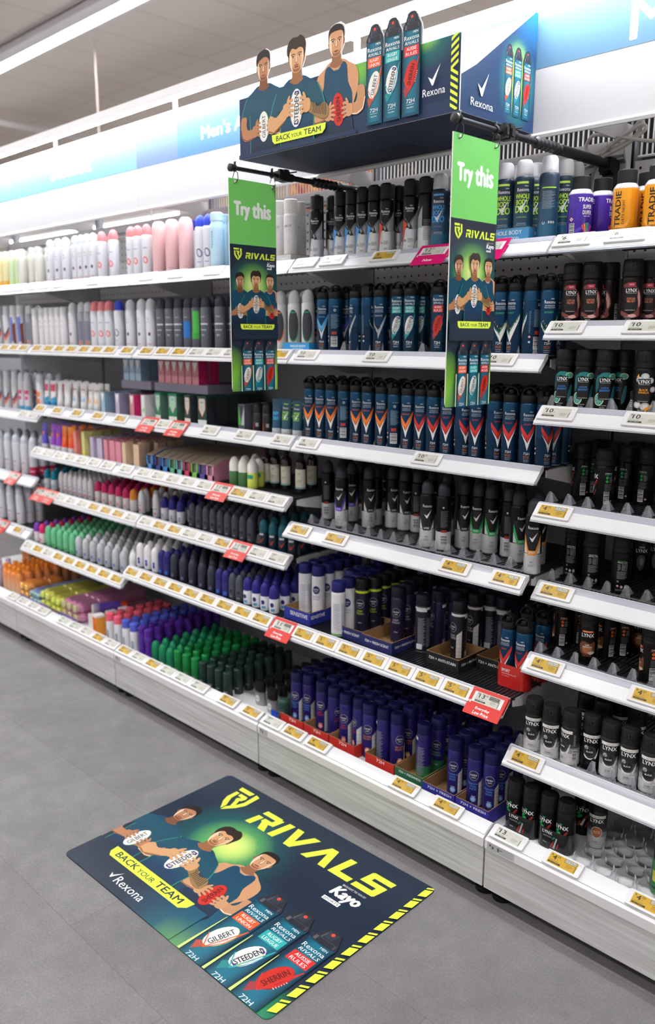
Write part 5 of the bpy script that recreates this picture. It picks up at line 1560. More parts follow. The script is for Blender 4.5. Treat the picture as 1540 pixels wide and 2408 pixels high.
def lx_back(A, col, word2=True):
    for off in (1, -1):
        x0 = 44 if off > 0 else -62
        A.text('SMELLS', x0 + 5, 92, 18, 3, WHITE, .02); A.text('FRESH ALL', x0 + 6, 88, 22, 3, col, .02)
        A.ell(x0 + 2, 80, 4, 4, col); A.ell(x0 + 2, 70, 4, 4, col); A.text('x', x0 + 2, 80, 3, 3, BLK); smallprint(A, x0 + 8, 66, 10, 18, 6, (150, 152, 158))
        smallprint(A, x0 - 4, 44, 22, 20, 9, (110, 112, 118)); barcode(A, x0 - 5, 8, 15, 34); flame(A, x0 + 16, 16, 3.6)
def africa(A):
    A.rect(-6, 90, 2, 93, (40, 176, 100)); A.text('LYNX', 0, 82, 40, 11, WHITE, .03)
    A.poly([(-22, 66), (-14, 74), (-4, 76), (-12, 64)], (32, 150, 84)); A.poly([(2, 56), (16, 74), (20, 72), (10, 54)], (150, 42, 36)); A.poly([(-20, 58), (-6, 68), (0, 64), (-12, 54)], (36, 160, 90))
    A.poly([(-8, 34), (4, 56), (8, 54), (0, 32)], (196, 200, 204)); A.poly([(-16, 30), (-8, 48), (-5, 46), (-11, 28)], (168, 48, 40)); A.poly([(6, 30), (14, 46), (17, 44), (10, 28)], (168, 48, 40))
    lx_back(A, (40, 170, 92))
lynx('lynx_africa', 'black body spray, green and red print', fn=africa)
def darkf(c):
    def f(A):
        A.rect(-8, 92, 8, 97, (150, 150, 156)); A.text('LYNX', 0, 84, 32, 10, (214, 216, 220), .03)
        A.smooth([(-12, 60), (-2, 72), (10, 66), (8, 40), (0, 26), (-10, 38)], (74, 74, 82)); A.smooth([(-4, 56), (2, 64), (6, 50), (0, 40)], (128, 128, 136))
        c0 = 60
        A.text('IRRESISTIBLY', c0, 90, 24, 3, c, .02); A.text('FRESH ALL OVER', c0, 86, 26, 3, WHITE, .02)
        A.rect(c0 - 1, 64, c0 + 13, 82, (150, 152, 158)); A.rect(c0, 65, c0 + 12, 81, (30, 30, 33)); smallprint(A, c0 + 1, 66, 10, 14, 5, (150, 152, 158))
        smallprint(A, c0 - 12, 64, 9, 18, 6, (150, 152, 158)); smallprint(A, c0 - 13, 40, 28, 22, 10, (140, 142, 148))
        A.text('U', c0 - 9, 33, 4, 5, WHITE, .02); flame(A, c0 - 9, 20, 4); A.ell(c0 + 1, 18, 3.4, 4, (190, 192, 196)); A.ell(c0 + 11, 18, 3.4, 5, (170, 172, 176)); smallprint(A, c0 - 14, 6, 28, 6, 3, (140, 142, 148))
    return f
lynx('lynx_dark', 'plain black body spray', fn=darkf(WHITE))
lynx('lynx_darkgreen', 'black body spray, green-edged back label', fn=darkf((44, 190, 100)))
def dt(A):
    A.rect(-15, 92, 15, 97, (230, 112, 44)); A.text('NEW LOOK', 0, 94.5, 20, 2.6, WHITE); A.text('LYNX', 0, 84, 34, 10, WHITE, .03)
    A.smooth([(-20, 60), (-8, 66), (8, 60), (20, 66), (22, 44), (18, 30), (0, 26), (-18, 32), (-22, 46)], (110, 66, 40)); A.smooth([(-14, 46), (0, 54), (14, 44), (10, 34), (-6, 32)], (176, 112, 70))
    A.smooth([(2, 34), (14, 38), (22, 34), (10, 28)], (214, 196, 184)); A.text('DARK', 0, 56, 12, 4, WHITE, .01); A.text('TEMPTATION', 0, 50, 26, 4, WHITE, .01)
    A.text('SMOKED CHOCOLATE', 0, 24, 24, 2.6, (236, 120, 44)); lx_back(A, (236, 112, 40))
lynx('lynx_dt', 'dark brown body spray, orange print', (26, 22, 21), dt)
def lxw(leather, dark=False):
    def f(A):
        A.rect(-26, 94, 26, 103, (222, 222, 220)); A.text('NEW LOOK', 0, 98, 20, 2.8, (70, 70, 74))
        A.text('LYNX', -1, 86, 38, 10.5, WHITE, .03)
        if leather:
            A.smooth([(-10, 58), (0, 68), (12, 62), (14, 46), (2, 34), (-10, 44)], (168, 92, 44)); A.ring(0, 52, 15, 17, 1.2, WHITE); A.text('LEATHER', 0, 55, 20, 3, WHITE); A.text('& COOKIES', 0, 50, 20, 3, WHITE)
        else:
            A.ell(-2, 54, 17, 17, (58, 58, 64)); A.ell(-4, 56, 14, 14, (26, 26, 30)); A.ell(-12, 66, 6, 6, (168, 168, 172))
            A.smooth([(12, 40), (18, 56), (22, 66), (18, 42), (12, 34)], (216, 216, 220)); A.smooth([(-18, 46), (-6, 36), (10, 38), (14, 44), (2, 32), (-14, 36)], (226, 226, 228))
            A.text('BLACK', -2, 54, 18, 4.5, WHITE, .02)
        A.text('72HR', -4, 22, 14, 4, (80, 80, 84), .02); A.text('ANTI SWEAT', 8, 22, 12, 2.6, (110, 110, 114)); A.text('NON-STOP FRESH', 0, 17, 26, 2.2, (80, 80, 84)); A.text('91g/165mL', 0, 9, 14, 2, (110, 110, 114))
        smallprint(A, 30, 60, 6, 34, 9, (170, 170, 174)); barcode(A, 28, 14, 12, 34)
    return f
wg = [(0, (196, 197, 200)), (.20, (190, 191, 194)), (.34, (140, 141, 146)), (.50, (70, 71, 76)), (.60, (36, 36, 40)), (.80, (24, 24, 27))]
lynx('lynx_white', 'white-to-black body spray, round emblem', (200, 200, 204), lxw(False), wg, M_PAINT)
lynx('lynx_black', 'all-black body spray, round emblem', (24, 24, 27), lxw(False), None)
lynx('lynx_leather', 'white body spray, brown emblem', (200, 200, 204), lxw(True), wg, M_PAINT)

# --- round-capped navy family
def nivea(kind, look, base, words, wc, badge=(24, 26, 78), grad=None, spot=None, flank=None, cap=(24, 26, 80), ring=None):
    r = .0245; h = .160
    b = can_body(r, h, base, M_PAINT, SIL, grad)
    A = Art()
    if ring: A.rect(-76, 146, 76, 154, ring)
    if flank:
        A.poly([(16, 8), (34, 8), (34, 100), (16, 84)], flank)
        for i in range(6): A.rect(16, 16 + i * 13, 34, 17 + i * 13, (150, 152, 160))
    A.ell(0, 108, 15, 16, (176, 180, 200)); A.ell(0, 108, 14, 15, badge)
    A.text('NIVEA', 0, 110, 21, 5.5, WHITE, .01); A.text('MEN', 0, 102, 12, 4, WHITE)
    y = 82
    for w_ in words: A.text(w_, -1, y, min(30, 5.2 * len(w_)), 6, wc, .002); y -= 9
    A.text('72H', 0, 40, 12, 4, WHITE)
    if spot: A.ell(0, 30, 9.5, 10, spot); A.ell(0, 30, 7, 7.5, mixc(spot, (255, 255, 255), .35)); A.text('72h', 0, 30, 8, 4, WHITE)
    smallprint(A, 50, 20, 26, 100, 22, (150, 152, 170)); A.rect(46, 12, 66, 30, (206, 206, 210)); A.rect(42, 140, 80, 150, (214, 216, 222))
    smallprint(A, -76, 20, 26, 100, 22, (150, 152, 170))
    put_on(b, A, r)
    reg(kind, 'deodorant_can', 'deodorant', look, [('can_body', b), ('cap', cap_nivea(r, h, cap))])
BL = (35, 29, 106)
nivea('niv_cool', 'royal blue can with pale blue lettering', BL, ('Extreme', 'COOL', 'KICK'), (96, 160, 240), spot=(60, 130, 220), flank=(206, 208, 214))
nivea('niv_red', 'royal blue can with red lettering', BL, ('DRY', 'IMPACT'), (214, 60, 60), spot=(206, 58, 62), flank=(206, 208, 214))
nivea('niv_gold', 'royal blue can with orange lettering', BL, ('SILVER', 'PROTECT'), (232, 140, 60), spot=(238, 140, 54), flank=(206, 208, 214))
nivea('niv_grn', 'blue can with green base', BL, ('FRESH', 'SENSATION'), (110, 190, 120), grad=[(0, (44, 128, 74)), (.16, (40, 110, 84)), (.34, BL)])
nivea('niv_deep', 'dark navy can with ringed badge', (32, 31, 62), ('DEEP', 'ESPRESSO'), (206, 206, 214), badge=(24, 24, 44), cap=(24, 24, 42))
nivea('niv_backk', 'dark navy can, silver collar', (30, 30, 46), ('DEEP',), (190, 190, 200), badge=(24, 24, 40), cap=(24, 24, 42), ring=(200, 202, 208))
nivea('niv_lime', 'dark can with lime collar', (30, 31, 58), ('DEEP', 'FRESH'), (196, 214, 60), badge=(26, 26, 60), cap=(22, 22, 30), ring=(200, 220, 50))
nivea('niv_bw', 'black and white panelled can', (28, 28, 34), ('BLACK', '& WHITE'), (220, 220, 226), badge=(22, 22, 30), cap=(24, 24, 34), flank=(214, 214, 220), ring=(220, 220, 226))
nivea('niv_white', 'white can with navy cap', (216, 218, 226), ('SENSITIVE', 'PROTECT'), (46, 50, 120), badge=(28, 30, 96), grad=[(0, (110, 176, 110)), (.05, (216, 218, 226))], cap=(30, 32, 100))

# --- simple shapes seen further off
def simple_can(kind, look, base, cap, capstyle='dome', r=.0235, h=.165, ch=.045, marks=(), cat='deodorant', name='deodorant_can', grad=None, mat=M_PAINT):
    b = can_body(r, h, base, mat, SIL, grad)
    A = Art()
    for m in marks:
        if m[0] == 'r': A.rect(*m[1:])
        elif m[0] == 'e': A.ell(*m[1:])
        elif m[0] == 't': A.text(*m[1:])
        elif m[0] == 'p': A.poly(*m[1:])
        elif m[0] == 'ring': A.ring(*m[1:])
    if marks: put_on(b, A, r)
    cf = {'dome': lambda: cap_dome(r, h, ch, cap, .88), 'flat': lambda: cap_flat(r, h, ch, cap), 'hoop': lambda: cap_hoop(r, h), 'round': lambda: cap_round(r, h, ch, cap, .86, foot=.86)}[capstyle]
    reg(kind, name, cat, look, [('can_body', b), ('cap', cf())])
GW = (214, 216, 226)
simple_can('brut', 'off-white can with flat cap', (206, 206, 208), (204, 202, 200), 'flat', .0255, .165, .048, [('t', 'BRUT', -2, 122, 28, 8, (60, 62, 72), .01), ('ring', -2, 114, 8, 8, .8, (150, 160, 200), 0, 12, 180, 360), ('t', '3', 0, 70, 9, 12, (186, 186, 196)), ('r', -8, 20, 4, 22, (70, 72, 80))])
simple_can('white_orange', 'white can, dark panel, orange curve', (206, 208, 212), (198, 200, 204), 'dome', marks=[('e', 4, 88, 20, 54, (52, 58, 66)), ('ring', 4, 88, 22, 58, 4, (236, 112, 50), 0, 24, 200, 340), ('r', -8, 130, 12, 134, (236, 112, 50))])
simple_can('white_green', 'white can, dark panel, green curve', (206, 208, 212), (198, 200, 204), 'dome', marks=[('e', 4, 88, 20, 54, (52, 58, 66)), ('ring', 4, 88, 22, 58, 4, (30, 160, 130), 0, 24, 200, 340), ('r', -8, 130, 12, 134, (30, 160, 130))])
simple_can('dove_white', 'white can with clear-grey dome', GW, (206, 212, 220), 'dome', marks=[('e', -2, 124, 4, 2.5, (170, 140, 70)), ('t', 'Dove', 0, 112, 14, 7, (90, 110, 170)), ('r', -10, 16, 10, 19, (190, 110, 120)), ('e', 2, 60, 6, 8, (90, 50, 110))])
simple_can('dove_tall', 'slim pale can with frosted cap', (218, 218, 224), (222, 226, 230), 'flat', .0215, .150, .04, [('e', -2, 124, 4, 2.5, (170, 140, 70)), ('r', -12, 96, 10, 98, (220, 160, 170)), ('r', -12, 90, 6, 91.5, (190, 190, 220))])
simple_can('can_pinkcap', 'white can with coral pink dome', GW, (224, 136, 142), marks=[('ring', 2, 62, 11, 15, 5, (224, 78, 76), 20), ('r', -12, 110, 12, 113, (120, 130, 190))])
simple_can('can_bluecap', 'white can with bright blue dome', GW, (52, 74, 196), marks=[('ring', 2, 66, 12, 17, 4, (30, 50, 110), 20), ('r', -12, 30, 10, 33, (120, 140, 200))])
simple_can('can_charcoal', 'charcoal can with grey label', (92, 94, 106), (58, 60, 72), marks=[('t', 'Dove', 0, 128, 18, 8, (190, 192, 200)), ('r', -20, 96, 22, 102, (200, 202, 208)), ('r', -16, 74, 16, 78, (170, 172, 180)), ('t', '48H', 0, 56, 14, 7, (200, 202, 208))])
simple_can('can_charblue', 'charcoal can with blue panel', (84, 86, 98), (58, 60, 72), marks=[('r', -22, 44, 22, 110, (34, 112, 190)), ('t', 'Dove', 0, 128, 18, 8, (190, 192, 200))])
simple_can('can_chargreen', 'charcoal can with green panel', (84, 86, 98), (58, 60, 72), marks=[('r', -6, 40, 24, 150, (70, 176, 72)), ('r', -24, 40, 24, 66, (60, 160, 66))])
simple_can('can_chevron', 'white can, navy and red chevron', (214, 216, 224), (210, 214, 224), 'round', marks=[('p', [(-24, 96), (0, 58), (24, 100), (24, 84), (0, 40), (-24, 80)], (34, 40, 90)), ('p', [(-24, 78), (0, 38), (24, 82), (24, 60), (0, 20), (-24, 58)], (216, 92, 70))])
simple_can('can_stripe', 'white can with blue diagonal stripe', (214, 214, 222), (214, 216, 224), 'flat', marks=[('p', [(-24, 150), (10, 150), (24, 20), (-10, 20)], (96, 120, 200)), ('p', [(4, 110), (24, 120), (24, 10), (10, 10)], (120, 60, 44))])
simple_can('can_grey', 'grey can turned backwards', (150, 154, 168), (206, 208, 216), marks=[('r', -18, 30, 18, 120, (120, 124, 142)), ('r', -10, 12, 12, 26, (200, 120, 100))])
simple_can('can_white', 'plain white can, pale cap', (212, 214, 224), (200, 206, 218), marks=[('r', -14, 60, 14, 64, (70, 80, 130)), ('p', [(-10, 60), (0, 30), (12, 66), (0, 20)], (200, 80, 90))])
simple_can('can_pinktext', 'white can with magenta lettering', (214, 216, 226), (208, 210, 220), marks=[('r', -14, 90, 14, 112, (216, 70, 120)), ('r', -14, 60, 10, 80, (216, 70, 120)), ('r', -24, 4, 24, 26, (70, 160, 210))])
simple_can('can_orangetext', 'white can with orange lettering', (214, 216, 226), (208, 210, 220), marks=[('r', -14, 90, 14, 116, (236, 130, 60)), ('r', -14, 50, 12, 80, (236, 130, 60)), ('r', -24, 4, 24, 20, (70, 160, 210))])
simple_can('can_pinkbottom', 'white can with crimson lower half', (206, 208, 220), (206, 210, 220), marks=[('r', -74, 4, 74, 50, (190, 34, 84)), ('r', -20, 22, 20, 30, (230, 160, 180))])
simple_can('can_green', 'green and yellow printed can', (38, 120, 66), (40, 44, 42), 'flat', .027, .10, .02, [('r', -30, 40, 30, 70, (206, 190, 60)), ('r', -30, 20, 30, 26, (30, 30, 34)), ('e', 4, 80, 10, 10, (120, 190, 60))])

def bottle(kind, look, base, cap, r=.02, h=.13, ch=.03, marks=(), grad=None, waist=1.0, capk=.7, name='deodorant_bottle'):
    b = Buf(); g = grad or [(0, base), (1, base)]
    def gc(t):
        for (t0, c0), (t1, c1) in zip(g, g[1:]):
            if t <= t1: return mixc(c0, c1, (t - t0) / (t1 - t0 + 1e-6))
        return g[-1][1]
    pr = []
    for t in (0, .04, .15, .35, .5, .65, .8, .9, .96, 1.0):
        w = {0: .82, .04: .97, .96: .86, 1.0: capk}.get(t, 1.0)
        if .3 < t < .7: w *= waist
        pr.append((r * w, h * t, gc(t)))
    b.lathe(pr, M_PAINT, 22)
    A = Art()
    for m in marks:
        {'r': A.rect, 'e': A.ell, 't': A.text, 'p': A.poly}[m[0]](*m[1:])
    if marks: put_on(b, A, r)
    reg(kind, name, 'deodorant', look, [('bottle_body', b), ('cap', cap_flat(r, h, ch, cap, capk + .06, .004))])
bottle('bottle_white', 'frosted white tall bottle', (206, 206, 200), (214, 216, 216), .023, .155, .03)
bottle('bottle_yellow', 'pale yellow tall bottle', (222, 214, 166), (220, 220, 214), .022, .155, .03, [('r', -20, 4, 20, 34, (236, 170, 60))])
bottle('bottle_green', 'pale green tall bottle', (196, 216, 178), (220, 222, 216), .022, .155, .03, [('r', -20, 4, 20, 34, (190, 220, 150))])
bottle('bottle_sky', 'sky blue tall bottle', (176, 206, 226), (186, 212, 230), .027, .18, .03, [('t', 'Norsca', -4, 110, 60, 12, (70, 130, 180), .01, 90)], capk=.86)
bottle('bottle_orange', 'orange-necked pastel bottle', (226, 160, 90), (236, 140, 50), .0215, .135, .03, (), [(0, (196, 200, 150)), (.3, (222, 178, 150)), (1, (234, 140, 60))], 1.0, .6)
bottle('bottle_lilac', 'lilac-topped pastel bottle', (206, 190, 214), (206, 186, 220), .0215, .135, .03, (), [(0, (110, 80, 80)), (.5, (196, 180, 200)), (1, (200, 184, 214))], 1.0, .6)
bottle('bottle_whitepink', 'white stick with coral pink cap', (222, 222, 228), (236, 100, 124), .021, .105, .035, [('r', -8, 20, 6, 60, (150, 160, 170))], capk=.92)
bottle('bottle_whiteblue', 'white stick with cornflower blue cap', (222, 222, 230), (84, 98, 206), .021, .105, .035, [('r', -8, 20, 6, 60, (150, 160, 180))], capk=.92)
bottle('bottle_purple', 'purple squeeze bottle', (88, 44, 158), (84, 40, 150), .019, .11, .03, (), None, .8, .9)
b = Buf(); r = .03; pk = (230, 188, 192)
b.lathe([(r * .9, 0, pk), (r, .004, pk), (r, .15, pk), (r * .99, .17, (228, 184, 188)), (r * .94, .19, pk), (r * .8, .203, pk), (r * .5, .211, pk), (.0005, .213, pk)], M_PLAST, 26)
A = Art(); A.text('NIVEA', 4, 20, 20, 3, (150, 90, 100)); put_on(b, A, r)
reg('lotion_pink', 'lotion_bottle', 'bottle', 'tall matt pink rounded bottle', [('bottle_body', b)])

def rollon(kind, look, base, cap, r=.0185, h=.058, ch=.048, marks=(), capk=.98, mat=M_PLAST, name='roll_on_deodorant'):
    b = Buf(); b.lathe([(r * .75, 0, base), (r * .95, .002, base), (r, .008, base), (r, h - .01, base), (r * .92, h - .003, base), (r * .8, h, base)], M_PAINT, 20)
    A = Art()
    for m in marks: {'r': A.rect, 'e': A.ell, 't': A.text, 'p': A.poly}[m[0]](*m[1:])
    if marks: put_on(b, A, r)
    reg(kind, name, 'deodorant', look, [('bottle_body', b), ('dome_cap', cap_dome(r, h - .002, ch, cap, capk, mat))])
rollon('roll_teal', 'white roll-on with teal cap', (216, 220, 226), (22, 130, 156), marks=[('r', -10, 18, 10, 30, (150, 190, 220))])
rollon('roll_white', 'slim white roll-on', (214, 214, 222), (222, 222, 228), .0165, .06, .05, [('r', -4, 12, 5, 24, (206, 90, 140)), ('r', -7, 38, 7, 41, (70, 80, 140))])
rollon('roll_pinkcap', 'white roll-on with magenta cap', (220, 216, 220), (196, 46, 104), marks=[('r', -5, 12, 5, 24, (226, 120, 110))])
rollon('roll_orange', 'white roll-on with orange cap', (220, 218, 220), (226, 140, 48), marks=[('e', 0, 26, 8, 16, (206, 208, 216))])
rollon('roll_navycap', 'white roll-on with navy cap', (212, 212, 222), (44, 40, 122), marks=[('r', -6, 10, 6, 30, (150, 160, 200))])
rollon('roll_grey', 'dark grey roll-on', (70, 74, 86), (74, 78, 92), .0175, .055, .052, [('r', -7, 30, 7, 42, (40, 42, 50)), ('r', -6, 12, 6, 16, (150, 154, 164))])
rollon('roll_teal_red', 'dark teal roll-on with red tick', (22, 48, 64), (34, 96, 112), .0185, .06, .048, [('r', -10, 46, 10, 54, (190, 196, 204)), ('p', [(-12, 34), (-2, 14), (14, 40), (-2, 24)], (206, 50, 44))])
rollon('roll_purple', 'purple-capped roll-on', (216, 212, 224), (126, 62, 176))
rollon('roll_pink', 'hot pink-capped roll-on', (222, 214, 220), (216, 46, 110), marks=[('r', -6, 14, 6, 30, (226, 90, 140))])
rollon('roll_mint', 'mint green roll-on', (110, 190, 144), (112, 196, 150), .0185, .06, .048, [('r', -8, 10, 8, 22, (70, 160, 90))])
rollon('roll_silver', 'silver-grey roll-on', (176, 182, 190), (190, 194, 200), marks=[('e', 0, 26, 6, 9, (96, 110, 180))])
rollon('roll_whitenivea', 'white roll-on with blue badge', (222, 222, 230), (226, 226, 232), .0195, .062, .05, [('e', 0, 40, 6, 7, (46, 52, 160)), ('e', 0, 26, 6, 9, (46, 52, 160))])
rollon('roll_navy', 'navy blue roll-on', (40, 40, 110), (42, 42, 116), .0185, .06, .05, [('r', -8, 8, 8, 24, (60, 100, 190))])
rollon('roll_darkgrey', 'dark slate roll-on', (44, 46, 64), (56, 58, 74), .0185, .06, .05, [('r', -8, 10, 6, 24, (90, 96, 130))])
rollon('roll_navywhite', 'white roll-on with navy dome', (216, 218, 228), (42, 40, 124), .0195, .06, .05, [('e', -3, 34, 8, 9, (30, 38, 100)), ('r', -8, 10, 8, 20, (70, 150, 190))])
rollon('roll_black', 'black roll-on with red edge', (34, 34, 38), (30, 30, 34), .0195, .075, .04, [('p', [(-16, 8), (-8, 8), (-12, 44)], (206, 60, 44)), ('r', 2, 20, 14, 34, (150, 150, 156))])
rollon('roll_greenwhite', 'green jar with white dome', (66, 112, 66), (226, 226, 222), .022, .062, .055)
rollon('roll_lime', 'lime and white roll-on', (206, 220, 90), (228, 228, 224), .021, .066, .05, [('r', -16, 40, 16, 56, (60, 150, 130))])
rollon('roll_green', 'emerald roll-on', (24, 118, 84), (26, 132, 92), .0195, .058, .045, [('r', -8, 14, 8, 24, (190, 206, 150))])
rollon('roll_darkgreen', 'dark green canister', (32, 60, 58), (40, 70, 66), .023, .075, .02, [('e', 0, 44, 12, 12, (150, 160, 160)), ('e', 0, 44, 11, 11, (28, 52, 50)), ('t', 'NIVEA', 0, 46, 15, 5, WHITE)])
def stick(kind, look, base, cap, r=.0185, h=.06, ch=.045):
    b = Buf(); b.lathe([(r * .95, 0, base), (r, .003, base), (r, h, base)], M_PAINT, 20)
    A = Art(); A.text('DEO', 0, 26, 16, 6, (200, 206, 200)); put_on(b, A, r)
    reg(kind, 'deodorant_stick', 'deodorant', look, [('stick_body', b), ('cap', cap_flat(r, h, ch, cap, .99, .004))])
stick('stick_green', 'bright green stick', (22, 120, 62), (24, 132, 66))
stick('stick_darkgreen', 'dark green stick', (30, 50, 48), (34, 56, 52))
b = Buf()
b.lathe([(.024, 0, (150, 152, 156)), (.0255, .004, (160, 162, 166)), (.0255, .05, (120, 122, 128)), (.0255, .058, (30, 30, 34))], M_PAINT, 20, sy=.6)
A = Art(); A.ell(0, 28, 12, 14, (216, 216, 220)); A.text('LYNX', 0, 28, 16, 5, (30, 30, 34), .02); A.put(b, lambda x, y, h: (x * .95, -.0155 - h, y), M_PAINT)
c_ = Buf(); c_.lathe([(.0255, .057, BLK), (.0255, .09, BLK), (.023, .096, BLK), (.0005, .097, (30, 30, 34))], M_PLAST, 20, sy=.6)
reg('stick_black', 'deodorant_stick', 'deodorant', 'oval stick with black cap', [('stick_body', b), ('cap', c_)])

def tube(kind, look, base, cap, marks=(), r=.02, h=.13):
    b = Buf(); n = 20; vs = []; cs = []; fs = []
    for k, t in enumerate((0, .1, .3, .55, .8, .95, 1.0)):
        z = .022 + (h - .022) * t
        sx = 1 + .18 * t; sy = max(.04, 1 - t)
        for i in range(n):
            a = 2 * math.pi * i / n; vs.append((r * sx * math.cos(a), r * sy * math.sin(a) * .9, z)); cs.append(C(base if not callable(base) else base(t)))
    for k in range(6):
        for i in range(n): fs.append((k * n + i, k * n + (i + 1) % n, (k + 1) * n + (i + 1) % n, (k + 1) * n + i))
    fs.append(tuple(range(6 * n, 7 * n)))
    b.add(vs, fs, M_PAINT, cs, True)
    A = Art()
    for m in marks: {'r': A.rect, 'e': A.ell, 't': A.text, 'p': A.poly}[m[0]](*m[1:])
    def on(x, y, hh):
        t = max(0, min(1, (y - .022) / (h - .022)))
        rx, ry = r * (1 + .18 * t), r * .9 * max(.04, 1 - t)
        q = max(-.97, min(.97, x / rx)); return (x, -ry * math.sqrt(1 - q * q) - hh - .0008, y)
    A.put(b, on, M_PAINT, .006) if marks else None
    c2 = Buf().lathe([(r * .95, 0, cap), (r, .002, cap), (r * .98, .023, cap)], M_PLAST, 20)
    reg(kind, 'cream_tube', 'tube', look, [('tube_body', b), ('cap', c2)])
tube('tube_green', 'dark teal tube with lime lettering', (28, 72, 92), (190, 200, 204), [('r', -10, 112, 10, 116, (150, 206, 60)), ('t', 'Rexona', 0, 100, 24, 7, WHITE), ('t', 'WHOLE', 0, 84, 28, 8, (150, 210, 60), .03), ('t', 'BODY', 0, 74, 26, 8, (150, 210, 60), .03), ('t', 'DEO', 0, 62, 28, 11, (150, 210, 60), .03), ('p', [(-6, 72), (0, 68), (12, 86), (2, 60), (0, 60)], (210, 214, 220))])
tube('tube_blue', 'dark teal tube with blue lettering', (28, 72, 102), (190, 200, 204), [('t', 'BODY', 0, 78, 26, 12, (60, 170, 230), .03), ('t', 'DEO', 0, 60, 26, 12, (60, 170, 230), .03)])
tube('tube_pink', 'white tube, pink band, blue foot', (216, 216, 224), (60, 150, 200), [('r', -16, 76, 16, 112, (214, 66, 110)), ('p', [(-20, 24), (20, 24), (20, 50), (-20, 34)], (50, 150, 200))])
tube('tube_white', 'white tube seen on edge', (218, 218, 222), (216, 216, 220))
tube('tube_whiteblue', 'white tube with blue drops', (220, 220, 224), (216, 218, 222), [('p', [(-10, 40), (-4, 70), (0, 40)], (110, 160, 220)), ('p', [(4, 40), (9, 70), (14, 40)], (110, 160, 220)), ('r', -14, 96, 14, 100, (180, 80, 90))])
tube('tube_orange', 'white tube with amber drops', (220, 220, 222), (216, 216, 220), [('p', [(-10, 38), (-4, 70), (0, 38)], (230, 170, 70)), ('p', [(4, 38), (9, 70), (14, 38)], (230, 170, 70)), ('r', -14, 96, 14, 100, (160, 90, 90))])
tube('tube_purple', 'blue-violet tube, orange dot', (88, 74, 196), (224, 224, 230), [('e', 0, 80, 9, 9, (236, 110, 60))])
tube('tube_violet', 'violet tube, orange dot', (140, 70, 186), (224, 224, 230), [('e', 0, 80, 9, 9, (236, 110, 60))])
tube('tube_orangered', 'orange-red tube', lambda t: mixc((222, 60, 40), (244, 150, 40), t), (224, 224, 230), [('e', 0, 84, 9, 9, (240, 90, 60))])

def carton(kind, look, w, d, h, col, marks=(), side=None, lid=None, name='carton', mat=M_CARD):
    b = Buf(); c = C(col)
    b.box((-w / 2, -d / 2, 0), (w / 2, d / 2, h), mat, c)
    A = Art()
    for m in marks: {'r': A.rect, 'e': A.ell, 't': A.text, 'p': A.poly}[m[0]](*m[1:])
    if marks: A.put(b, plane((0, -d / 2 - .0002, 0), (1, 0, 0), (0, 0, 1)), mat)
    if side:
        S_ = Art(); S_.rect(-d * 500, 0, d * 500, h * 1000, side); S_.put(b, plane((w / 2 + .0002, 0, 0), (0, 1, 0), (0, 0, 1)), mat)
    parts = [('carton_body', b)]
    if lid: parts.append(('lid', Buf().box((-w / 2 - .0008, -d / 2 - .0008, h - .006), (w / 2 + .0008, d / 2 + .0008, h + .004), mat, C(lid))))
    reg(kind, name, 'box', look, parts)
tri = [('p', [(-20, 92), (16, 92), (-2, 50)], (224, 222, 222))]
carton('box_sky', 'pale blue carton with white triangle', .044, .05, .098, (150, 176, 198), tri, (128, 156, 184))
carton('box_lilac', 'lilac carton with white triangle', .044, .05, .098, (176, 170, 196), tri, (140, 136, 164))
carton('box_magenta', 'magenta carton with white triangle', .044, .05, .098, (190, 130, 140), tri, (206, 40, 110))
carton('box_green_white', 'white carton with pale green print', .036, .05, .10, (212, 214, 218), [('p', [(-16, 30), (16, 50), (16, 26)], (150, 196, 110))])
shield = lambda edge, face: [('p', [(-19, 104), (-12, 112), (12, 112), (19, 104), (19, 66), (0, 34), (-19, 66)], edge), ('p', [(-17, 103), (-11, 109), (11, 109), (17, 103), (17, 67), (0, 38), (-17, 67)], face), ('e', 0, 74, 4, 4, (190, 170, 70)), ('r', -10, 92, 10, 95, (120, 126, 130))]
carton('box_green_clear', 'clear-topped green carton, pink shield', .05, .055, .115, (120, 150, 140), [('r', -25, 22, 25, 60, (30, 120, 84)), ('r', -25, 0, 25, 22, (206, 212, 206))] + shield((200, 120, 140), (150, 196, 176)), (78, 112, 100), (34, 110, 80))
carton('box_shield', 'dark green carton, orange-edged shield', .05, .055, .115, (36, 62, 60), [('r', -25, 0, 25, 22, (206, 208, 206))] + shield((228, 130, 50), (178, 182, 184)), (44, 50, 56), (26, 60, 52))
carton('box_greyblack', 'grey carton, green and white corner', .044, .05, .10, (74, 76, 88), [('p', [(-22, 96), (-22, 20), (-2, 20)], (70, 160, 60)), ('p', [(22, 90), (22, 20), (-2, 20), (6, 50)], (170, 174, 182)), ('p', [(-16, 96), (14, 96), (0, 56)], (44, 44, 56))])
carton('box_lavender', 'lavender slim carton', .038, .04, .10, (186, 176, 204))
carton('box_pink', 'rose pink slim carton', .038, .04, .10, (214, 140, 160), [('r', -14, 20, 6, 22, (180, 90, 120))])
carton('box_cream', 'peach slim carton', .038, .04, .10, (216, 188, 160), [('r', -14, 30, 0, 32, (180, 140, 110))])
carton('box_peach', 'coral slim carton', .03, .04, .12, (228, 140, 130))
carton('box_lemon', 'pale lemon slim carton', .034, .04, .12, (214, 210, 140), [('r', -17, 0, 17, 26, (224, 220, 80))])
carton('box_orange', 'orange carton with white cap', .045, .045, .10, (232, 120, 40), [('e', 0, 48, 11, 10, (224, 90, 40)), ('r', -22, 0, 22, 14, (216, 70, 40))], (236, 160, 60), (226, 226, 228))
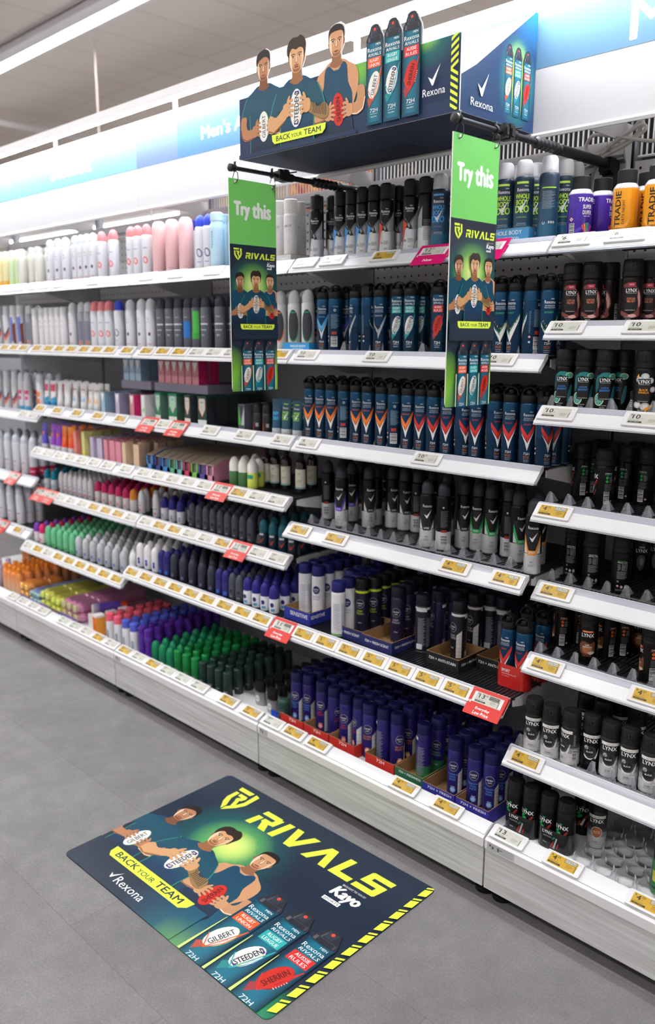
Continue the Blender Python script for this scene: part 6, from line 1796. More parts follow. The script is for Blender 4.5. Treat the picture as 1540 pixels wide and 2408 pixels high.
def srp(kind, look, c1, c2):
    w, d, h = .050, .26, .085; b = Buf(); c = C(c1)
    side = [(-.03, 0), (-.03, h * .72), (.03, h), (d, h * 1.12), (d, 0)]
    for sx in (-1, 1):
        b.prism(side, lambda a, z, t: (sx * (w / 2 - .0015) + (t - .0007) , a, z), .0014, M_CARD, c)
    b.box((-w / 2, -.03, 0), (w / 2, -.0285, .022), M_CARD, C(c2)); b.box((-w / 2, -.03, .0), (-w / 2 + .010, -.0285, h * .70), M_CARD, C(c2)); b.box((w / 2 - .010, -.03, .0), (w / 2, -.0285, h * .70), M_CARD, C(c2))
    top = Buf(); top.add([(-w / 2, -.03, h * .72), (w / 2, -.03, h * .72), (w / 2, .03, h), (-w / 2, .03, h), (w / 2, d, h * 1.12), (-w / 2, d, h * 1.12)], [(0, 1, 2, 3), (3, 2, 4, 5)], M_CARD, C((148, 134, 118)))
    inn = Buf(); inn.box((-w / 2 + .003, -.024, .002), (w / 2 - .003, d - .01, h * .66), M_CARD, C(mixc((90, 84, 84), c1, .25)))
    reg(kind, 'display_carton', 'box', look, [('carton_body', b), ('lid', top), ('contents', inn)])
for kd, c1, c2, lk in (('srp_blue', (60, 110, 190), (90, 150, 220), 'blue'), ('srp_navy', (50, 60, 120), (70, 80, 150), 'navy'), ('srp_azure', (40, 110, 190), (60, 140, 210), 'azure'), ('srp_green', (70, 150, 120), (96, 180, 150), 'green'), ('srp_violet', (140, 100, 170), (120, 190, 190), 'violet'), ('srp_rose', (190, 60, 110), (214, 70, 110), 'rose'), ('srp_lime', (110, 176, 90), (130, 196, 90), 'lime'), ('srp_indigo', (80, 76, 150), (90, 80, 170), 'indigo'), ('srp_pink', (214, 140, 170), (224, 150, 176), 'pink')):
    srp(kd, '%s open display carton' % lk, c1, c2)

# amber spray bottle
b = Buf(); am = (34, 24, 24)
b.lathe([(.019, 0, am), (.0215, .004, am), (.0215, .105, am), (.019, .118, am), (.010, .130, am), (.009, .138, am)], M_SHINE, 24)
A = Art(); A.rect(-28, 16, 28, 90, (214, 212, 198)); A.rect(-28, 16, 28, 22, (130, 180, 186)); A.rect(-8, 72, 8, 73.4, (90, 90, 84)); A.rect(-1, 66, 0, 80, (90, 90, 84)); A.rect(-10, 46, 10, 48, (120, 120, 112)); A.rect(-8, 40, 8, 41.5, (120, 120, 112)); put_on(b, A, .0215)
sp = Buf(); sp.lathe([(.0115, .134, (30, 32, 40)), (.0115, .146, (30, 32, 40)), (.0085, .150, (44, 46, 56)), (.0085, .176, (44, 46, 56)), (.0065, .18, (44, 46, 56)), (.0005, .1805, (44, 46, 56))], M_PLAST, 18)
sp.box((-.002, -.0105, .163), (.002, -.007, .168), M_PLAST, C((70, 72, 80)))
reg('spray_bottle', 'spray_bottle', 'bottle', 'dark glass spray bottle with cream label', [('bottle_body', b), ('spray_head', sp)])

# two cans held in a printed sleeve
def twin(kind, base, look, col, marks, hs):
    parts = []
    for x in (-.026, .026):
        for nm_, bf in K[base]['parts']:
            q = Buf(); q.v = [(vx + x, vy, vz) for vx, vy, vz in bf.v]; q.f = bf.f; q.m = bf.m; q.c = bf.c; q.s = bf.s; q.mats = bf.mats
            parts.append((nm_, q))
    r = .0276; L = []
    for i in range(28):
        a = 2 * math.pi * i / 28
        L.append((r * math.cos(a) + (.026 if math.cos(a) > 0 else -.026), r * math.sin(a)))
    s_ = Buf(); vs = [(x, y, .001) for x, y in L] + [(x, y, hs) for x, y in L]; n = len(L)
    s_.add(vs, [(i, (i + 1) % n, (i + 1) % n + n, i + n) for i in range(n)], M_SHINE, C(col), True)
    A = Art()
    for m in marks: {'r': A.rect, 'e': A.ell, 't': A.text, 'p': A.poly}[m[0]](*m[1:])
    A.put(s_, plane((0, -r - .0003, 0), (1, 0, 0), (0, 0, 1)), M_SHINE)
    parts.append(('printed_sleeve', s_))
    reg(kind, 'twin_pack', 'deodorant pack', look, parts)
twin('twin_red', 'rex_red', 'twin pack of teal cans in red sleeve', (198, 40, 36), [('t', 'SPORT', -14, 54, 28, 9, WHITE, .01), ('t', 'ANTIPERSPIRANT', -2, 44, 50, 4, (240, 190, 190)), ('t', '2 x 220mL', -14, 37, 24, 3, (240, 190, 190))], .072)
twin('twin_africa', 'lynx_africa', 'twin pack of black sprays in black sleeve', (30, 31, 34), [('t', 'LYNX', -14, 52, 30, 9, WHITE, .03), ('t', 'VALUE PACK', -14, 40, 26, 4, (190, 194, 196), .01), ('p', [(4, 10), (14, 44), (18, 43), (10, 9)], (176, 182, 188)), ('p', [(-4, 10), (5, 32), (8, 31), (2, 9)], (176, 46, 38)), ('p', [(14, 12), (20, 30), (23, 29), (19, 11)], (176, 46, 38)), ('p', [(0, 38), (8, 46), (12, 44), (4, 34)], (36, 120, 70)), ('t', '150mL', -20, 20, 12, 3, WHITE)], .062)
# ------------------------------------------------------------------ place shelves
ORD = ['first', 'second', 'third', 'fourth', 'fifth', 'sixth', 'seventh', 'eighth', 'ninth', 'tenth', 'eleventh', 'twelfth', 'thirteenth', 'fourteenth', 'fifteenth', 'sixteenth', 'seventeenth', 'eighteenth', 'nineteenth', 'twentieth']
def ordw(i, n):
    if n == 1: return 'the only one'
    if i < 20: return ORD[i] + ' from left'
    if n - 1 - i < 20: return ORD[n - 1 - i] + ' from right'
    return 'number %d from left' % (i + 1)
SHELF_NAME = {}
for b_ in BAYS:
    ks = sorted([k for k, v in SHELVES.items() if v[0] == b_ and k[0] != 'K'], key=lambda k: -SHELVES[k][2])
    for i, k in enumerate(ks): SHELF_NAME[k] = 'top shelf' if i == 0 else (ORD[i] + ' shelf down')
    SHELF_NAME['K%d' % b_] = 'floor base'
for k, (bay, y, z) in SHELVES.items():
    if k[0] != 'K': shelf(k, bay, y, z)

# ------------------------------------------------------------------ stock
MESH = {}
def build(kind):
    if kind not in MESH:
        MESH[kind] = [(n, b.mesh(n)) for n, b in K[kind]['parts']]
    return MESH[kind]
groups = {}
for ln in STOCK.strip().split('\n'):
    head, body = ln.split('|'); s, kind, row = head.split()
    bay, y, z = SHELVES[s]
    for tok in body.split():
        x, yy, rz = (float(v) for v in tok.split(','))
        groups.setdefault((s, kind, int(row)), []).append((x, yy, rz))
ROW = {0: 'front row', 1: 'second row', 2: 'third row', 3: 'fourth row', 4: 'fifth row', 5: 'sixth row', 6: 'seventh row', 7: 'eighth row'}
SUP = {'SHELFPHRASE': 1}
first_obj = {}
def place(kind, x, y, z, rz, label, group):
    k = K[kind]
    if kind not in first_obj:
        t = thing(k['name'], label, k['cat'], (x, y, z), rz, group)
        for n, me in build(kind): link(n, me, t)
        first_obj[kind] = t
        return t
    src = first_obj[kind]
    t = src.copy(); COL.objects.link(t); t.location = (x, y, z); t.rotation_euler = (0, 0, math.radians(rz))
    t['label'] = label; t['category'] = k['cat']; t['group'] = group
    for ch in src.children:
        c = ch.copy(); COL.objects.link(c); c.parent = t
    return t
for (s, kind, row), L in groups.items():
    bay, y, z = SHELVES[s]
    zd = z - .006 if s[0] != 'K' else .1993
    L.sort()
    for i, (x, yy, rz) in enumerate(L):
        lab = '%s, %s, %s, %s, %s' % (K[kind]['look'], ordw(i, len(L)), ROW[row], SHELF_NAME[s], BAYNAME[bay])
        w = lab.split()
        if len(w) > 16:
            lab = lab.replace('bay with hanging signs', 'signed bay').replace(' shelf down', ' shelf').replace('the only one, ', '')
            w = lab.split()
        if len(w) > 16:
            lab = lab.replace('with ', '').replace(' from left', ' along').replace(' row', '')
        lift = .0024 if kind.startswith(('niv_', 'whole_', 'white_')) else .0002
        place(kind, x, yy, zd + lift, rz, lab, '%s on %s, %s' % (K[kind]['name'].replace('_', ' ') + 's', SHELF_NAME[s], BAYNAME[bay]))

rest = Buf()
for ln in [q for q in SMALL_REST.strip().split('\n') if q]:
    s, kind, x, yy = ln.split(); x = float(x); yy = float(yy); bay, y, z = SHELVES[s]; zd = (z - .006 if s[0] != 'K' else .1993) + .0002
    for n_, bf in K[kind]['parts']:
        o_ = len(rest.v)
        mp_ = [rest.mi(m_) for m_ in bf.mats]
        rest.v += [(vx + x, vy + yy, vz + zd) for vx, vy, vz in bf.v]; rest.c += bf.c; rest.s += bf.s
        rest.f += [tuple(i + o_ for i in f_) for f_ in bf.f]; rest.m += [mp_[i] for i in bf.m]
ro = link('roll_on_stock', rest) if rest.v else thing('x', 'x', 'x'); tag(ro, 'small roll-on deodorants packed in back rows of the left and middle shelves', 'deodorant'); ro['kind'] = 'stuff'

for bay_, x0, x1, lab in ((0, .74, .985, 'lilac-grey cardboard riser carrying pale blue cartons, third shelf'), (1, 1.012, 1.40, 'lilac-grey cardboard riser carrying magenta cartons, third shelf')):
    t = thing('cardboard_riser', lab, 'cardboard riser', ((x0 + x1) / 2, .262, 1.2514), 0, 'cardboard risers over the cartons')
    w = x1 - x0; cc = C((124, 122, 140))
    link('riser_box', Buf().box((-w / 2, 0, .122), (w / 2, .26, .158), M_CARD, cc).box((-w / 2, .255, 0), (w / 2, .26, .122), M_CARD, cc).box((-w / 2, .10, 0), (-w / 2 + .002, .26, .122), M_CARD, cc).box((w / 2 - .002, .10, 0), (w / 2, .26, .122), M_CARD, cc), t)
for kind, bay_, xs, who in (('box_sky', 'left', (.775, .825, .875), 'left riser'), ('box_magenta', 'middle', (1.06, 1.11, 1.16, 1.21, 1.26, 1.31), 'right riser')):
    for r_ in range(2):
        for i, x in enumerate(xs):
            place(kind, x, .292 + r_ * .058, 1.2514 + .1582, 0, '%s, %s, %s row, on the cardboard %s' % (K[kind]['look'], ordw(i, len(xs)), ORD[r_], who), 'cartons standing on the cardboard risers')

# lying bundles of bottles on the left base
def bundle(x0, x1, n, lab, c1, c2, y0=.075, L=.30, top=True):
    t = thing('bottle_bundle', lab, 'deodorant pack', ((x0 + x1) / 2, y0, .1995), 0, 'bundles of bottles lying on the floor base')
    w = x1 - x0; r = w / n / 2
    prof = [(r * .55, 0, c2), (r * .72, .004, c2), (r * .72, .022, c1), (r * .98, .034, c1), (r, .05, c1), (r, .12, c1), (r * .7, .126, c1), (r * .98, .134, c1), (r, L - .03, c1), (r * .8, L - .01, c1), (r * .5, L, c1)]
    for row in range(2 if top else 1):
        for i in range(n):
            b = Buf(); b.lathe(prof, M_SHINE, 18, -w / 2 + r + i * 2 * r, r + row * 1.78 * r, axis='y')
            link('wrapped_bottle', b, t)
    sl = Buf(); sl.box((-w / 2, -.0015, 0), (w / 2, 0, r * 1.1), M_SHINE, C((150, 120, 190)))
    link('end_label', sl, t)
bundle(-.105, .0, 2, 'orange shrink-wrapped bundle of bottles lying on the floor base', (226, 140, 70), (240, 190, 90), L=.22)
bundle(.005, .125, 3, 'powder blue bundle of bottles lying on the floor base', (128, 146, 196), (150, 190, 190), L=.42)
bundle(.13, .24, 2, 'yellow bundle of bottles lying beside the blue bundle', (206, 202, 96), (214, 226, 110), L=.30)
bundle(.25, .35, 2, 'yellow bundle of bottles lying beside the pink bundle', (210, 206, 100), (206, 226, 90), L=.42)
bundle(.36, .53, 3, 'pink bundle of bottles lying on the floor base', (206, 136, 176), (196, 190, 140), L=.42)
t = thing('spray_can', 'violet and orange can lying across the pink bundle end', 'deodorant', (.60, .12, .292), 0)
b = Buf(); b.lathe([(.02, 0, (214, 216, 220)), (.024, .004, (214, 216, 220)), (.024, .04, (96, 70, 180)), (.024, .13, (96, 70, 180)), (.021, .14, (96, 70, 180))], M_PAINT, 20, axis='y')
link('can_body', b, t); c_ = Buf(); c_.lathe([(.0215, .139, (236, 90, 40)), (.0215, .17, (236, 90, 40)), (.012, .178, (236, 90, 40))], M_PLAST, 18, axis='y'); link('cap', c_, t); t.rotation_euler = (0, 0, math.radians(-22))
t = thing('white_carton', 'white carton under the lying violet can', 'box', (.60, .15, .1995))
link('carton_body', Buf().box((-.024, -.04, 0), (.024, .06, .066), M_CARD, C((226, 226, 228))), t)

# ------------------------------------------------------------------ cardboard display trays
KRAFT = (150, 118, 82)
def tray(x0, x1, y0, y1, z, h, col, lab, words=(), side_words=None, floor=True, group='cardboard display trays'):
    t = thing('display_tray', lab, 'cardboard tray', ((x0 + x1) / 2, y0, z), 0, group)
    w = x1 - x0; d = y1 - y0; th = .0018
    b = Buf()
    zig = lambda L: [(0, 0), (L, 0)] + [(L - L * i / 24, h + (.0016 if i % 2 else 0)) for i in range(25)]
    c = C(col)
    b.prism(zig(w), lambda a, q, s: (-w / 2 + a, s, q), th, M_CARD, C(KRAFT))
    b.prism(zig(w), lambda a, q, s: (-w / 2 + a, d - th + s, q), th, M_CARD, C(KRAFT))
    b.prism(zig(d), lambda a, q, s: (-w / 2 + s, a, q), th, M_CARD, C(KRAFT))
    b.prism(zig(d), lambda a, q, s: (w / 2 - th + s, a, q), th, M_CARD, C(KRAFT))
    if floor: b.box((-w / 2, 0, 0), (w / 2, d, .0012), M_CARD, C(KRAFT))
    A = Art(); W_ = w * 1000; H_ = h * 1000
    A.rect(-W_ / 2, 0, W_ / 2, H_ - .4, col)
    for tx, cx, cy, tw, th_ in words: A.text(tx, cx, cy, tw, th_, WHITE, .012)
    A.put(b, plane((0, -.0002, 0), (1, 0, 0), (0, 0, 1)), M_CARD)
    S_ = Art(); S_.rect(0, 0, d * 1000, H_ - .4, col)
    for tx, cx, cy, tw, th_ in (side_words or []): S_.text(tx, cx, cy, tw, th_, WHITE, .012)
    S_.put(b, plane((w / 2 + .0002, 0, 0), (0, 1, 0), (0, 0, 1)), M_CARD)
    link('tray_walls', b, t)
    return t
zA = 1.8645; zB = 1.5585
tray(1.842, 1.963, .213, .33, zA, .026, (196, 196, 200), 'white cardboard tray holding off-white cans on top shelf', [('BRUT', 30, 13, 34, 5)])
tray(2.775, 2.91, .212, .40, zA, .036, (70, 150, 206), 'light blue tray round lime-lettered cans on top shelf', [('WHOLE BODY', -2, 25, 100, 11), ('PROTECTION', 6, 10, 66, 7)], [('WHOLE BODY', 70, 22, 80, 10)])
tray(1.925, 2.062, .206, .33, zB, .030, (44, 140, 200), 'blue tray round white cans with green curve', [('WHOLE BODY', 10, 18, 80, 8), ('ODOUR PROTECTION', 10, 8, 56, 4)])
zE = .5945
tray(2.008, 2.144, .128, .32, zE, .046, (38, 52, 148), 'navy blue tray holding white navy-capped cans', [('SENSITIVE', 10, 28, 92, 15)], [('SENSITIVE', 40, 28, 70, 13)])
tray(2.268, 2.398, .128, .30, zE, .042, (34, 40, 98), 'navy tray holding lime-collared cans', [('72H + FRESH SCENT', 0, 24, 104, 9)], [('72H + FRESH', 60, 22, 80, 8)])
tray(2.404, 2.536, .120, .30, zE, .042, (34, 40, 98), 'navy tray holding one dark navy can at front', [('72H + FRESH SCENT', 0, 24, 104, 9)], [('72H + FRESH SCENT', 70, 22, 110, 8)])
tray(2.650, 2.776, .155, .30, zE, .042, (26, 26, 30), 'black tray holding black and white panelled cans', [('72H + ANTI-STAIN', 0, 24, 104, 9)], [('72H + ANTI-STAIN', 70, 22, 110, 8)])
tray(2.786, 2.905, .235, .38, zE, .042, (26, 26, 30), 'black tray behind, next to red twin packs', [('72H + ANTI-STAIN', 0, 24, 104, 9)])
zK = .1996
RD = (196, 46, 40)
for x0, x1, c, lab, w_ in ((2.045, 2.165, RD, 'red tray, first of three, under royal blue cans', '72H'), (2.17, 2.295, RD, 'red tray, second of three, under royal blue cans', '72H'), (2.30, 2.42, RD, 'red tray, third of three, under royal blue cans', '72H'),
                           (2.47, 2.595, RD, 'red tray beside the green tray', '72H'), (2.60, 2.715, (36, 100, 70), 'green tray holding green-based cans', '72H + FRESHNESS'), (2.722, 2.845, (50, 50, 150), 'indigo tray beside the green tray', '72H + FRESH'), (2.85, 2.968, (50, 50, 150), 'indigo tray next to rightmost bay', '72H + FRESH')):
    tray(x0, x1, .062 if x0 > 2.7 else .072, .24, zK, .048, c, lab, [(w_, 4, 38, 34 if w_ == '72H' else 90, 11 if w_ == '72H' else 8)])
tray(.0 + .225, .345, .055, .066, zK, .024, (150, 120, 180), 'purple printed tray edge before the yellow bundles', floor=False)

# ------------------------------------------------------------------ clear divider trays
def divider(bay, y, z, x0, x1, lab, depth=.16, pitch=.056):
    t = thing('divider_tray', lab, 'clear tray', (bay, y, z), 0, 'clear plastic divider trays')
    b = Buf(); x = x0
    b.box((x0, .004, 0), (x1, .008, .004), M_TENT)
    while x < x1:
        b.prism([(-.015, 0), (.015, 0), (.007, .026), (.004, .033), (-.004, .033), (-.007, .026)], lambda a, q, s: (x + a, .006 + s + q * .18, q), .0016, M_TENT)
        b.prism([(0, 0), (.05, 0), (.02, .026), (.003, .031)], lambda a, q, s: (x - .0006 + s, .008 + a, q), .0012, M_TENT)
        x += pitch
    link('divider_strip', b, t)
divider(2, .224, 1.2515, .02, .98, 'clear divider strip before teal orange and red cans', .008)
divider(2, .212, 1.5585, .10, .98, 'clear divider strip before teal football cans', .008)
divider(2, .219, 1.8645, .12, .56, 'clear divider strip before black and silver clinical cans', .008)
divider(2, .205, .9448, .06, .98, 'clear divider tray before black dome-capped cans', .10)
divider(3, .187, 1.4235, .02, .98, 'clear divider strip before teal citrus body sprays', .008)
divider(3, .205, 1.1565, .02, .98, 'clear divider tray before black body sprays on fourth shelf', .14)
divider(3, .240, .9255, .02, .98, 'clear divider tray before plain black body sprays', .10)
divider(3, .195, .7165, .02, .98, 'clear divider tray before orange-printed body sprays', .18)
divider(3, .118, .4565, .02, .98, 'clear divider strip before white body sprays', .03)
divider(1, .225, .812, .40, .98, 'clear divider tray before dark grey roll-ons', .02)
# empty moulded insert of round cups on the right-hand base
t = thing('moulded_insert', 'empty clear moulded tray of round cups on rightmost base', 'clear tray', (3.22, .075, .1995))
b = Buf()
for i in range(12):
    for j in range(6):
        b.lathe([(.024, 0, (1., 1., 1.)), (.026, .002, (1., 1., 1.)), (.0275, .020, (1., 1., 1.)), (.0262, .020, (1., 1., 1.)), (.025, .003, (1., 1., 1.))], M_CLEAR, 16, .03 + i * .06, .03 + j * .06, caps=False)
b.box((0, 0, 0), (.72, .36, .0008), M_CLEAR)
link('cups', b, t)

# ------------------------------------------------------------------ electronic price labels
SL = Vector((0, -.030, -.030)).normalized()
def price_mesh(kind):
    w, h = .108, .044
    fr = Buf(); n = Vector((0, -1, 1)).normalized()
    O = Vector((-w / 2, -.0035, -.004))
    P = lambda a, q, s: tuple(O + Vector((1, 0, 0)) * a + SL * q + n * s)
    def rr(x0, y0, x1, y1, r):
        pts = []
        for cx, cy, a0 in ((x1 - r, y0 + r, -90), (x1 - r, y1 - r, 0), (x0 + r, y1 - r, 90), (x0 + r, y0 + r, 180)):
            for i in range(5):
                a = math.radians(a0 + 90 * i / 4); pts.append((cx + r * math.cos(a), cy + r * math.sin(a)))
        return pts
    fr.prism(rr(0, 0, w, h, .004), lambda a, q, s: P(a, q, .001 + s), .006, M_WHITE)
    A = Art(unit=.001, eps=3e-5)
    Y = lambda v: 44 - v
    scr = Buf()
    yel = (196, 158, 40); pal = (196, 198, 190); ink = (40, 40, 40)
    bgc = yel if kind[0] == 'y' else pal
    sx0, sx1, sy0, sy1 = 13, 94, 6, 38
    A.rect(sx0, sy0, sx1, sy1, bgc)
    main = {'y4': ('4', '25'), 'y5': ('5', '25'), 'y6': ('6', ''), 'y': ('5', '50'), 'w': ('7', '50'), 'w6': ('6', ''), 'w10': ('10', ''), 'w105': ('10', '50'), 'w13': ('13', ''), 'ww': ('9', ''), 'wy': ('6', ''), 'wd': ('6', ''), 'red': ('11', '50'), 'red13': ('13', '50'), 'new': ('12', '50')}[kind]
    A.text('$', sx0 + 6, 33, 3.4, 6, ink, .02)
    mw = 9 * len(main[0]) + 1
    A.text(main[0], sx0 + 10 + mw / 2, 28, mw, 13, ink, .03)
    if main[1]: A.text(main[1], sx0 + 16 + mw, 32.5, 9, 6, ink, .015)
    A.text('ea', sx0 + 15 + mw, 23, 4, 2, ink)
    A.rect(sx0 + 3, 8.5, sx0 + 38, 13.5, (50, 50, 50)); A.text('per 100mL', sx0 + 20, 11, 24, 3, bgc)
    A.rect(sx0 + 3, 16, sx0 + 30, 17.4, mixc(ink, bgc, .4))
    if kind[0] == 'y':
        A.rect(sx0 + 44, 26, sx0 + 77, 37, ink); A.rect(sx0 + 45, 27, sx0 + 76, 36, pal); A.text('1/2 Price', sx0 + 60.5, 31.5, 27, 5.5, ink, .015)
    elif kind.startswith('red'):
        A.rect(sx0 + 44, 24, sx0 + 77, 36, (70, 70, 70)); A.text('Everyday', sx0 + 60, 32, 26, 4, pal); A.text('Low Price', sx0 + 60, 27, 26, 3.6, pal)
    smallprint(A, sx0 + 52, 12, 20, 11, 4, mixc(ink, bgc, .5)); A.rect(sx1 - 3.5, 8, sx1 - 1.5, 26, mixc(ink, bgc, .3))
    A.ell(99, 36, .9, .9, (30, 30, 34))
    fnp = lambda x, y, h: P(x, .044 - y, .0072 + h)
    A.put(scr, fnp, M_PAINT)
    parts = [('label_frame', fr), ('screen', scr)]
    if kind.startswith('red') or kind == 'new':
        c = (206, 44, 38) if kind != 'new' else (206, 20, 104)
        hd = Buf(); hd.prism(rr(-.006, -.006, w + .006, h + .004, .003), lambda a, q, s: P(a, q, s - .001), .0018, M_PAINT, C(c)); hd.prism(rr(-.006, h + .0005, w + .006, h + .034, .003), lambda a, q, s: P(a, q, .0050 + s), .0018, M_PAINT, C(c))
        T = Art(); T.rect(-6, 44 + .2, 114, 50, c); T.rect(-6, -.2, 5, 44, c); T.rect(103, -.2, 114, 44, c)
        T.rect(5, 38.5, 103, 44.2, c); T.rect(5, -.5, 103, 5.5, c)
        if kind == 'new': T.text('New', 52, -16, 34, 11, WHITE, .02, 0, .2)
        else: T.text('Everyday', 52, -11, 48, 10, WHITE, .02, 0, .1); T.text('Low Price', 52, -24, 52, 10, WHITE, .02, 0, .1)
        T.put(hd, lambda x, y, hh: P(x, .044 - y, .0069 + hh if y < 0 else .0071 + hh * .2), M_PAINT)
        parts.append(('card_holder', hd))
    return [(n_, b_.mesh(n_)) for n_, b_ in parts]
TM = {}
DESC = {'y': 'yellow half-price screen label', 'y4': 'yellow half-price screen label', 'y5': 'yellow half-price screen label', 'y6': 'yellow half-price screen label', 'w': 'grey screen price label', 'w6': 'grey screen label reading 6', 'w10': 'grey screen label reading 10', 'w105': 'grey screen label reading 10.50', 'w13': 'grey screen label reading 13',
        'ww': 'pale glaring price label', 'wy': 'yellow screen price label', 'wd': 'pale price label', 'red': 'red-framed everyday price label', 'red13': 'red-framed label reading 13.50', 'new': 'magenta-framed new price label'}
tg = {}
for ln in TAGS.strip().split('\n'):
    head, body = ln.split('|'); s, kind = head.split()
    tg.setdefault(s, []).extend((float(v), kind) for v in body.split())
tag_first = {}
for s, L in tg.items():
    bay, y, z = SHELVES[s]; L.sort()
    # labels sit edge to edge at the closest
    xs = [x for x, k in L]
    for it in range(60):
        for i in range(len(xs) - 1):
            if xs[i + 1] - xs[i] < .0 + .110:
                m = (xs[i] + xs[i + 1]) / 2; xs[i], xs[i + 1] = m - .0551, m + .0551
        for i in range(len(xs)): xs[i] = min(max(xs[i], bay + .060), bay + .940)
    keep = []
    for x, (_, k) in zip(xs, L):
        if not keep or x - keep[-1][0] > .1085: keep.append((x, k))
    for i, (x, k) in enumerate(keep):
        if x < -.62 or x > 3.66: continue
        if k not in TM: TM[k] = price_mesh(k)
        lab = '%s, %s, on %s, %s' % (DESC[k], ordw(i, len(keep)), SHELF_NAME[s] if s[0] != 'K' else 'floor base ledge', BAYNAME[bay].replace('bay with hanging signs', 'signed bay'))
        if k not in tag_first:
            t = thing('price_label', lab, 'price label', (0, 0, 0), 0, 'electronic price labels')
            for n_, me in TM[k]: link(n_, me, t)
            tag_first[k] = t
        else:
            src = tag_first[k]; t = src.copy(); COL.objects.link(t); t['label'] = lab
            for ch in src.children:
                c = ch.copy(); COL.objects.link(c); c.parent = t
        if s[0] == 'K':
            t.location = (x, .0475, .2375); t.rotation_euler = (math.radians(-19), 0, 0)
        else:
            t.location = (x, y, z)

# ------------------------------------------------------------------ header fascia
HZ0, HZ1, HY = 2.14, 2.50, .28
m_hd = plain('fascia_white', (184, 184, 189), 0.5, vary=.02, scale=2, stretch=(1, 1, 20))
for i, (a, b_) in enumerate(((-1.6, -.2), (-.2, .915), (.915, 2.86), (2.86, 4.0))):
    nm = ['far left', 'second from left reading Deodorant', 'behind the cardboard display', 'rightmost with a large white M'][i]
    t = thing('fascia_sign', 'long white fascia panel with coloured band, ' + nm, 'fascia sign', ((a + b_) / 2, HY, HZ0), 0, 'header fascia panels')
    w = b_ - a
    f = Buf(); f.box((-w / 2 + .001, 0, 0), (w / 2 - .001, .012, HZ1 - HZ0), m_hd)
    f.prism([(-.006, -.004), (-.009, .004), (-.004, .010), (.0, .010), (.0, -.004)], lambda p, q, s: (-w / 2 + .001 + s, p, q), w - .002, M_WHITE)
    link('fascia_board', f, t)
    A = Art(); W2 = w * 500
    if i < 2: A.rect(-W2 + 1, 172, W2 - 1, 358, (98, 144, 154))
    elif i == 2:
        A.rect(-W2 + 1, 172, -W2 + 305, 358, (88, 110, 152)); A.rect(-W2 + 305, 172, W2 - 1, 358, (66, 110, 150))
        A.text("Men's Anti-Perspirant", -W2 + 1130 - 915 + 250 + 350, 238, 700 - 0, 62, WHITE, .02)
    else:
        A.rect(-W2 + 1, 172, W2 - 1, 358, (86, 122, 152))
        A.text('Men', 0 - W2 + 400, 232, 260, 92, WHITE, .02)
    if i == 1: A.text('Deodorant', (.345 - (a + b_) / 2) * 1000, 245, 380, 60, WHITE, .02)
    pr_ = Buf(); A.put(pr_, plane((0, -.0004, 0), (1, 0, 0), (0, 0, 1)), M_CARD)
    link('printed_band', pr_, t)
t = thing('header_light', 'slim continuous tube light running before the fascia top', 'light', (0, .20, 2.518))
link('housing', Buf().box((-2.6, 0, 0), (4.6, .003, .034), M_WHITE).box((-2.6, .003, .014), (4.6, .045, .034), M_WHITE), t)
link('tube_diffuser', Buf().box((-2.58, .004, .0), (4.58, .036, .012), G_HEAD), t)
for x in (-.8, .2, 1.2, 2.2, 3.2):
    link('mounting_arm', Buf().prism([(.04, .014), (.086, .014), (.086, -.05), (.092, -.05), (.092, .020), (.04, .020)], lambda p, q, s: (x - .012 + s, p, q), .024, M_WHITE), t)
t = thing('far_header_light', 'bright tube light seen through fence beyond the shelving', 'light', (-3.2, 3.0, 2.72))
link('housing', Buf().box((-3.5, 0, .03), (5.5, .06, .05), M_WHITE), t)
link('tube_diffuser', Buf().box((-3.5, 0, 0), (5.5, .05, .028), G_TUBE), t)

t = thing('storage_deck', 'white steel deck carrying the stored cartons behind the fence', 'shelf', (0, .655, 1.975))
link('deck_sheet', Buf().box((-1.6, 0, .01), (4.0, .45, .0245), M_WHITE), t)
link('deck_beam', Buf().box((-1.6, .0, -.03), (4.0, .02, .01), M_WHITE), t)
# cartons stored on top, behind the fence
m_ct = plain('brown_black_carton', (38, 34, 36), .6, vary=.15)
for i, (x0, x1, y0, z1, lab) in enumerate(((1.95, 2.50, .68, 2.44, 'black storage carton with kraft flower print behind fence'), (2.51, 3.10, .68, 2.44, 'black storage carton with kraft ring print behind fence'), (3.12, 3.75, .70, 2.42, 'plain black storage carton above rightmost bay'))):
    t = thing('storage_carton', lab, 'carton', ((x0 + x1) / 2, y0, 2.0), 0, 'cartons stored above shelves')
    b = Buf(); w = x1 - x0; b.box((-w / 2, 0, 0), (w / 2, .32, z1 - 2.0), m_ct)
    A = Art(); q = (140, 108, 76)
    if i < 2:
        for cx, cy in ((-w * 250, 190 + 20 * i), (w * 250, 215)):
            A.ring(cx, cy, 44, 44, 4, q)
            for k in range(8):
                a = k * math.pi / 4; A.line([(cx, cy), (cx + 38 * math.cos(a), cy + 38 * math.sin(a))], 4, q)
        for k in range(5): A.rect(-30 + k * 26, 250, -16 + k * 26, 284, q)
    if A.p: A.put(b, plane((0, -.0004, 0), (1, 0, 0), (0, 0, 1)), M_CARD)
    link('carton_body', b, t)
t = thing('patterned_carton', 'red and orange patterned carton behind fence, middle bay', 'carton', (1.68, .70, 2.0))
def flam(x, y):
    v = math.sin(x * .045) * math.cos(y * .06) + .5 * math.sin(x * .11 + y * .09)
    return mixc((176, 44, 44), (226, 176, 110), .5 + .5 * v)
b = Buf(); b.box((-.25, 0, 0), (.25, .3, .36), M_CARD, C((180, 90, 60)))
A = Art(); A.rect(-250, 0, 250, 360, None, flam, .012); A.put(b, plane((0, -.0004, 0), (1, 0, 0), (0, 0, 1)), M_CARD); link('carton_body', b, t)
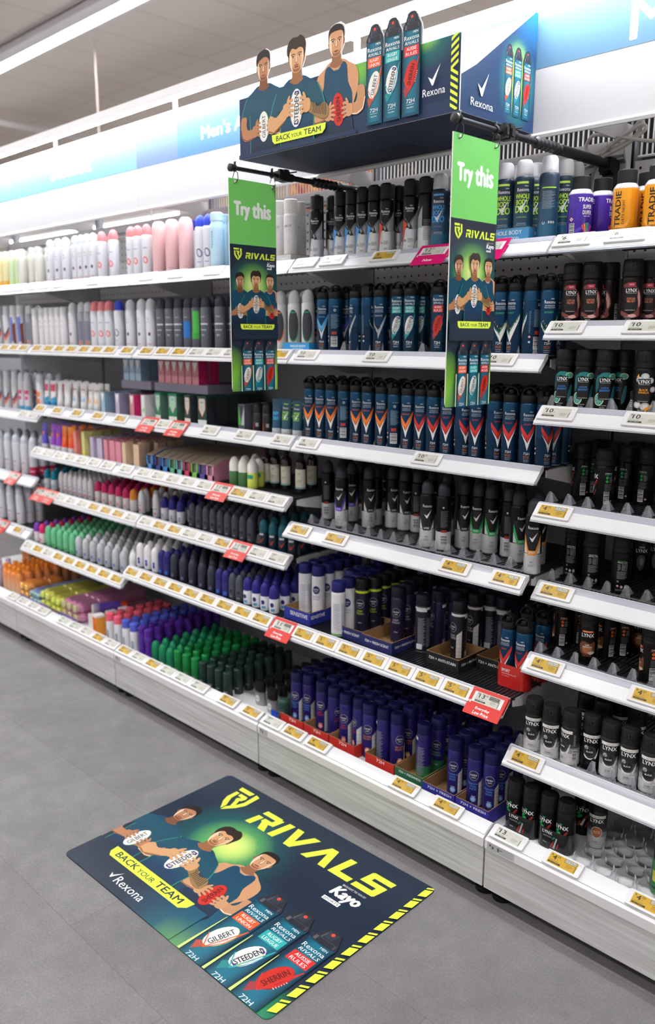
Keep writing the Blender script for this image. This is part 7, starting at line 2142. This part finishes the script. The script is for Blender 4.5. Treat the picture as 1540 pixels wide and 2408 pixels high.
t = thing('storage_box', 'beige storage box above the left bay', 'carton', (.9, .8, 2.0))
link('carton_body', Buf().box((-.42, 0, 0), (.42, .3, .34), M_CARD, C((176, 160, 140))), t)
t = thing('far_gondola', 'shelving back standing beyond the fence', 'shelving', (-1.4, 1.25, 0))
link('back_sheet', Buf().box((-1.6, 0, 0), (5.4, .03, 1.95), M_GREYP), t)

# ------------------------------------------------------------------ sign arms
def arm(x, where):
    t = thing('sign_arm', 'black telescopic arm holding the %s hanging sign' % where, 'sign arm', (x, 0, 2.10), 0, 'black sign arms')
    r = Buf()
    r.tube([(0, -.176, 0), (0, .02, 0)], .0062, M_BLACK, seg=14).tube([(0, .05, 0), (0, .30, 0)], .0085, M_BLACK, seg=16)
    link('rod', r, t)
    link('end_cap', Buf().tube([(0, -.186, 0), (0, -.184, 0), (0, -.176, 0), (0, -.172, 0)], [.009, .0115, .0115, .008], M_BLACK, seg=18), t)
    cl = Buf()
    for y0, y1, s_ in ((.004, .020, .014), (.024, .044, .0155)):
        cl.box((-s_, y0, -s_), (s_, y1, s_), M_BLACK)
        cl.box((s_, y0 + .003, -s_ * .6), (s_ + .003, y1 - .003, s_ * .6), M_BLACK); cl.box((s_ * .2, y0 + .001, s_), (s_ * .9, y1 - .002, s_ + .005), M_BLACK)
    cl.tube([(.010, .046, .012), (.013, .075, .019)], .0022, M_BLACK)
    cl.tube([(0, .044, 0), (0, .066, 0), (0, .074, 0)], [.0125, .0125, .0095], M_BLACK, seg=18)
    link('clamp', cl, t)
    g = Buf(); ys, rs = [], []
    for i in range(41):
        yy = .165 + .115 * i / 40; ys.append((0, yy, 0)); rs.append(.0135 + .0016 * math.cos(i / 40 * 2 * math.pi * 6))
    g.tube([(0, .158, 0)] + ys + [(0, .286, 0)], [.010] + rs + [.012], M_BLACK, seg=20)
    link('ribbed_grip', g, t)
    link('outer_tube', Buf().tube([(0, .284, 0), (0, .53, 0), (0, .545, 0)], [.0142, .0142, .0155], M_BLACK, seg=20), t)
    el = Buf()
    el.prism([(.535, .016), (.575, .016), (.592, .004), (.592, -.150), (.570, -.150), (.562, -.03), (.535, -.02)], lambda a, q, s: (-.018 + s, a, q), .036, M_BLACK)
    link('elbow_mount', el, t)
    hk = []
    for y in (-.165, -.018):
        h = Buf()
        ring_ = [(0 + .0085 * math.cos(a), y, .0085 * math.sin(a)) for a in [math.pi * 2 * i / 16 for i in range(17)]]
        h.tube(ring_, .0026, M_BLACK)
        h.tube([(0, y, .009), (0, y + .001, .017), (.002, y + .004, .018)], [.004, .0035, .0015], M_BLACK)
        h.tube([(.003, y, -.008), (.011, y + .002, -.014), (.0125, y + .002, -.030), (.009, y, -.040), (.002, y - .002, -.0425), (-.004, y - .002, -.0375), (-.006, y - .003, -.026), (-.003, y - .001, -.014), (-.001, y, -.009)], .0011, M_BLACK, seg=8)
        link('hook', h, t)
    return t
arm(2.13, 'left'); arm(2.95, 'right')

# ------------------------------------------------------------------ hanging signs
def sign_art():
    A = Art(clip=(0, 0, 187, 630)); W_ = 187
    base = glow_field(NAVY, [(93, 300, 120, 110, (16, 128, 110), .9), (93, 318, 80, 75, (150, 214, 70), .8), (93, 322, 46, 46, (236, 246, 160), .8), (0, 40, 70, 100, (140, 206, 60), .8), (187, 30, 80, 110, (150, 214, 60), .8), (93, 10, 90, 90, (20, 120, 120), .8)])
    A.rect(0, 0, W_, 443, None, base, .008)
    A.rect(0, 443, W_, 630, (120, 207, 106))
    A.text('Try', 50, 541, 58, 50, WHITE, .055); A.text('this', 128, 547, 72, 44, WHITE, .055)
    rivals_shield(A, 14, 396, 33, 36, LIME); rivals_word(A, 60, 403, 121, 18, LIME)
    kayo(A, 163, 386, 34, 22)
    for cx, cy, s, k in ((36, 316, 43, 'GILBERT'), (157, 318, 42, 'SHERRIN'), (98, 318, 47, 'STEEDEN')): athlete(A, cx, cy, s, k)
    A.rect(0, 196, W_, 206, None, lambda x, y: NAVYL, .008)
    A.rect(0, 160, W_, 206, None, base, .008)
    back_your_team(A, 32, 190, 140, 16.5)
    for cx, k in ((57, 'union'), (103, 'league'), (149, 'aussie')):
        A.rect(cx - 25, 0, cx - 21.5, 80, (214, 238, 190)); flat_can(A, cx, -20, 41, 177, k)
    A.rect(169.5, 0, 172, 80, (214, 238, 190))
    return A
NAVYL = C(NAVY)
SA = sign_art()
def hang_sign(x, lab, dy=0):
    t = thing('hanging_sign', lab, 'sign', (x, dy, 1.4405), 0, 'hanging promotional signs')
    b = Buf(); pts = []
    r = .012
    for cx, cy, a0 in ((.187 - r, r, -90), (.187 - .001, .629, 0), (.001, .629, 90), (r, r, 180)):
        rr_ = r if cy == r else .001
        for i in range(6):
            a = math.radians(a0 + 90 * i / 5); pts.append((cx + rr_ * math.cos(a), cy + rr_ * math.sin(a)))
    b.prism(pts, lambda a, q, s: (-.0015 + s, -.187 + a, q), .003, M_CARD, C((226, 226, 222)))
    link('board', b, t)
    f = Buf(); SA.put(f, lambda q, y, h: (.0016 + h, -.187 + q, y), M_PAINT)
    # punched holes
    H = Art(); H.ell(22, 622, 4, 4, (226, 228, 230)); H.ell(169, 622, 4, 4, (226, 228, 230)); H.put(f, lambda q, y, h: (.0052 + h * .01, -.187 + q, y), M_PAINT)
    f.v = [v for v in f.v]
    link('printed_face', f, t)
hang_sign(2.13, 'left hanging green and navy sign reading Try this', -.004)
hang_sign(2.95, 'right hanging green and navy sign reading Try this, before tall cans')

# ------------------------------------------------------------------ cardboard display box on the fascia
t = thing('display_box', 'navy cardboard display box with three athletes and three cans', 'display box', (2.03, -.06, 2.15))
WB = 840
A = Art()
fld = glow_field((30, 50, 84), [(500, 150, 110, 110, (20, 118, 116), 1), (512, 160, 60, 60, (120, 190, 60), .8), (735, 178, 110, 70, (24, 120, 110), 1), (735, 182, 45, 28, (140, 200, 70), .8)])
A.rect(0, 0, WB, 175, None, fld, .01)
for cx, cy, s, k in ((115, 208, 79, 'GILBERT'), (421, 209, 79, 'SHERRIN'), (263, 200, 87, 'STEEDEN')):
    A.clip = (0, 8, WB, 400); athlete(A, cx, cy, s, k)
A.clip = (0, 0, WB, 400)
A.rect(0, 0, 500, 12, None, fld, .01)
back_your_team(A, 155, 22, 229, 26)
for cx, k in ((565, 'union'), (628, 'league'), (692, 'aussie')): flat_can(A, cx, 12, 57, 243, k)
tick(A, 748, 70, 38, 46, WHITE); A.text('Rexona', 767, 56, 70, 18, WHITE, .004)
for i in range(12):
    y = i * 16 - 6
    A.clip = (818, 2, 840, 174)
    if i < 6: A.poly([(818, y + 6), (840, y + 16), (840, y + 25), (818, y + 15)], LIME) if False else A.poly([(818, y + 18), (840, y + 4), (840, y + 12), (818, y + 26)], LIME)
    else: A.poly([(818, y + 4), (840, y + 18), (840, y + 26), (818, y + 12)], LIME)
A.clip = None
front = Buf()
cardw = C((228, 228, 226))
front.prism([(0, 0), (.84, 0), (.84, .1745), (0, .1745)], lambda a, q, s: (a, .0002 + s, q), .003, M_CARD, cardw)
# die-cut outlines standing above the panel
def sil(cx, cy, s, pts): front.prism([((cx + a * s) / 1000, (cy + b_ * s) / 1000) for a, b_ in pts], lambda a, q, ss: (a, .0003 + ss, q), .003, M_CARD, cardw)
head_o = [(a_ * (.93 if b_ > -.3 else 1), b_ if b_ < .9 else b_ * .985) for a_, b_ in [(-1.28, -1.2), (-1.22, -.85), (-1.0, -.46), (-.6, -.26), (-.28, -.10), (-.22, .1), (-.36, .3), (-.42, .55), (-.44, .84), (-.3, 1.02), (-.05, 1.08), (.2, 1.09), (.38, .98), (.44, .7), (.38, .35), (.22, .1), (.28, -.10), (.6, -.26), (1.0, -.46), (1.22, -.85), (1.28, -1.2)]]
for cx, cy, s in ((115, 208, 79), (263, 200, 87), (421, 209, 79)):
    sil(cx, cy, s, [(a, max(b_, (150 - cy) / s)) for a, b_ in head_o])
for cx in (565, 628, 692):
    front.prism([((cx + a * 57) / 1000, (12 + q * 243) / 1000) for a, q in [(-.5, .6), (.5, .6), (.5, .83), (.46, .875), (.38, .905), (.24, .975), (0, .998), (-.24, .975), (-.38, .905), (-.46, .875), (-.5, .83)]], lambda a, q, ss: (a, .0003 + ss, q), .003, M_CARD, cardw)
A.put(front, plane((0, -.0001, 0), (1, 0, 0), (0, 0, 1)), M_CARD)
link('front_panel', front, t)
sd = [(0, 0), (0, .084), (.06, .117), (.318, .297), (.330, .297), (.330, 0)]
for nm_, x_, s_ in (('right_side_panel', .84, 1), ('left_side_panel', 0, -1)):
    b = Buf(); b.prism(sd, lambda a, q, s: (x_ - .003 + s if s_ > 0 else x_ + .003 - s, .004 + a, q), .003, M_CARD, cardw)
    S_ = Art(); f2 = glow_field((26, 56, 96), [(245, 110, 90, 120, (30, 150, 130), .9), (245, 120, 62, 92, (190, 226, 70), .8), (320, 280, 120, 90, (24, 100, 150), .8)])
    S_.clip = None
    def inside(A_, pts, fn):
        A_.poly(pts, None, fn, .009)
    inside(S_, [(a * 1000, q * 1000) for a, q in sd], f2)
    for cx, k in ((203, 'union'), (244, 'league'), (286, 'aussie')): flat_can(S_, cx, 26, 36, 169, k)
    tick(S_, 66, 48, 46, 58, WHITE); S_.text('Rexona', 86, 30, 96, 19, WHITE, .004)
    if s_ > 0: S_.put(b, plane((.8402, .004, 0), (0, 1, 0), (0, 0, 1)), M_CARD)
    else: S_.put(b, lambda x, y, h: (-.0002 - h, .004 + x, y), M_CARD)
    link(nm_, b, t)
link('base_panel', Buf().box((.003, .004, .0), (.837, .330, .003), M_CARD, C((34, 44, 66))), t)
link('back_panel', Buf().prism([(.003, .003), (.837, .003), (.837, .292), (.55, .292), (.52, .262), (.40, .262), (.37, .292), (.003, .292)], lambda a, q, s: (a, .326 + s, q), .003, M_CARD, cardw), t)
link('slot_tab', Buf().box((.40, .20, -.0015), (.52, .24, 0), M_CARD, C((30, 38, 56))), t)
link('slot_tab', Buf().box((.62, .26, -.0015), (.74, .30, 0), M_CARD, C((30, 38, 56))), t)

# ------------------------------------------------------------------ floor mat
A = Art(clip=(0, 0, 958, 679)); 
mf = glow_field((30, 42, 62), [(330, 390, 260, 230, (20, 110, 112), 1), (345, 392, 155, 140, (120, 204, 90), .8), (355, 395, 85, 80, (230, 244, 130), .7), (620, 0, 220, 150, (26, 130, 118), .9), (590, 20, 110, 90, (150, 214, 60), .7), (560, 120, 260, 240, (20, 84, 112), .8), (900, 0, 110, 110, (40, 150, 100), .8)])
A.rect(0, 0, 958, 679, None, mf, .016)
rivals_shield(A, 104, 506, 104, 146, LIME); rivals_word(A, 272, 520, 588, 92, LIME)
kayo(A, 788, 462, 112, 88)
for cx, cy, s, k in ((96, 362, 94, 'GILBERT'), (488, 366, 96, 'SHERRIN'), (296, 352, 104, 'STEEDEN')): athlete(A, cx, cy, s, k)
A.rect(0, 0, 560, 134, None, mf, .016)
back_your_team(A, 92, 95, 404, 44)
tick(A, 196, 36, 34, 40, WHITE); A.text('Rexona', 302, 46, 138, 32, WHITE, .004)
for cx, k in ((655, 'union'), (765, 'league'), (873, 'aussie')):
    flat_can(A, cx, -48, 94, 390, k)
for gx in (606, 713, 820):
    A.poly([(gx - 7, 0), (gx + 3, 0), (gx + 1, 170), (gx - 1, 170)], (206, 226, 130))
for i in range(10):
    y = 20 + i * 66
    A.poly([(936, y), (958, y + 12), (958, y + 48), (936, y + 36)], LIME); A.poly([(936, y + 42), (958, y + 54), (958, y + 62), (936, y + 50)], LIME)
t = thing('floor_mat', 'navy promotional floor mat with athletes and lime lettering', 'floor mat', (2.4036, -.4022, 0), math.degrees(.0202))
b = Buf(); pts = []
for cx, cy, a0 in ((.958 - .02, .02, -90), (.958 - .02, .679 - .02, 0), (.02, .679 - .02, 90), (.02, .02, 180)):
    for i in range(7):
        a = math.radians(a0 + 15 * i); pts.append((cx + .02 * math.cos(a), cy + .02 * math.sin(a)))
b.prism(pts, lambda x, y, s: (x - .479, y - .3395, .0004 + s), .0014, M_CARD, C((40, 44, 52)))
link('backing', b, t)
f = Buf()
def corner_ok(x, y): return True
A2 = Art(); 
# cut the print to the rounded outline
cut = []
for P, col, lv, cell in A.p:
    for k in range(len(pts)):
        (xa, ya), (xb, yb) = pts[k], pts[(k + 1) % len(pts)]
        nx, ny = yb - ya, -(xb - xa)
        L_ = math.hypot(nx, ny)
        if L_ < 1e-7: continue
        if all(nx * px + ny * py <= nx * xa + ny * ya for px, py in P): continue
        P = clip_half(P, nx, ny, nx * xa + ny * ya)
        if len(P) < 3: break
    if len(P) >= 3: cut.append((P, col, lv, cell))
A.p = cut
A.put(f, lambda x, y, h: (x - .479, y - .3395, .0019 + h * .35), M_PAINT)
link('printed_face', f, t)

# ------------------------------------------------------------------ white power cable hung behind the right bracket
t = thing('power_cable', 'coiled white power cable tied above the top shelf, rightmost', 'cable', (0, 0, 0))
def curve(pts, n=6):
    out = []
    m = len(pts)
    for i in range(m - 1):
        p0, p1, p2, p3 = pts[max(i - 1, 0)], pts[i], pts[i + 1], pts[min(i + 2, m - 1)]
        for j in range(n):
            q = j / n
            out.append(tuple(.5 * (2 * p1[a] + (p2[a] - p0[a]) * q + (2 * p0[a] - 5 * p1[a] + 4 * p2[a] - p3[a]) * q * q + (3 * p1[a] - p0[a] - 3 * p2[a] + p3[a]) * q ** 3) for a in range(3)))
    return out + [pts[-1]]
mc = plain('cable_sheath', (206, 202, 196), .45)
cp = [(3.30, .52, 2.10), (3.18, .50, 2.125), (3.105, .49, 2.13), (3.025, .485, 2.15), (2.95, .48, 2.168), (2.925, .485, 2.160), (2.913, .49, 2.139), (2.932, .50, 2.119), (2.989, .50, 2.128), (3.05, .495, 2.147), (3.074, .50, 2.180), (3.059, .505, 2.186), (3.023, .505, 2.160), (2.963, .505, 2.132), (2.90, .51, 2.112), (2.867, .515, 2.10), (2.858, .515, 2.085), (2.89, .51, 2.085), (2.96, .50, 2.11), (3.03, .49, 2.13), (3.085, .49, 2.160), (3.08, .485, 2.175), (3.05, .485, 2.165), (2.98, .49, 2.13), (2.921, .53, 2.08), (2.895, .56, 2.03), (2.86, .58, 1.98)]
link('cord', Buf().tube(curve(cp), .0050, mc, seg=8), t)
link('cable_tie', Buf().tube([(2.985, .475, 2.12), (2.988, .472, 2.16), (2.99, .505, 2.165), (2.988, .51, 2.12), (2.985, .475, 2.12)], .0014, M_FROST, seg=6), t)
t = thing('backing_card', 'blank white card on perforated board, rightmost bay', 'card', (3.07, .593, 1.87), 0)
link('card', Buf().box((0, 0, 0), (.5, .002, .19), M_CARD, C((196, 196, 206))), t)
t = thing('blue_clip', 'small blue plastic shelf clip on floor base ledge', 'clip', (2.0, .09, .20))
link('clip', Buf().box((-.03, 0, .0), (.006, .003, .028), M_PLAST, C((24, 76, 196))), t)
